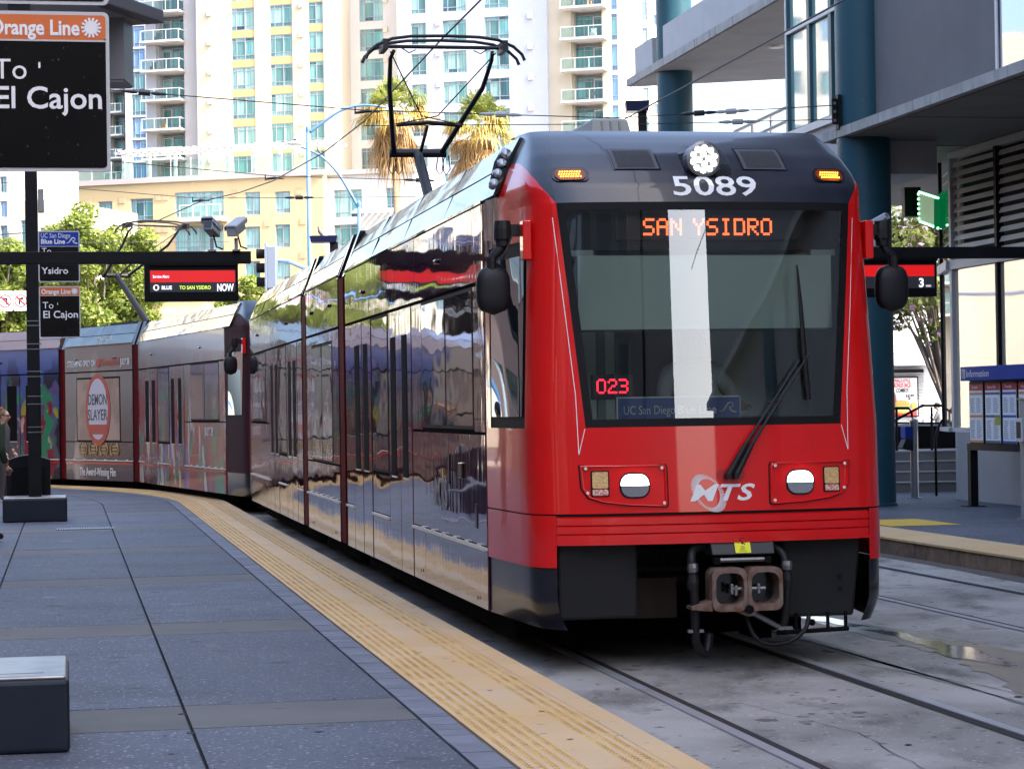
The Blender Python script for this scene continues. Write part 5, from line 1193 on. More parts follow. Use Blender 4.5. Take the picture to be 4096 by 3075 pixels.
MB().box(10.35, 10.4, -4, ms_[0] + .2, gz1, lz1).build('louvre_back', M_black, sh); MB().prism([(10.36, ms_[0] + .2), (10.80, ms_[0] + 1.6), (10.9, ms_[0] + 1.6), (10.5, ms_[0] + .2)], 'z', gz1, lz1).build('louvre_back', M_black, sh)
MB().box(10.0, 10.2, -4, ms_[0], lz1 - .1, lz1).build('louvre_head', M_slat, sh)
for i in range(len(ms_) - 1):
    me = None
    for k_ in range(NS):
        z = zl0 + pit * k_
        MB().hexa([(10.06, ms_[i + 1] + .05, z), (10.09, ms_[i + 1] + .05, z), (10.09, ms_[i] - .05, z), (10.06, ms_[i] - .05, z), (10.10, ms_[i + 1] + .05, z + pit * .56), (10.13, ms_[i + 1] + .05, z + pit * .56), (10.13, ms_[i] - .05, z + pit * .56), (10.10, ms_[i] - .05, z + pit * .56)]).build('louvre_slat', M_slat, sh)
for k_ in range(NS):
    z = zl0 + pit * k_; d = Vector(P2) - Vector(P1); a_, b_ = Vector(P1) + d * .05, Vector(P1) + d * .92; n = Vector((d.y, -d.x)).normalized()
    MB().hexa([(a_.x, a_.y, z), (a_.x + n.x * .03, a_.y + n.y * .03, z), (b_.x + n.x * .03, b_.y + n.y * .03, z), (b_.x, b_.y, z), (a_.x + n.x * .12, a_.y + n.y * .12, z + pit * .7), (a_.x + n.x * .15, a_.y + n.y * .15, z + pit * .7), (b_.x + n.x * .15, b_.y + n.y * .15, z + pit * .7), (b_.x + n.x * .12, b_.y + n.y * .12, z + pit * .7)]).build('louvre_slat', M_slat, sh)
# inside the shop: warm pale room
MB().box(12.5, 12.6, -4, sC, bz1, gz1).build('room_wall', mat('room_cream', (.55, .47, .36), .8), sh)

# green light sign at the corner
gs = thing('green_sign', 'green back-lit sign with rows of bulbs at the shop corner', 'sign', (0, 0, 0))
M_grn = mat('sign_green', (.004, .10, .035), .3, emis=((.0, .10, .03), .22)); M_grl = mat('bulb_green', (.5, .9, .6), .4, emis=((.25, 1, .45), 1.4))
g0, g1, g2, g3 = at(3672, 768, 39.5), at(3755, 795, 38.6), at(3755, 915, 38.6), at(3675, 885, 39.5)
def slabq(q, t, nm, m, par):
    n = (q[1] - q[0]).cross(q[3] - q[0]).normalized() * t; MB().hexa([p[:] for p in q] + [(p + n)[:] for p in q]).build(nm, m, par)
slabq([g0, g1, g2, g3], .12, 'sign_face', M_grn, gs)
h0, h2 = at(3795, 762, 39.4), at(3795, 900, 39.4); slabq([g1 + Vector((.02, 0, 0)), h0, h2, g2 + Vector((.02, 0, 0))], .1, 'sign_return', M_grn, gs)
for (a, b, n_) in ((g0, g1, 9), (g3, g2, 9), (g0, g3, 6)):
    for q in range(n_):
        c = a.lerp(b, (q + .5) / n_) + Vector((0, -.03, 0)); MB().lathe([(.022, 0), (.016, -.02)], c, 8, 'y').build('bulb', M_grl, gs)
for q in range(3): c = g2.lerp(h2, (q + .5) / 3) + Vector((0, -.04, 0)); MB().lathe([(.022, 0), (.016, -.02)], c, 8, 'y').build('bulb', M_grl, gs)
bx = at(3645, 810, 40); MB().cbox(bx, .28, .3, .5).build('sign_box', M_post, gs)

# information board
ib = st('information_board', 'blue-headed information board with three framed timetables', 'notice board')
il = 9.17; s_l = on_lat(3861, 1500, il)[0]; s_r = s_l - 4.2; hz0, hz1 = on_lat(3861, 1524, il)[1], on_lat(3861, 1468, il)[1]
MB().box(il - .08, il + .18, s_r, s_l, hz0, hz1).build('header', M_signblu, ib, bevel=.006)
R_side = (pi / 2, 0, -pi / 2)
MB().box(il - .086, il - .08, s_l - .2, s_l - .07, hz0 + .035, hz1 - .035).build('info_icon', M_alu, ib); text('i', .16, M_signblu, ib, (il - .09, s_l - .105, hz0 + .05), R_side, bold=.03)
text('Information', .15, M_sw, ib, (il - .084, s_l - .24, hz0 + .055), R_side, width=.86)
bb0 = on_lat(3880, 1538 + 565 * .463, il)[1]; bb1 = bb0 + .10; pz1 = hz0 - .05
MB().box(il, il + .12, s_r, s_l - .02, bb0, bb1).build('bottom_bar', M_post, ib); MB().box(il + .06, il + .1, s_r, s_l - .02, bb1, hz0).build('back_panel', M_case, ib)
xs_ = [(3875, 3926), (3938, 3996), (4007, 4061), (4072, 4120)]
for q, (xa, xb) in enumerate(xs_):
    a, b = on_lat(xa, 1600, il)[0], on_lat(xb, 1600, il)[0]; f = MB().box(il + .02, il + .06, b - .03, a + .03, bb1, hz0 - .02).build('case_frame', M_post, ib)
    pp = MB().box(il + .012, il + .02, b, a, bb1 + .02, pz1).build('timetable', mat('paper_white', (.80, .82, .85), .6), ib)
    MB().box(il + .008, il + .012, b, a, pz1 - .1, pz1).build('timetable_head', mat('paper_red', (.50, .03, .04), .6), ib)
    text(('Timetable', 'How to Ride', 'Timetable', 'Map')[q], .06, M_sw, ib, (il + .006, a - .1, pz1 - .07), R_side)
    cc = ((.62, .25, .1), (.08, .12, .2), (.04, .10, .35), (.62, .25, .1))[q]; mm = mat('paper_bar_%d' % q, cc, .6); ink = mat('paper_ink', (.30, .32, .38), .7); w_ = a - b
    for z in (.13, .47, .85): MB().box(il + .008, il + .011, b, a, pz1 - z - .035, pz1 - z).build('timetable_bar', mm, ib)
    for z in np.arange(.19, pz1 - bb1 - .06, .028):
        if any(abs(z - t) < .06 for t in (.15, .49, .87)): continue
        for u0, u1 in ((.08, .42), (.55, .92)): MB().box(il + .009, il + .0115, a - w_ * u1 + random.uniform(0, .05), a - w_ * u0, pz1 - z - .012, pz1 - z).build('timetable_line', ink, ib)
    if q == 1: MB().box(il + .008, il + .0122, b + .0, b + w_ * .35, pz1 - .62, pz1 - .48).build('timetable_patch', mat('paper_olive', (.42, .42, .05), .6), ib)
for s_ in (s_l - .09, s_r + .1): MB().box(il - .0, il + .12, s_ - .06, s_ + .06, PZ, bb0).build('board_post', M_post, ib); MB().box(il - .1, il + .22, s_ - .12, s_ + .12, PZ, PZ + .012).build('post_foot', M_post, ib)
# grey ticket post at the right edge
tp_ = thing('ticket_machine', 'grey ticket post with a card reader at the right edge', 'ticket machine', TS(8.42, 14.1, PZ), TH)
MB().box(-.08, .5, -.3, .22, 0, 1.62).build('cabinet', mat('cabinet_grey', (.22, .225, .235), .5, .3, noise=(3, .3, .7), col2=(.26, .265, .27)), tp_, bevel=.012); MB().box(-.12, .54, -.34, .26, 0, .02).build('cabinet_foot', M_greysteel, tp_)
MB().box(-.16, -.08, -.05, .17, 1.05, 1.37).build('card_reader', mat('reader_grey', (.45, .46, .47), .4), tp_, bevel=.01); MB().box(-.163, -.158, -.01, .13, 1.1, 1.32).build('reader_face', M_skirtgrey, tp_)
MB().box(-.1, .52, -.32, .24, 1.62, 1.64).build('cabinet_lid', M_greysteel, tp_)
# steel validator post
pv = on_level(3660, 1992, PZ); vt = at(3660, 1672, pv.y).z
vp = thing('validator_post', 'round stainless steel post with a card validator, before the steps', 'validator', (pv.x, pv.y, PZ), .25)
MB().prism([(0.068 * cos(2 * pi * q / 24), .068 * sin(2 * pi * q / 24)) for q in range(24)], 'z', 0, vt - PZ - .03).build('post', mat('brushed_steel', (.42, .42, .43), .3, 1, bump=((2, 2, 60), .1, .003)), vp, angle=.5)
MB().hexa([(-.068, -.068, vt - PZ - .04), (.068, -.068, vt - PZ - .05), (.068, .068, vt - PZ - .05), (-.068, .068, vt - PZ - .04), (-.06, -.06, vt - PZ + .01), (.06, -.06, vt - PZ - .03), (.06, .06, vt - PZ - .03), (-.06, .06, vt - PZ + .01)]).build('post_cap', MATS['brushed_steel'], vp)
MB().lathe([(.13, 0), (.13, .014)], n=20).build('post_flange', MATS['brushed_steel'], vp)
MB().box(-.20, -.06, -.10, .10, vt - PZ - .34, vt - PZ - .14).build('validator_head', M_signblu, vp, bevel=.012); MB().hexa([(-.26, -.1, vt - PZ - .50), (-.06, -.1, vt - PZ - .54), (-.06, .1, vt - PZ - .54), (-.26, .1, vt - PZ - .50), (-.19, -.1, vt - PZ - .345), (-.06, -.1, vt - PZ - .345), (-.06, .1, vt - PZ - .345), (-.19, .1, vt - PZ - .345)]).build('validator_body', M_skirtgrey, vp, bevel=.01)

# steps up to the plaza
M_step = mat('step_concrete', (.24, .235, .23), .75, noise=(2, .3, .7), col2=(.19, .185, .18)); M_nose = mat('step_nosing', (.45, .45, .46), .6)
sp = on_level(3585, 1968, PZ); stp_ = thing('steps', 'flight of concrete steps behind the validator post', 'steps', (sp.x, sp.y, PZ), TH * .3)
for k_ in range(4):
    MB().box(-2.5, 3.5, k_ * .32, 5, k_ * .178, (k_ + 1) * .178 - .02).build('step', M_step, stp_); MB().box(-2.5, 3.5, k_ * .32 - .02, 5, (k_ + 1) * .178 - .02, (k_ + 1) * .178).build('step_nosing', M_nose, stp_)
MB().box(-2.5, 3.5, 2.6, 2.75, .712, 1.14).build('planter_wall', M_post, stp_); MB().box(-2.5, 3.5, 2.55, 2.8, 1.14, 1.18).build('planter_cap', M_nose, stp_)
pz_ = MB().box(2, 40, 48, 140, -.04, .02).build('plaza', mat('plaza_paving', (.36, .35, .34), .8, noise=(.4, .3, .7), col2=(.30, .295, .29))); pz_['kind'] = 'structure'
rl = thing('stair_railing', 'black stair railing with bent top rail before the burger poster', 'railing'); RY = 42.5
def rp(x, y, Y=RY): return at(x, y, Y)
MB().tube([rp(3555, 1695), rp(3690, 1622), rp(3770, 1622)], .024, 8).build('top_rail', M_post, rl); MB().tube([rp(3570, 1692), rp(3770, 1692)], .018, 8).build('mid_rail', M_post, rl)
MB().tube([rp(3570, 1632), rp(3633, 1632), rp(3647, 1648), rp(3648, 1690)], .024, 8).build('end_loop', M_post, rl)
for x in (3586, 3726): MB().tube([rp(x, 1628 if x > 3700 else 1634), rp(x + 2, 1815)], .024, 8).build('rail_post', M_post, rl)
hr2 = thing('stair_handrail', 'curved dark handrail at the corner of the pale base wall', 'handrail'); q0 = on_level(3746, 1983, PZ)
MB().tube([(q0.x, q0.y, PZ), at(3742, 1775, q0.y), at(3744, 1740, q0.y), at(3755, 1702, q0.y + .2), at(3775, 1672, q0.y + .5), at(3800, 1660, q0.y + .9)], .022, 8).build('rail', M_post, hr2, smooth=True)

# burger restaurant beyond the plaza
rs = thing('restaurant', 'white restaurant wall with a blue-grey ledge and a lit menu poster', 'restaurant', (0, 0, 0)); RSY = 86
M_rw = mat('restaurant_white', (.72, .72, .73), .8, noise=(.6, .3, .7), col2=(.66, .66, .67)); M_led_ = mat('ledge_bluegrey', (.40, .43, .52), .6)
def rb(x0, y0, x1, y1, Y, t, nm, m, par=None):
    a, b = at(x0, y1, Y), at(x1, y0, Y); return MB().box(a.x, b.x, Y, Y + t, a.z, b.z).build(nm, m, par or rs)
rb(3200, 1180, 4150, 1900, RSY, 6, 'wall', M_rw); rb(3200, 1445, 3800, 1468, RSY - .9, .9, 'ledge', M_led_)
rb(3555, 1476, 3695, 1492, RSY - .3, .3, 'dark_beam', M_post); cw0, cw1 = at(3555, 1700, RSY - .05), at(3695, 1492, RSY - .05)
zz = cw0.z
while zz < cw1.z: MB().prism([(0, zz), (-.04, zz + .05), (0, zz + .1)], 'x', cw0.x, cw1.x).build('corrugation', mat('corrugated_grey', (.42, .43, .45), .5), rs, loc=(0, RSY - .002, 0)); zz += .105
pst = thing('menu_poster', 'framed burger menu poster on the corrugated wall', 'poster', (0, 0, 0)); PY = RSY - .12
rb(3540, 1506, 3673, 1668, PY, .08, 'poster_frame', M_post, pst); rb(3545, 1511, 3668, 1663, PY - .01, .01, 'poster_paper', mat('poster_paper', (.66, .67, .68), .6), pst); rb(3545, 1640, 3668, 1663, PY - .014, .004, 'poster_band', mat('poster_red', (.55, .03, .03), .6), pst)
def pt(body, x, y, size, m, w): p = at(x, y, PY - .02); o = text(body, size, m, pst, p, width=w, align='LEFT', bold=.02)
K_ = RSY / CAM_F
pt('PHILLY-STYLE', 3578, 1529, .16, MATS['poster_red'], 62 * K_); pt('BONUS JACK', 3573, 1550, .24, MATS['poster_red'], 72 * K_); pt('COMBOS', 3584, 1569, .2, M_black, 50 * K_); pt('$', 3622, 1588, .14, M_black, None); pt('5', 3630, 1598, .25, M_black, None); pt('49', 3642, 1587, .14, M_black, None)
def lump(x, y, w, h, nm, m, yy=PY - .05): 
    c = at(x, y, yy); rows = [[(c.x + w * cos(t) * cos(2 * pi * i / 14), yy + .04 * cos(t) * sin(2 * pi * i / 14), c.z + h * sin(t)) for i in range(14)] for t in np.linspace(-pi / 2, pi / 2, 8)]; MB().grid(rows, closed=True).build(nm, m, pst, smooth=True)
bun_ = mat('burger_bun', (.55, .25, .06), .5)
lump(3608, 1613, .31, .12, 'burger_top', bun_); lump(3608, 1626, .33, .05, 'burger_lettuce', mat('burger_green', (.20, .30, .06), .6)); lump(3608, 1634, .31, .07, 'burger_meat', mat('burger_meat', (.12, .04, .02), .6)); lump(3608, 1645, .30, .09, 'burger_base', bun_); lump(3656, 1622, .12, .13, 'fries', mat('fries_yellow', (.65, .42, .07), .6)); lump(3574, 1600, .12, .3, 'cola_cup', mat('cola_brown', (.12, .05, .03), .5))
wlp = thing('wall_lamp', 'small white cone wall lamp on the restaurant wall', 'lamp', (0, 0, 0)); c = at(3590, 1420, RSY - .3); MB().lathe([(.02, .32), (.07, .28), (.11, -.1), (.09, -.14)], c, 14).build('lamp_shade', mat('lamp_white', (.7, .7, .72), .5), wlp); MB().tube([(c.x, c.y, c.z + .3), (c.x + .2, c.y + .15, c.z + .38), (c.x + .2, c.y + .3, c.z + .35)], .03, 8).build('lamp_arm', M_greysteel, wlp)
wd_ = thing('worker_cart', 'grey cleaning cart next to the worker in the cap', 'cart', (0, 0, 0)); a = at(3708, 1740, 79); MB().hexa([(a.x - .3, 78.8, .1), (a.x + .25, 78.8, .1), (a.x + .25, 79.4, .1), (a.x - .3, 79.4, .1), (a.x - .12, 78.85, 1.2), (a.x + .12, 78.85, 1.2), (a.x + .12, 79.3, 1.2), (a.x - .12, 79.3, 1.2)]).build('cart_body', mat('cart_pale', (.45, .46, .48), .5), wd_, bevel=.03)
for sg in (-1, 1): MB().lathe([(.09, -.03), (.09, .03)], (a.x + sg * .2, 78.78, .11), 12, 'y').build('cart_wheel', M_black, wd_)
MB().tube([(a.x + .08, 79, 1.2), (a.x + .25, 79, 1.35)], .02, 6).build('cart_handle', M_greysteel, wd_)

# navy capped station light posts
def pylon(x0, x1, xp0, xp1, y0, y1, Y, label):
    t = thing('light_post', label, 'light post', (at((xp0 + xp1) / 2, 1600, Y).x, Y, 0)); ox, oy = t.location.x, t.location.y
    a, b = at(x0, y1, Y), at(x1, y0, Y); MB().hexa([(a.x - ox + .03, -.25, a.z), (b.x - ox - .03, -.25, a.z), (b.x - ox - .03, .25, a.z), (a.x - ox + .03, .25, a.z), (a.x - ox, -.28, b.z), (b.x - ox, -.28, b.z), (b.x - ox, .28, b.z), (a.x - ox, .28, b.z)]).build('lamp_head', mat('navy_metal', (.012, .016, .06), .3, .2), t, bevel=.01)
    c, d = at(xp0, y1, Y), at(xp1, y1, Y); MB().box(c.x - ox, d.x - ox, -.1, .1, 0, a.z).build('post', M_post, t)
pylon(2500, 2596, 2552, 2586, 408, 450, 52, 'navy-capped light post showing above the tram roof beside the far column')
pylon(1241, 1352, 1320, 1352, 944, 972, 62, 'navy-capped light post behind the tram left of the lamp standard')

wh = st('added_dark_block', 'unseen dark brick block added left of the platform to darken the tram reflections', 'building')  # unseen block, added to darken reflections and skylight on the cab side
M_wh = mat('added_block_brick', (.12, .07, .055), .85, noise=(.4, .3, .7), col2=(.09, .055, .045)); MB().box(-28, -15, -34, 48, 0, 11.5).build('wall', M_wh, wh); MB().box(-28.2, -14.8, -34.2, 48.2, 11.5, 11.9).build('roof_edge', M_dark if 'office_dark' in MATS else M_conc, wh)
for q in range(21):
    for z_w in (1.2, 5.0): MB().box(-15.0, -14.95, -32 + q * 3.8, -30 + q * 3.8, z_w, z_w + 2.2).build('window', facade_glass('added_block_glass', (.03, .04, .05), 1.5), wh)
# ================================================================ what stands behind the viewer (shades the platform, shows in the glass)
bk = thing('office_block', 'tall dark office block behind the viewer, mirrored in the windscreen', 'building', (0, 0, 0))
M_dark = mat('office_dark', (.10, .105, .11), .7, noise=(.3, .3, .7), col2=(.075, .08, .085)); M_dgl = facade_glass('office_glass', (.05, .06, .07), 1.6)
MB().box(-13, 13.7, -40, -26, 0, 15.5).build('wall', M_dark, bk); MB().box(14.2, 17.6, -30, -26, 0, 16.5).build('streak_block', M_dark, bk)  # unseen second block leaves a slit, added for a thin windscreen streak
for j in range(4):
    for i in range(8): MB().box(-12 + i * 3.05, -10 + i * 3.05, -26.0, -25.95, 1.2 + j * 3.3, 3.3 + j * 3.3).build('window', M_dgl, bk)
# ================================================================ background buildings
M_cream = mat('stucco_cream', (.58, .52, .42), .85, noise=(.15, .3, .7), col2=(.55, .49, .39), streak=((.5, .5, .06), (.46, .385, .29), .55, .8)); M_yell = mat('stucco_yellow', (.64, .43, .19), .85); M_wht = mat('stucco_white', (.58, .575, .56), .85, noise=(.2, .3, .7), col2=(.55, .545, .53))
M_blu = mat('stucco_paleblue', (.46, .50, .64), .85, noise=(.2, .3, .7), col2=(.43, .47, .62)); M_pod = mat('podium_yellow', (.58, .45, .25), .85, noise=(.2, .3, .7), col2=(.56, .43, .24), streak=((.5, .5, .06), (.48, .36, .2), .58, .8)); M_grw = mat('stucco_greywhite', (.46, .46, .49), .85)
M_fr = mat('window_frame_grey', (.30, .32, .39), .5); M_slabw = mat('balcony_white', (.55, .55, .56), .7); M_vent = mat('vent_pale', (.62, .55, .45), .7); M_ventb = mat('vent_brown', (.50, .36, .22), .7)
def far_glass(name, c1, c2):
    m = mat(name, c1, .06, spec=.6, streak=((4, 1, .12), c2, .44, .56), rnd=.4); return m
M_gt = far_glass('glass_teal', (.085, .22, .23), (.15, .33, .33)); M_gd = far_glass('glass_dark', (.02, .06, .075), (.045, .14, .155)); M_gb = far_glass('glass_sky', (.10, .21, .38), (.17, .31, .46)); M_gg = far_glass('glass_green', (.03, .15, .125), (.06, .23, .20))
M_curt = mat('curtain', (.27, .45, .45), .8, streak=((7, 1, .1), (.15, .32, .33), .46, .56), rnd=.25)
def onp(x, y, P0, ph):
    """(u, z) on the vertical plane through P0 whose horizontal runs along (cos ph, sin ph)"""
    d = ray(x, y); n = Vector((-sin(ph), cos(ph))); t = (P0[0] * n.x + P0[1] * n.y) / (d.x * n.x + d.y * n.y); q = Vector((d.x * t - P0[0], d.y * t - P0[1])); return q.x * cos(ph) + q.y * sin(ph), CAM_H + d.z * t
WM = {}
def window_mesh(kind, w, h):
    """frame mesh + pane meshes of one window; kind: number of lights across"""
    key = (kind, round(w, 1), round(h, 1))
    if key in WM: return WM[key]
    t = .07; fr = MB(); fr.box(0, w, -.04, .10, 0, t); fr.box(0, w, -.04, .10, h - t, h)
    xs = {1: [0, 1], 2: [0, .5, 1], 3: [0, .22, .58, 1], 4: [0, .25, .5, .75, 1]}[kind]
    for q in xs: x = min(max(q * w - t / 2, 0), w - t); fr.box(x, x + t, -.035, .09, t, h - t)
    rows = [0, .2, .84, 1] if h > 1.3 else [0, 1]
    for q in rows[1:-1]: fr.box(t, w - t, -.03, .08, q * h - t * .4, q * h + t * .4)
    panes = []
    for i in range(len(xs) - 1):
        for j in range(len(rows) - 1): panes.append(MB().poly([(xs[i] * w, .02, rows[j] * h), (xs[i + 1] * w, .02, rows[j] * h), (xs[i + 1] * w, .02, rows[j + 1] * h), (xs[i] * w, .02, rows[j + 1] * h)]))
    WM[key] = (fr.mesh('window', (M_fr,)), [p.mesh('pane', ()) for p in panes], rows, xs); return WM[key]
PANE = {}
def pane_mesh(base, m):
    k = (base.name, m.name)
    if k not in PANE: c = base.copy(); c.materials.clear(); c.materials.append(m); PANE[k] = c
    return PANE[k]
def add_window(b, u, z, w, h, kind, glasses, depth=.12, rng=random):
    fm, pm, rows, xs = window_mesh(kind, w, h); o = link('window', fm, None, b, (u, depth, z)); main = rng.choice(glasses)
    for k, p in enumerate(pm):
        m = main if rng.random() < .72 else rng.choice(glasses); link('pane', pane_mesh(p, m), None, o)
class Face:
    """front of a building on a plane; openings are cut, walls are strips of real thickness"""
    def __init__(s, b, P0, ph): s.b, s.P0, s.ph = b, P0, ph; b.location = (P0[0], P0[1], 0); b.rotation_euler = (0, 0, ph)
    def uz(s, x, y): return onp(x, y, s.P0, s.ph)
    def wall(s, u0, u1, z0, z1, opens, m, th=.5, name='wall', dy=0.0):
        zs = sorted(set([z0, z1] + [max(z0, min(z1, q)) for o in opens for q in (o[2], o[3])])); mb = MB()
        for a, b_ in zip(zs, zs[1:]):
            if b_ - a < .01: continue
            c = (a + b_) / 2; cut = sorted((o[0], o[1]) for o in opens if o[2] < c < o[3]); x = u0
            for p, q in cut:
                p, q = max(p, u0), min(q, u1)
                if p > x + .01: mb.box(x, p, dy, dy + th, a, b_)
                x = max(x, q)
            if u1 > x + .01: mb.box(x, u1, dy, dy + th, a, b_)
        return mb.build(name, m, s.b)
    def box(s, u0, u1, y0, y1, z0, z1, m, name, **k): return MB().box(u0, u1, y0, y1, z0, z1).build(name, m, s.b, **k)
PH = -.30
rngw = random.Random(11)
def tower(name, label, Y, x_ref, cols, u_px, ztop, zbot, floors, wallm, glasses, spandrel=None, depth=14, ph=PH, vents=(), backm=None):
    """cols: (x0, x1, kind) photo pixels at reference height; floors: (ytop, ybot) of one window at its column, and spacing in pixels"""
    b = thing(name, label, 'building'); p = at(x_ref, 400, Y); f = Face(b, (p.x, p.y), ph)
    u0, _ = f.uz(u_px[0], 400); u1, _ = f.uz(u_px[1], 400); opens = []; wins = []
    for (x0, x1, kind, yt, yb, sp_) in cols:
        a, zt = f.uz(x0, yt); c, _ = f.uz(x1, yt); _, zb = f.uz(x0, yb); _, z2 = f.uz(x0, yt + sp_); H = zt - zb; st_ = zt - z2; k = -8
        while zb + k * st_ < ztop:
            z = zb + k * st_; k += 1
            if z < zbot or z + H > ztop: continue
            opens.append((a, c, z, z + H)); wins.append((a, z, c - a, H, kind)); 
            if spandrel: f.box(a + .02, c - .02, .06, .2, z + H + .02, z + st_ - .02, spandrel, 'spandrel_panel'); opens.append((a, c, z + H, z + st_))
    f.wall(u0, u1, zbot, ztop, opens, wallm)
    f.box(u0 + .1, u1 - .1, .5, depth, 0, ztop, backm or wallm, 'rear_block')
    for (u, z, w, h, kind) in wins: add_window(b, u, z, w, h, kind, glasses, .12, rngw)
    for (vx, vy, sp_) in vents:
        a, z = f.uz(vx, vy); _, z2 = f.uz(vx, vy + sp_); st_ = z - z2
        for k in range(-6, 6):
            q = z + k * st_
            if zbot < q < ztop - .5: f.box(a - .25, a + .25, -.18, .0, q - .25, q + .3, M_vent, 'vent_cowl', bevel=.04)
    # floor joints
    return f
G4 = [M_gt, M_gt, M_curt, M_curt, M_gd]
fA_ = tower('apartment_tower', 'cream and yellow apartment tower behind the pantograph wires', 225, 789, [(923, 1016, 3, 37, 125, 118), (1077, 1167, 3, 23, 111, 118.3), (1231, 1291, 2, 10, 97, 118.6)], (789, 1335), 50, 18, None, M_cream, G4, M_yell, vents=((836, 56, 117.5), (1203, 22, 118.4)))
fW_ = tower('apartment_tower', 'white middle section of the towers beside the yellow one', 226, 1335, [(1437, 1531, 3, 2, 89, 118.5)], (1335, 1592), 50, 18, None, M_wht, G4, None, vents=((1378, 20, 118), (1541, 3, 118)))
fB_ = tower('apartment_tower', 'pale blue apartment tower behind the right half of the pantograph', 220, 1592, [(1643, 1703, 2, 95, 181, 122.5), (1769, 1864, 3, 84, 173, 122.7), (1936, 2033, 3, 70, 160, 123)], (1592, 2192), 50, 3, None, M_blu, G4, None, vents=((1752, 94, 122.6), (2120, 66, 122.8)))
def balcony_tower(name, label, Y, ux, wallm, rec, bal, slab_y, spac, side_cols, ph=PH, rail_m=None, zb0=3, glasses=None, door_right=True, ztop=50):
    b = thing(name, label, 'building'); p = at(ux[0], 400, Y); f = Face(b, (p.x, p.y), ph); u0, _ = f.uz(ux[0], 400); u1, _ = f.uz(ux[1], 400)
    a, zs = f.uz(rec[0], slab_y); c, _ = f.uz(rec[1], slab_y); ba, _ = f.uz(bal[0], slab_y); bc, _ = f.uz(bal[1], slab_y); _, z2 = f.uz(rec[0], slab_y + spac); st_ = zs - z2; opens = [(a, c, zb0, ztop)]; wins = []
    for (x0, x1, kind, yt, yb, sp_) in side_cols:
        wa, zt = f.uz(x0, yt); wc, _ = f.uz(x1, yt); _, zb = f.uz(x0, yb); _, q2 = f.uz(x0, yt + sp_); H = zt - zb; k = -8
        while zb + k * (zt - q2) < ztop:
            z = zb + k * (zt - q2); k += 1
            if z < zb0 or z + H > ztop: continue
            opens.append((wa, wc, z, z + H)); wins.append((wa, z, wc - wa, H, kind))
    f.wall(u0, u1, zb0, ztop, opens, wallm); f.box(u0 + .1, u1 - .1, 1.6, 14, 0, ztop, wallm, 'rear_block')
    f.box(a, a + .12, .5, 1.6, zb0, ztop, wallm, 'recess_side'); f.box(c - .12, c, .5, 1.6, zb0, ztop, wallm, 'recess_side')
    for w in wins: add_window(b, *w, [M_gb, M_gt, M_gb], .12, rngw)
    k = -9; gl = glasses or [M_gg, M_gt, M_gg]
    while zs + k * st_ < ztop - .3:
        z = zs + k * st_; k += 1
        if z < zb0: continue
        f.box(ba, bc, -1.5, 1.5, z - .1, z + .1, M_slabw, 'balcony_slab')
        f.box(ba + .05, bc - .05, -1.45, -1.38, z + 1.05, z + 1.13, M_slabw, 'balcony_rail')
        n = 4
        for q in range(n): x = ba + .05 + (bc - ba - .17) * q / (n - 1); f.box(x, x + .07, -1.45, -1.39, z + .1, z + 1.05, M_slabw, 'balcony_post')
        for x in (ba + .05, bc - .12): f.box(x, x + .07, -1.38, -.0, z + 1.05, z + 1.13, M_slabw, 'balcony_rail')
        f.box(ba + .08, bc - .08, -1.425, -1.405, z + .12, z + 1.03, glass('balcony_glass', (.78, .90, .88), 1.45), 'balcony_glass')
        # glazed wall of the flat: two tall panes and a framed door
        dW = (c - a) * .36; wl, wr = (a + .12, c - .12 - dW) if door_right else (a + .12 + dW, c - .12); hh = st_ - .5
        add_window(b, wl, z + .12, wr - wl, hh, 2, gl, 1.2, rngw)
        dl = wr if door_right else a + .12; add_window(b, dl, z + .12, dW, hh, 1, [M_gd, M_gg, M_gt], 1.2, rngw)
        f.box(dl + .08, dl + .16, 1.12, 1.24, z + .12, z + 2.25, M_slabw, 'balcony_door_frame'); f.box(dl + dW - .16, dl + dW - .08, 1.12, 1.24, z + .12, z + 2.25, M_slabw, 'balcony_door_frame'); f.box(dl + .08, dl + dW - .08, 1.12, 1.24, z + 2.25, z + 2.33, M_slabw, 'balcony_door_frame')
        if rngw.random() < .7:      # something on the balcony
            x = rngw.uniform(ba + .5, bc - 1.2); cm = mat('balcony_stuff_%d' % rngw.randrange(4), rngw.choice([(.15, .3, .4), (.5, .5, .52), (.35, .18, .08), (.08, .08, .09)]), .7); f.box(x, x + .5, -1.1, -.6, z + .1, z + .5, cm, 'balcony_chair'); f.box(x, x + .5, -.66, -.6, z + .5, z + .95, cm, 'balcony_chair')
    return f
balcony_tower('balcony_tower', 'balcony stack with green glass left of the yellow tower', 228, (585, 789), M_grw, (622, 735), (586, 742), 176, 117, (), door_right=False)
balcony_tower('balcony_tower', 'cream balcony tower right of the pale blue tower', 216, (2192, 2452), M_cream, (2284, 2408), (2256, 2430), 165, 125, ((2442, 2468, 1, 55, 162, 122),))
balcony_tower('balcony_tower', 'distant cream balconies just right of the big near sign', 300, (300, 508), M_cream, (440, 500), (430, 505), 365, 91, (), door_right=True, ztop=62)
tower('apartment_tower', 'far white tower with tall sky-blue windows between the sign and balcony stack', 296, 500, [(524, 579, 3, 198, 282, 91)], (500, 587), 66, 3, None, M_wht, [M_gb, M_gb, M_gt])
tower('apartment_tower', 'narrow sunlit white tower end behind the far teal column', 224, 2452, [(2530, 2551, 1, 90, 182, 119), (2568, 2590, 1, 112, 202, 119), (2612, 2626, 1, 60, 100, 119)], (2452, 2662), 50, 0, None, M_wht, [M_gt, M_gb, M_curt], ph=.25)
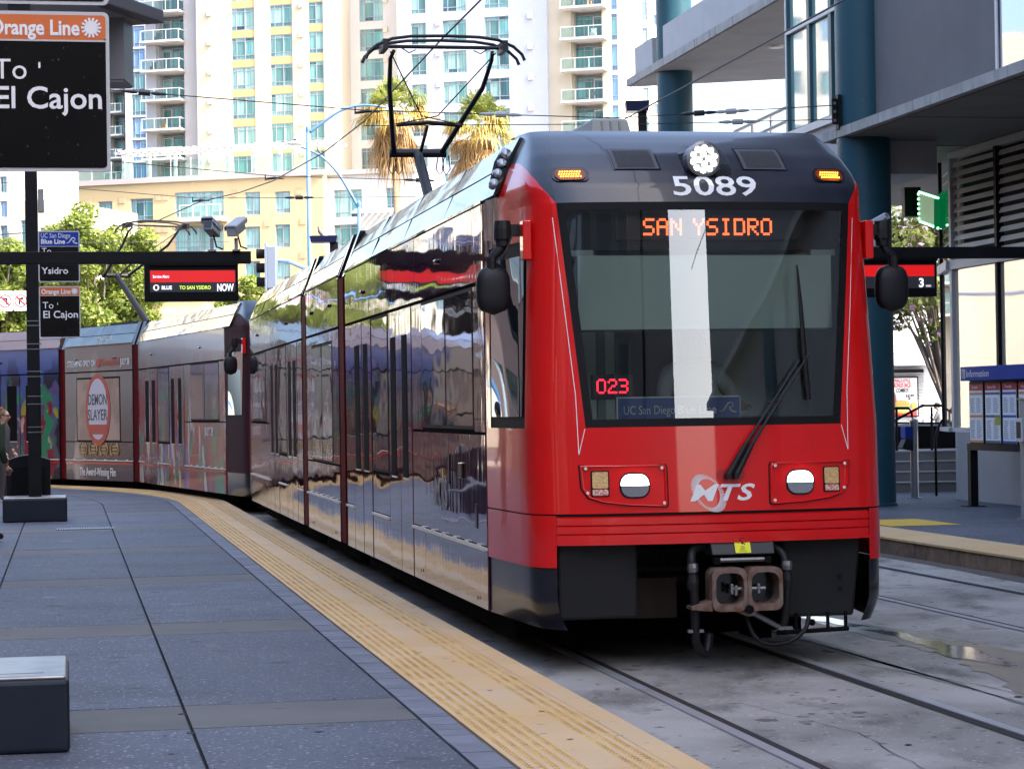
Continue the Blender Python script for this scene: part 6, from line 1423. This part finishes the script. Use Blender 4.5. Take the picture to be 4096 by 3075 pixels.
# podium with roof terrace
pod = thing('podium_building', 'low yellow podium block with many teal windows below the towers', 'building'); pp_ = at(200, 750, 198); fP = Face(pod, (pp_.x, pp_.y), PH)
u0, zt0 = fP.uz(205, 752); u1, zt1 = fP.uz(1292, 700); zP = (zt0 + zt1) / 2
wl_ = [(393, 449, 2, 808, 871), (521, 611, 3, 797, 884), (521, 611, 3, 932, 1005), (699, 894, 4, 772, 872), (699, 894, 4, 908, 1010), (980, 1040, 2, 770, 862), (980, 1040, 2, 908, 998), (1100, 1160, 2, 768, 854), (1100, 1160, 2, 899, 991), (1102, 1160, 2, 1042, 1122), (980, 1040, 2, 1045, 1130), (521, 611, 3, 1065, 1130), (699, 894, 4, 1045, 1130)]
op = []
for x0, x1, k, yt, yb in wl_: a, z1 = fP.uz(x0, yt); c, _ = fP.uz(x1, yt); _, z0 = fP.uz(x0, yb); op.append((a, c, z0, z1, k))
fP.wall(u0, u1, 0, zP, [o[:4] for o in op], M_pod); fP.box(u0 + .1, u1 - .1, .5, 30, 0, zP, M_pod, 'rear_block'); fP.box(u0 - .1, u1 + .1, -.25, .6, zP, zP + .45, mat('coping_taupe', (.42, .37, .36), .8), 'coping')
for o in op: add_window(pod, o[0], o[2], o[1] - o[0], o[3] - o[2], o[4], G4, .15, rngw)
for x, y in ((352, 808), (489, 800), (634, 790), (661, 789), (1068, 893), (489, 927), (635, 918), (662, 917), (938, 772), (1212, 885), (1195, 764), (1212, 1020)): a, z = fP.uz(x, y); fP.box(a - .28, a + .28, -.05, .0, z - .28, z + .28, M_ventb, 'wall_vent')
for (bx0, bx1, by) in ((748, 912, 893),):
    a, z = fP.uz(bx0, by); c, _ = fP.uz(bx1, by); fP.box(a, c, -1.5, 0, z, z + .25, M_slabw, 'balcony_slab'); fP.box(a, c, -1.5, -1.42, z + 1.3, z + 1.4, M_slabw, 'balcony_rail'); fP.box(a + .05, c - .05, -1.47, -1.45, z + .28, z + 1.28, MATS['balcony_glass'], 'balcony_glass')
    for q in range(4): x = a + (c - a - .08) * q / 3; fP.box(x, x + .08, -1.5, -1.42, z + .25, z + 1.3, M_slabw, 'balcony_post')
fP.box(fP.uz(890, 800)[0], fP.uz(890, 800)[0], 0, 0, 0, 0, M_pod, 'podium_joint') if False else None
# glass screens and pergola on the podium roof
pa, pz_a = fP.uz(450, 640); pc, _ = fP.uz(1300, 590)
pg = thing('roof_pergola', 'white slatted pergola along the podium roof', 'pergola', (pp_.x, pp_.y, 0), 0); pg.rotation_euler = (0, 0, PH)
zpg = fP.uz(700, 628)[1] + .6
for q in range(9): x = pa + (pc - pa) * q / 8; MB().box(x - .12, x + .12, 2.0, 2.24, zP, zpg).build('pergola_post', M_slabw, pg)
for y in (1.4, 3.6): MB().box(pa - .5, pc + .5, y, y + .15, zpg, zpg + .2).build('pergola_beam', M_slabw, pg)
q = pa
while q < pc: MB().box(q, q + .12, .9, 4.2, zpg + .22, zpg + .36).build('pergola_slat', M_slabw, pg); q += .7
sc_ = thing('roof_screen', 'glass wind screen along the podium roof edge', 'screen', (pp_.x, pp_.y, 0), 0); sc_.rotation_euler = (0, 0, PH)
q = u0
while q < u1 - 1.5: MB().box(q + .05, q + 1.75, .28, .30, zP + .5, zP + 1.9).build('screen_pane', MATS['balcony_glass'], sc_); MB().box(q, q + .06, .26, .32, zP + .45, zP + 2.0).build('screen_post', M_slabw, sc_); q += 1.85
# white block right of the podium
wb_ = thing('podium_building', 'white lower block right of the yellow podium, behind the blue lamp posts', 'building'); pw_ = at(1292, 700, 192); fw_ = Face(wb_, (pw_.x, pw_.y), PH)
a0, zW = fw_.uz(1292, 705); a1, _ = fw_.uz(1525, 690); opw = []
for x0, x1, k, yt, yb in ((1335, 1447, 3, 762, 873), (1336, 1447, 3, 900, 992), (1336, 1447, 3, 1035, 1120), (1543, 1582, 2, 752, 838), (1543, 1582, 2, 880, 960)):
    a, z1 = fw_.uz(x0, yt); c, _ = fw_.uz(x1, yt); _, z0 = fw_.uz(x0, yb); opw.append((a, c, z0, z1, k))
a2, _ = fw_.uz(1660, 690)
fw_.wall(a0, a2, 0, zW, [o[:4] for o in opw], M_wht); fw_.box(a0 + .1, a2 - .1, .5, 12, 0, zW, M_wht, 'rear_block'); fw_.box(a0 - .1, a2 + .1, -.25, .6, zW, zW + .4, MATS['coping_taupe'], 'coping')
for o in opw: add_window(wb_, o[0], o[2], o[1] - o[0], o[3] - o[2], o[4], G4, .15, rngw)
cx_ = fw_.uz(1455, 855); 
for q in range(7): fw_.box(cx_[0] + q * .55, cx_[0] + q * .55 + .14, -2.2, 0, cx_[1], cx_[1] + .2, M_slabw, 'awning_slat')
fw_.box(cx_[0] - .2, cx_[0] + 4, -2.3, -2.1, cx_[1] - .15, cx_[1] + .05, M_slabw, 'awning_beam')
# far-left blocks behind the trees; the first continues out of the picture and shows in the tram's side
fL = tower('apartment_block', 'cream apartment block behind the tree at the left edge', 170, 40, [(82, 112, 1, 770, 880, 112), (160, 175, 1, 800, 870, 112)], (30, 205), 17.5, 0, None, M_cream, [M_gb, M_gt, M_gd])
fL2 = tower('apartment_block', 'white block with narrow blue windows at the far left edge', 175, -400, [(0, 28, 2, 805, 870, 98), (-330, -220, 4, 805, 870, 98), (-160, -60, 3, 805, 870, 98)], (-420, 30), 24, 0, None, M_wht, [M_gb, M_gt, M_gd], ph=-.2)
# cream block left of the picture, mirrored in the tram's glossy side
fM = tower('apartment_block', 'sunlit cream block outside the left edge, mirrored in the side of the red tram', 95, -2600, [(-2500, -2350, 4, 900, 1050, 290), (-2250, -2100, 4, 900, 1050, 290), (-2000, -1850, 3, 900, 1050, 290), (-1750, -1600, 3, 900, 1050, 290), (-1500, -1350, 3, 900, 1050, 290)], (-2600, -1250), 19, 0, None, M_cream, [M_gb, M_gt, M_gd], ph=.15)
fM2 = tower('apartment_block', 'tall cream and white block outside the left edge, mirrored above the tram doors', 118, -1250, [(-1180, -1080, 3, 700, 800, 235), (-1010, -910, 3, 700, 800, 235), (-840, -740, 3, 700, 800, 235), (-670, -600, 2, 700, 800, 235)], (-1250, -540), 26, 0, None, mat('stucco_warm', (.62, .56, .46), .85), [M_gb, M_gt, M_gd], M_wht, ph=.1)
# small tiled house roof under the display
hs = thing('tiled_house', 'small house with pale tiled roof and white gable behind the second tram', 'house', (0, 0, 0)); a = at(600, 1290, 100); b = at(900, 1290, 100); top = at(700, 1210, 100).z
MB().prism([(0, 0), (0, a.z), (5, top), (10, a.z), (10, 0)], 'x', a.x, b.x).build('wall', M_wht, hs, loc=(0, 100, 0)); M_tile = mat('roof_tile_tan', (.52, .38, .24), .85, rnd=.12)
for i in range(9):
    t0, t1 = i / 9, (i + 1) / 9; nn = 14
    for j in range(nn): x0 = a.x + (b.x - a.x) * j / nn; x1 = a.x + (b.x - a.x) * (j + 1) / nn - .02; MB().hexa([(x0, 99.9 + 5 * t0, a.z + (top - a.z) * t0), (x1, 99.9 + 5 * t0, a.z + (top - a.z) * t0), (x1, 99.9 + 5 * t1, a.z + (top - a.z) * t1), (x0, 99.9 + 5 * t1, a.z + (top - a.z) * t1), (x0, 99.9 + 5 * t0, a.z + (top - a.z) * t0 + .12), (x1, 99.9 + 5 * t0, a.z + (top - a.z) * t0 + .12), (x1, 99.9 + 5 * t1, a.z + (top - a.z) * t1 + .05), (x0, 99.9 + 5 * t1, a.z + (top - a.z) * t1 + .05)]).build('roof_tile', M_tile, hs)
g0 = at(770, 1270, 98); g1 = at(890, 1270, 98); gm = at(820, 1212, 98); MB().prism([(g0.x, g0.z - 3), (g0.x, g0.z), (gm.x, gm.z), (g1.x, g1.z), (g1.x, g1.z - 3)], 'y', 98, 99.5).build('gable', M_wht, hs); MB().lathe([(.22, -.02), (.22, .02)], (gm.x - .05, 97.97, gm.z - .55), 16, 'y').build('gable_vent', M_tile, hs)

# ================================================================ street furniture beyond the tracks
M_pblue = mat('post_blue', (.07, .16, .33), .45, noise=(2, .3, .7), col2=(.095, .19, .37)); M_lhead = mat('lamp_head_pale', (.62, .62, .62), .5)
def lamp_post(x, ytop, armpts, Y, label, headpt, rad=.075):
    b = at(x, ytop, Y); t = thing('street_lamp', label, 'street lamp', (b.x, Y, 0)); MB().tube([(0, 0, 0), (0, 0, b.z)], [rad * 1.25, rad], 12).build('pole', M_pblue, t, smooth=True); MB().lathe([(rad * 1.15, -.1), (rad * 1.15, .03), (.02, .12)], (0, 0, b.z), 12).build('pole_cap', M_pblue, t)
    P = [at(px, py, Y) - t.location for px, py in armpts]; MB().tube(catm3(P, 5), [.06 - .025 * k / (5 * (len(P) - 1)) for k in range(5 * (len(P) - 1) + 1)], 8).build('arm', M_pblue, t, smooth=True)
    c = at(*headpt, Y) - t.location; d = 1 if headpt[0] > x else -1
    rows = []
    for j in range(7):
        u = -1 + 2 * j / 6; w = (1 - abs(u) ** 2.5) ** .5; rows.append([(c.x + u * .36, .0 + .16 * w * cos(2 * pi * i / 10), c.z + (.10 if sin(2 * pi * i / 10) > 0 else .05) * w * sin(2 * pi * i / 10)) for i in range(10)])
    MB().grid(rows, closed=True).build('lamp_head', M_lhead, t, smooth=True); MB().lathe([(.04, 0), (.04, .1)], (c.x, 0, c.z + .08), 8).build('photocell', M_post, t); return t
lamp_post(1231, 515, [(1238, 530), (1290, 492), (1370, 440), (1440, 423), (1500, 424), (1555, 434)], 85, 'tall blue street lamp whose arm curves right in front of the palm', (1575, 442))
lamp_post(1436, 815, [(1434, 830), (1400, 770), (1350, 690), (1290, 630), (1240, 603), (1205, 588)], 88, 'blue street lamp whose arm bends up to the left, with a bird on it', (1180, 575))
def bird(x, y, Y, label):
    c = at(x, y, Y); t = thing('pigeon', label, 'pigeon', c); m = mat('pigeon_grey', (.10, .10, .12), .7); rows = []
    for z, r, dx in ((-.13, .005, .10), (-.08, .03, .06), (-.01, .062, .02), (.06, .06, -.02), (.11, .036, -.04), (.15, .03, -.05), (.18, .03, -.055), (.205, .008, -.06)): rows.append([(dx + r * cos(2 * pi * i / 10), r * .9 * sin(2 * pi * i / 10), z) for i in range(10)])
    MB().grid(rows, closed=True).build('body', m, t, smooth=True); MB().tube([(-.08, 0, .175), (-.12, 0, .165)], [.008, .002], 5).build('beak', M_black, t)
    for sg in (-1, 1): MB().tube([(.02, sg * .02, -.06), (.02, sg * .02, -.13)], .005, 5).build('leg', M_tile, t)
bird(1275, 606, 88, 'pigeon perched on the bent blue lamp arm'); bird(1283, 935, 62, 'pigeon standing on the navy light post head')
# traffic signal
ts = thing('traffic_signal', 'grey traffic signal seen from the side on a blue mast arm', 'traffic signal', (0, 0, 0)); a, b = at(1066, 1155, 78), at(1104, 985, 78); M_sig = mat('signal_grey', (.14, .17, .23), .5)
MB().box(a.x + .02, b.x, 77.9, 78.5, a.z, b.z).build('signal_box', M_sig, ts, bevel=.03); MB().box(a.x - .02, a.x + .03, 77.7, 78.7, a.z - .1, b.z + .1).build('backplate', M_sig, ts)
for q in range(3): z = a.z + (b.z - a.z) * (q + .5) / 3; MB().lathe([(.0, .0), (.16, .0), (.17, -.32), (.155, -.32)], (a.x - .02, 78.2, z), 14, 'x').build('signal_visor', M_black, ts)
MB().tube([at(1112, 1043, 78), at(1150, 1045, 78), at(1222, 1075, 80), at(1229, 1082, 84)], [.05, .06, .07, .07], 8).build('mast_arm', M_pblue, ts)
# turn-ban signs
def turn_sign(x0, x1, y0, y1, Y, left, label):
    a, b = at(x0, y1, Y), at(x1, y0, Y); t = thing('road_sign', label, 'road sign', ((a.x + b.x) / 2, Y, (a.z + b.z) / 2)); w, h = b.x - a.x, b.z - a.z; s_ = w / 2
    MB().prism(rrect(w, h, w * .08, 4), 'y', 0, .02).build('plate', M_sw, t); mb = MB(); rr = mat('sign_red', (.62, .02, .03), .5); n = 32
    o1 = [mb.vert((s_ * .88 * cos(2 * pi * q / n), -.006, s_ * .88 * sin(2 * pi * q / n))) for q in range(n)]; o2 = [mb.vert((s_ * .74 * cos(2 * pi * q / n), -.006, s_ * .74 * sin(2 * pi * q / n))) for q in range(n)]
    for q in range(n): mb.face((o1[q], o1[(q + 1) % n], o2[(q + 1) % n], o2[q]))
    k = s_ * .8; e = s_ * .07; mb.poly([(-k * .72 - e, -.009, k * .72 - e), (-k * .72 + e, -.009, k * .72 + e), (k * .72 + e, -.009, -k * .72 + e), (k * .72 - e, -.009, -k * .72 - e)]); mb.build('ban_ring', rr, t)
    d = -1 if left else 1; u = s_; ar = [(-d * .1 * u, -.5 * u), (-d * .32 * u, -.5 * u), (-d * .32 * u, .42 * u), (d * .1 * u, .42 * u), (d * .1 * u, .58 * u), (d * .42 * u, .32 * u), (d * .1 * u, .06 * u), (d * .1 * u, .2 * u), (-d * .1 * u, .2 * u)]
    MB().prism(ar, 'y', -.005, -.001).build('turn_arrow', M_black, t)
turn_sign(-8, 50, 1163, 1245, 80, True, 'square white no left turn sign at the left edge'); turn_sign(55, 112, 1163, 1243, 80, False, 'square white no right turn sign half behind the banded post')
ma = thing('mast_arm', 'long signal mast arm holding the turn-ban signs', 'mast', (0, 0, 0)); q0, q1 = at(-700, 1204, 80.2), at(160, 1204, 80.2); MB().tube([q0, q1], .06, 8).build('arm', M_pblue, ma); MB().tube([(q0.x, q0.y, 0), (q0.x, q0.y, q0.z + .5)], .11, 10).build('pole', M_pblue, ma)
# ================================================================ trees and palms
M_bark = mat('bark_grey', (.16, .13, .11), .9, bump=(8, .5, .03)); M_barkp = mat('palm_bark', (.30, .22, .15), .9, noise=(6, .3, .7), col2=(.2, .14, .1), bump=(14, .6, .03))
def leafmat(name, c1, c2, tr=.35):
    m = mat(name, c1, .55, noise=(1.3, .35, .65, 2), col2=c2); n = m.node_tree.nodes; L = m.node_tree.links; b = n['Principled BSDF']; o = n['Material Output']
    t = n.new('ShaderNodeBsdfTranslucent'); t.inputs['Color'].default_value = (*[min(1, q * 1.6) for q in c2], 1); mx = n.new('ShaderNodeMixShader'); mx.inputs[0].default_value = tr; L.new(b.outputs[0], mx.inputs[1]); L.new(t.outputs[0], mx.inputs[2]); L.new(mx.outputs[0], o.inputs[0]); return m
M_leaf1 = leafmat('leaf_ficus', (.10, .15, .024), (.21, .25, .045)); M_leaf2 = leafmat('leaf_dark', (.045, .09, .02), (.09, .14, .03)); M_leafj = leafmat('leaf_jacaranda', (.075, .10, .03), (.14, .16, .045)); M_flow = leafmat('flower_mauve', (.42, .22, .50), (.52, .30, .58))
def leaf_cloud(clumps, n, size, rng, aspect=.55):
    """leaf-sized faces scattered through clumps (centre, radius)"""
    V = []; F = []; w = np.array([r[1] ** 2 for r in clumps]); w = w / w.sum()
    pick = rng.choice(len(clumps), n, p=w); d = rng.normal(size=(n, 3)); d /= np.linalg.norm(d, axis=1)[:, None]; rad = rng.uniform(.25, 1, n) ** .45
    c = np.array([q[0] for q in clumps])[pick]; R = np.array([q[1] for q in clumps])[pick]; P = c + d * (rad * R)[:, None] * np.array([1, 1, .85])
    nrm = d * .6 + rng.normal(size=(n, 3)) * .6 + np.array([0, 0, .35]); nrm /= np.linalg.norm(nrm, axis=1)[:, None]
    a = np.cross(nrm, rng.normal(size=(n, 3))); a /= np.linalg.norm(a, axis=1)[:, None]; b = np.cross(nrm, a); sz = size * rng.uniform(.6, 1.35, n)[:, None]
    v = np.stack([P - a * sz, P + b * sz * aspect, P + a * sz, P - b * sz * aspect], 1).reshape(-1, 3); f = np.arange(4 * n).reshape(-1, 4)
    return v, f
def np_mesh(name, v, f, m):
    me = bpy.data.meshes.new(name); me.vertices.add(len(v)); me.vertices.foreach_set('co', v.astype(np.float32).ravel()); k = f.shape[1]; me.loops.add(f.size); me.loops.foreach_set('vertex_index', f.astype(np.int32).ravel()); me.polygons.add(len(f)); me.polygons.foreach_set('loop_start', np.arange(0, f.size, k, dtype=np.int32)); me.update(calc_edges=True); me.validate(); me.materials.append(m); return me
def tree(label, base, h, rx, rz, n, size, seed, leaf, trunk_h=None, nclump=38, cat='tree', flowers=0, branchy=False, group=None, tk=1.0):
    rng = np.random.default_rng(seed); t = thing('tree', label, cat, base, 0, group); th = trunk_h or h - rz * 1.6; cz = h - rz; cl = []
    while len(cl) < nclump:
        d = rng.uniform(-1, 1, 3)
        if np.linalg.norm(d) < 1 and np.linalg.norm(d) > .25: cl.append((np.array([d[0] * rx, d[1] * rx, cz + d[2] * rz]), rng.uniform(.16, .30) * rx))
    tr = MB(); r0 = (h * .018 + .06) * tk
    tr.tube([(0, 0, 0), (.05, .03, th * .5), (0, 0, th), (.02, 0, cz)], [r0 * 1.3, r0, r0 * .8, r0 * .45], 9); tr.build('trunk', M_bark, t, smooth=True)
    lim = MB()
    for c, r in cl[:(30 if branchy else 16)]:
        st_ = Vector((0, 0, th * rng.uniform(.75, 1.05))); e = Vector(c); m_ = st_.lerp(e, .5) + Vector((0, 0, .12 * rx)); lim.tube(catm3([st_, m_, e], 3), [r0 * .5, r0 * .45, r0 * .38, r0 * .3, r0 * .2, r0 * .14, r0 * .08], 6)
    lim.build('limbs', M_bark, t, smooth=True)
    v, f = leaf_cloud(cl, n, size, rng); link('crown', np_mesh('crown', v, f, leaf), None, t)
    if flowers: v, f = leaf_cloud(cl, flowers, size, rng, .8); link('blossom', np_mesh('blossom', v, f, M_flow), None, t)
    return t
def base_at(x, Y): p = at(x, 1600, Y); return (p.x, Y, 0)
tree('bushy bright green tree behind the banded post and small signs', base_at(380, 92), at(330, 835, 92).z, 2.7, 3.0, 42000, .10, 1, M_leaf1, 2.2, 90)
tree('rounded green tree between the small signs and the left display', base_at(500, 96), at(520, 1075, 96).z, 1.8, 2.0, 16000, .10, 2, M_leaf1, 1.2, 50)
tree('green tree at the left edge behind the turn-ban signs', base_at(-20, 90), at(20, 905, 90).z, 2.2, 3.0, 30000, .10, 3, M_leaf1, 2.0, 70)
tree('small low green tree behind the turn-ban signs', base_at(190, 98), at(190, 1000, 98).z, 1.9, 2.3, 18000, .10, 4, M_leaf2, 1.6, 50)
tree('small green treetop peeping out below the traffic signal', base_at(1020, 96), at(1010, 1105, 96).z, 1.7, 2.4, 16000, .10, 5, M_leaf1, 1.0, 60)
tree('leafy street tree just outside the left edge, mirrored in the tram side', base_at(-200, 95), 9.2, 3.2, 3.1, 24000, .12, 20, M_leaf1, 2.6, 70)
tree('jacaranda with mauve blossom and bare limbs right of the tram mirror', base_at(3775, 58), at(3650, 800, 58).z, 2.0, 1.75, 9500, .085, 9, M_leafj, 2.2, 60, flowers=380, branchy=True, tk=.5)
# fan palms
M_frond = leafmat('palm_green', (.10, .14, .03), (.19, .21, .045)); M_frondy = leafmat('palm_yellow', (.40, .28, .06), (.48, .34, .09)); M_frondd = leafmat('palm_dead', (.30, .18, .07), (.38, .25, .11), .2)
def palm(label, x, ycrown, Y, seed, H=None, rot=0):
    rng = random.Random(seed); c = at(x, ycrown, Y); t = thing('palm_tree', label, 'palm tree', (c.x, Y, 0)); h = c.z
    MB().tube([(.15, 0, 0), (.1, 0, h * .5), (0, 0, h - .3)], [.26, .2, .2], 10).build('trunk', M_barkp, t, smooth=True)
    def fronds(n, e0, e1, L0, L1, m, nm, droop):
        V = []; F = []
        def add(a, b, c_): i = len(V); V.extend((a, b, c_)); F.append((i, i + 1, i + 2))
        for q in range(n):
            az = rng.uniform(0, 2 * pi); el = rng.uniform(e0, e1); Ls = rng.uniform(L0, L1); d = Vector((cos(az) * cos(el), sin(az) * cos(el), sin(el))); o = Vector((0, 0, h - .2)); hub = o + d * Ls * .55 + Vector((0, 0, -droop * .12))
            sd_ = d.cross(Vector((0, 0, 1))).normalized(); up = sd_.cross(d)
            V0 = len(V); add(o + sd_ * .02, o - sd_ * .02, hub)
            nb = 17
            for k in range(nb):
                an = (k / (nb - 1) - .5) * 2.7 + rng.uniform(-.07, .07); dd = d * cos(an) + sd_ * sin(an) + up * .12 * cos(an * 2); ln = Ls * .72 * (1 - .25 * abs(an) / 1.3) * rng.uniform(.8, 1.1); w = .042
                m1 = hub + dd * ln * .4; m2 = hub + dd * ln * .72 + Vector((0, 0, -droop * ln * .16)); tip = hub + dd * ln * .9 + Vector((rng.uniform(-.08, .08), rng.uniform(-.08, .08), -droop * ln * .62)); pw = dd.cross(up).normalized() * w
                add(hub, m1 + pw, m1 - pw); add(m1 + pw, m2 + pw * .8, m1 - pw); add(m2 + pw * .8, m2 - pw * .8, m1 - pw); add(m2 + pw * .8, tip, m2 - pw * .8)
        link(nm, np_mesh(nm, np.array([p[:] for p in V]), np.array(F), m), None, t)
    fronds(16, .5, 1.5, 1.7, 2.3, M_frond, 'green_fronds', .5); fronds(20, -.35, .45, 1.6, 2.2, M_frondy, 'yellow_fronds', 1.0); fronds(18, -.15, .8, 1.6, 2.2, M_frond, 'green_fronds', .8); fronds(24, -1.5, -.95, 1.8, 3.0, M_frondd, 'dead_skirt', .8); fronds(9, -.9, -.3, 1.3, 1.7, M_frondd, 'dead_skirt', 1.2)
palm('fan palm with a long dead brown skirt, left of the pantograph post', 1578, 440, 124, 1); palm('fan palm just above the tram roof, right of the pantograph post', 1912, 505, 124, 5)
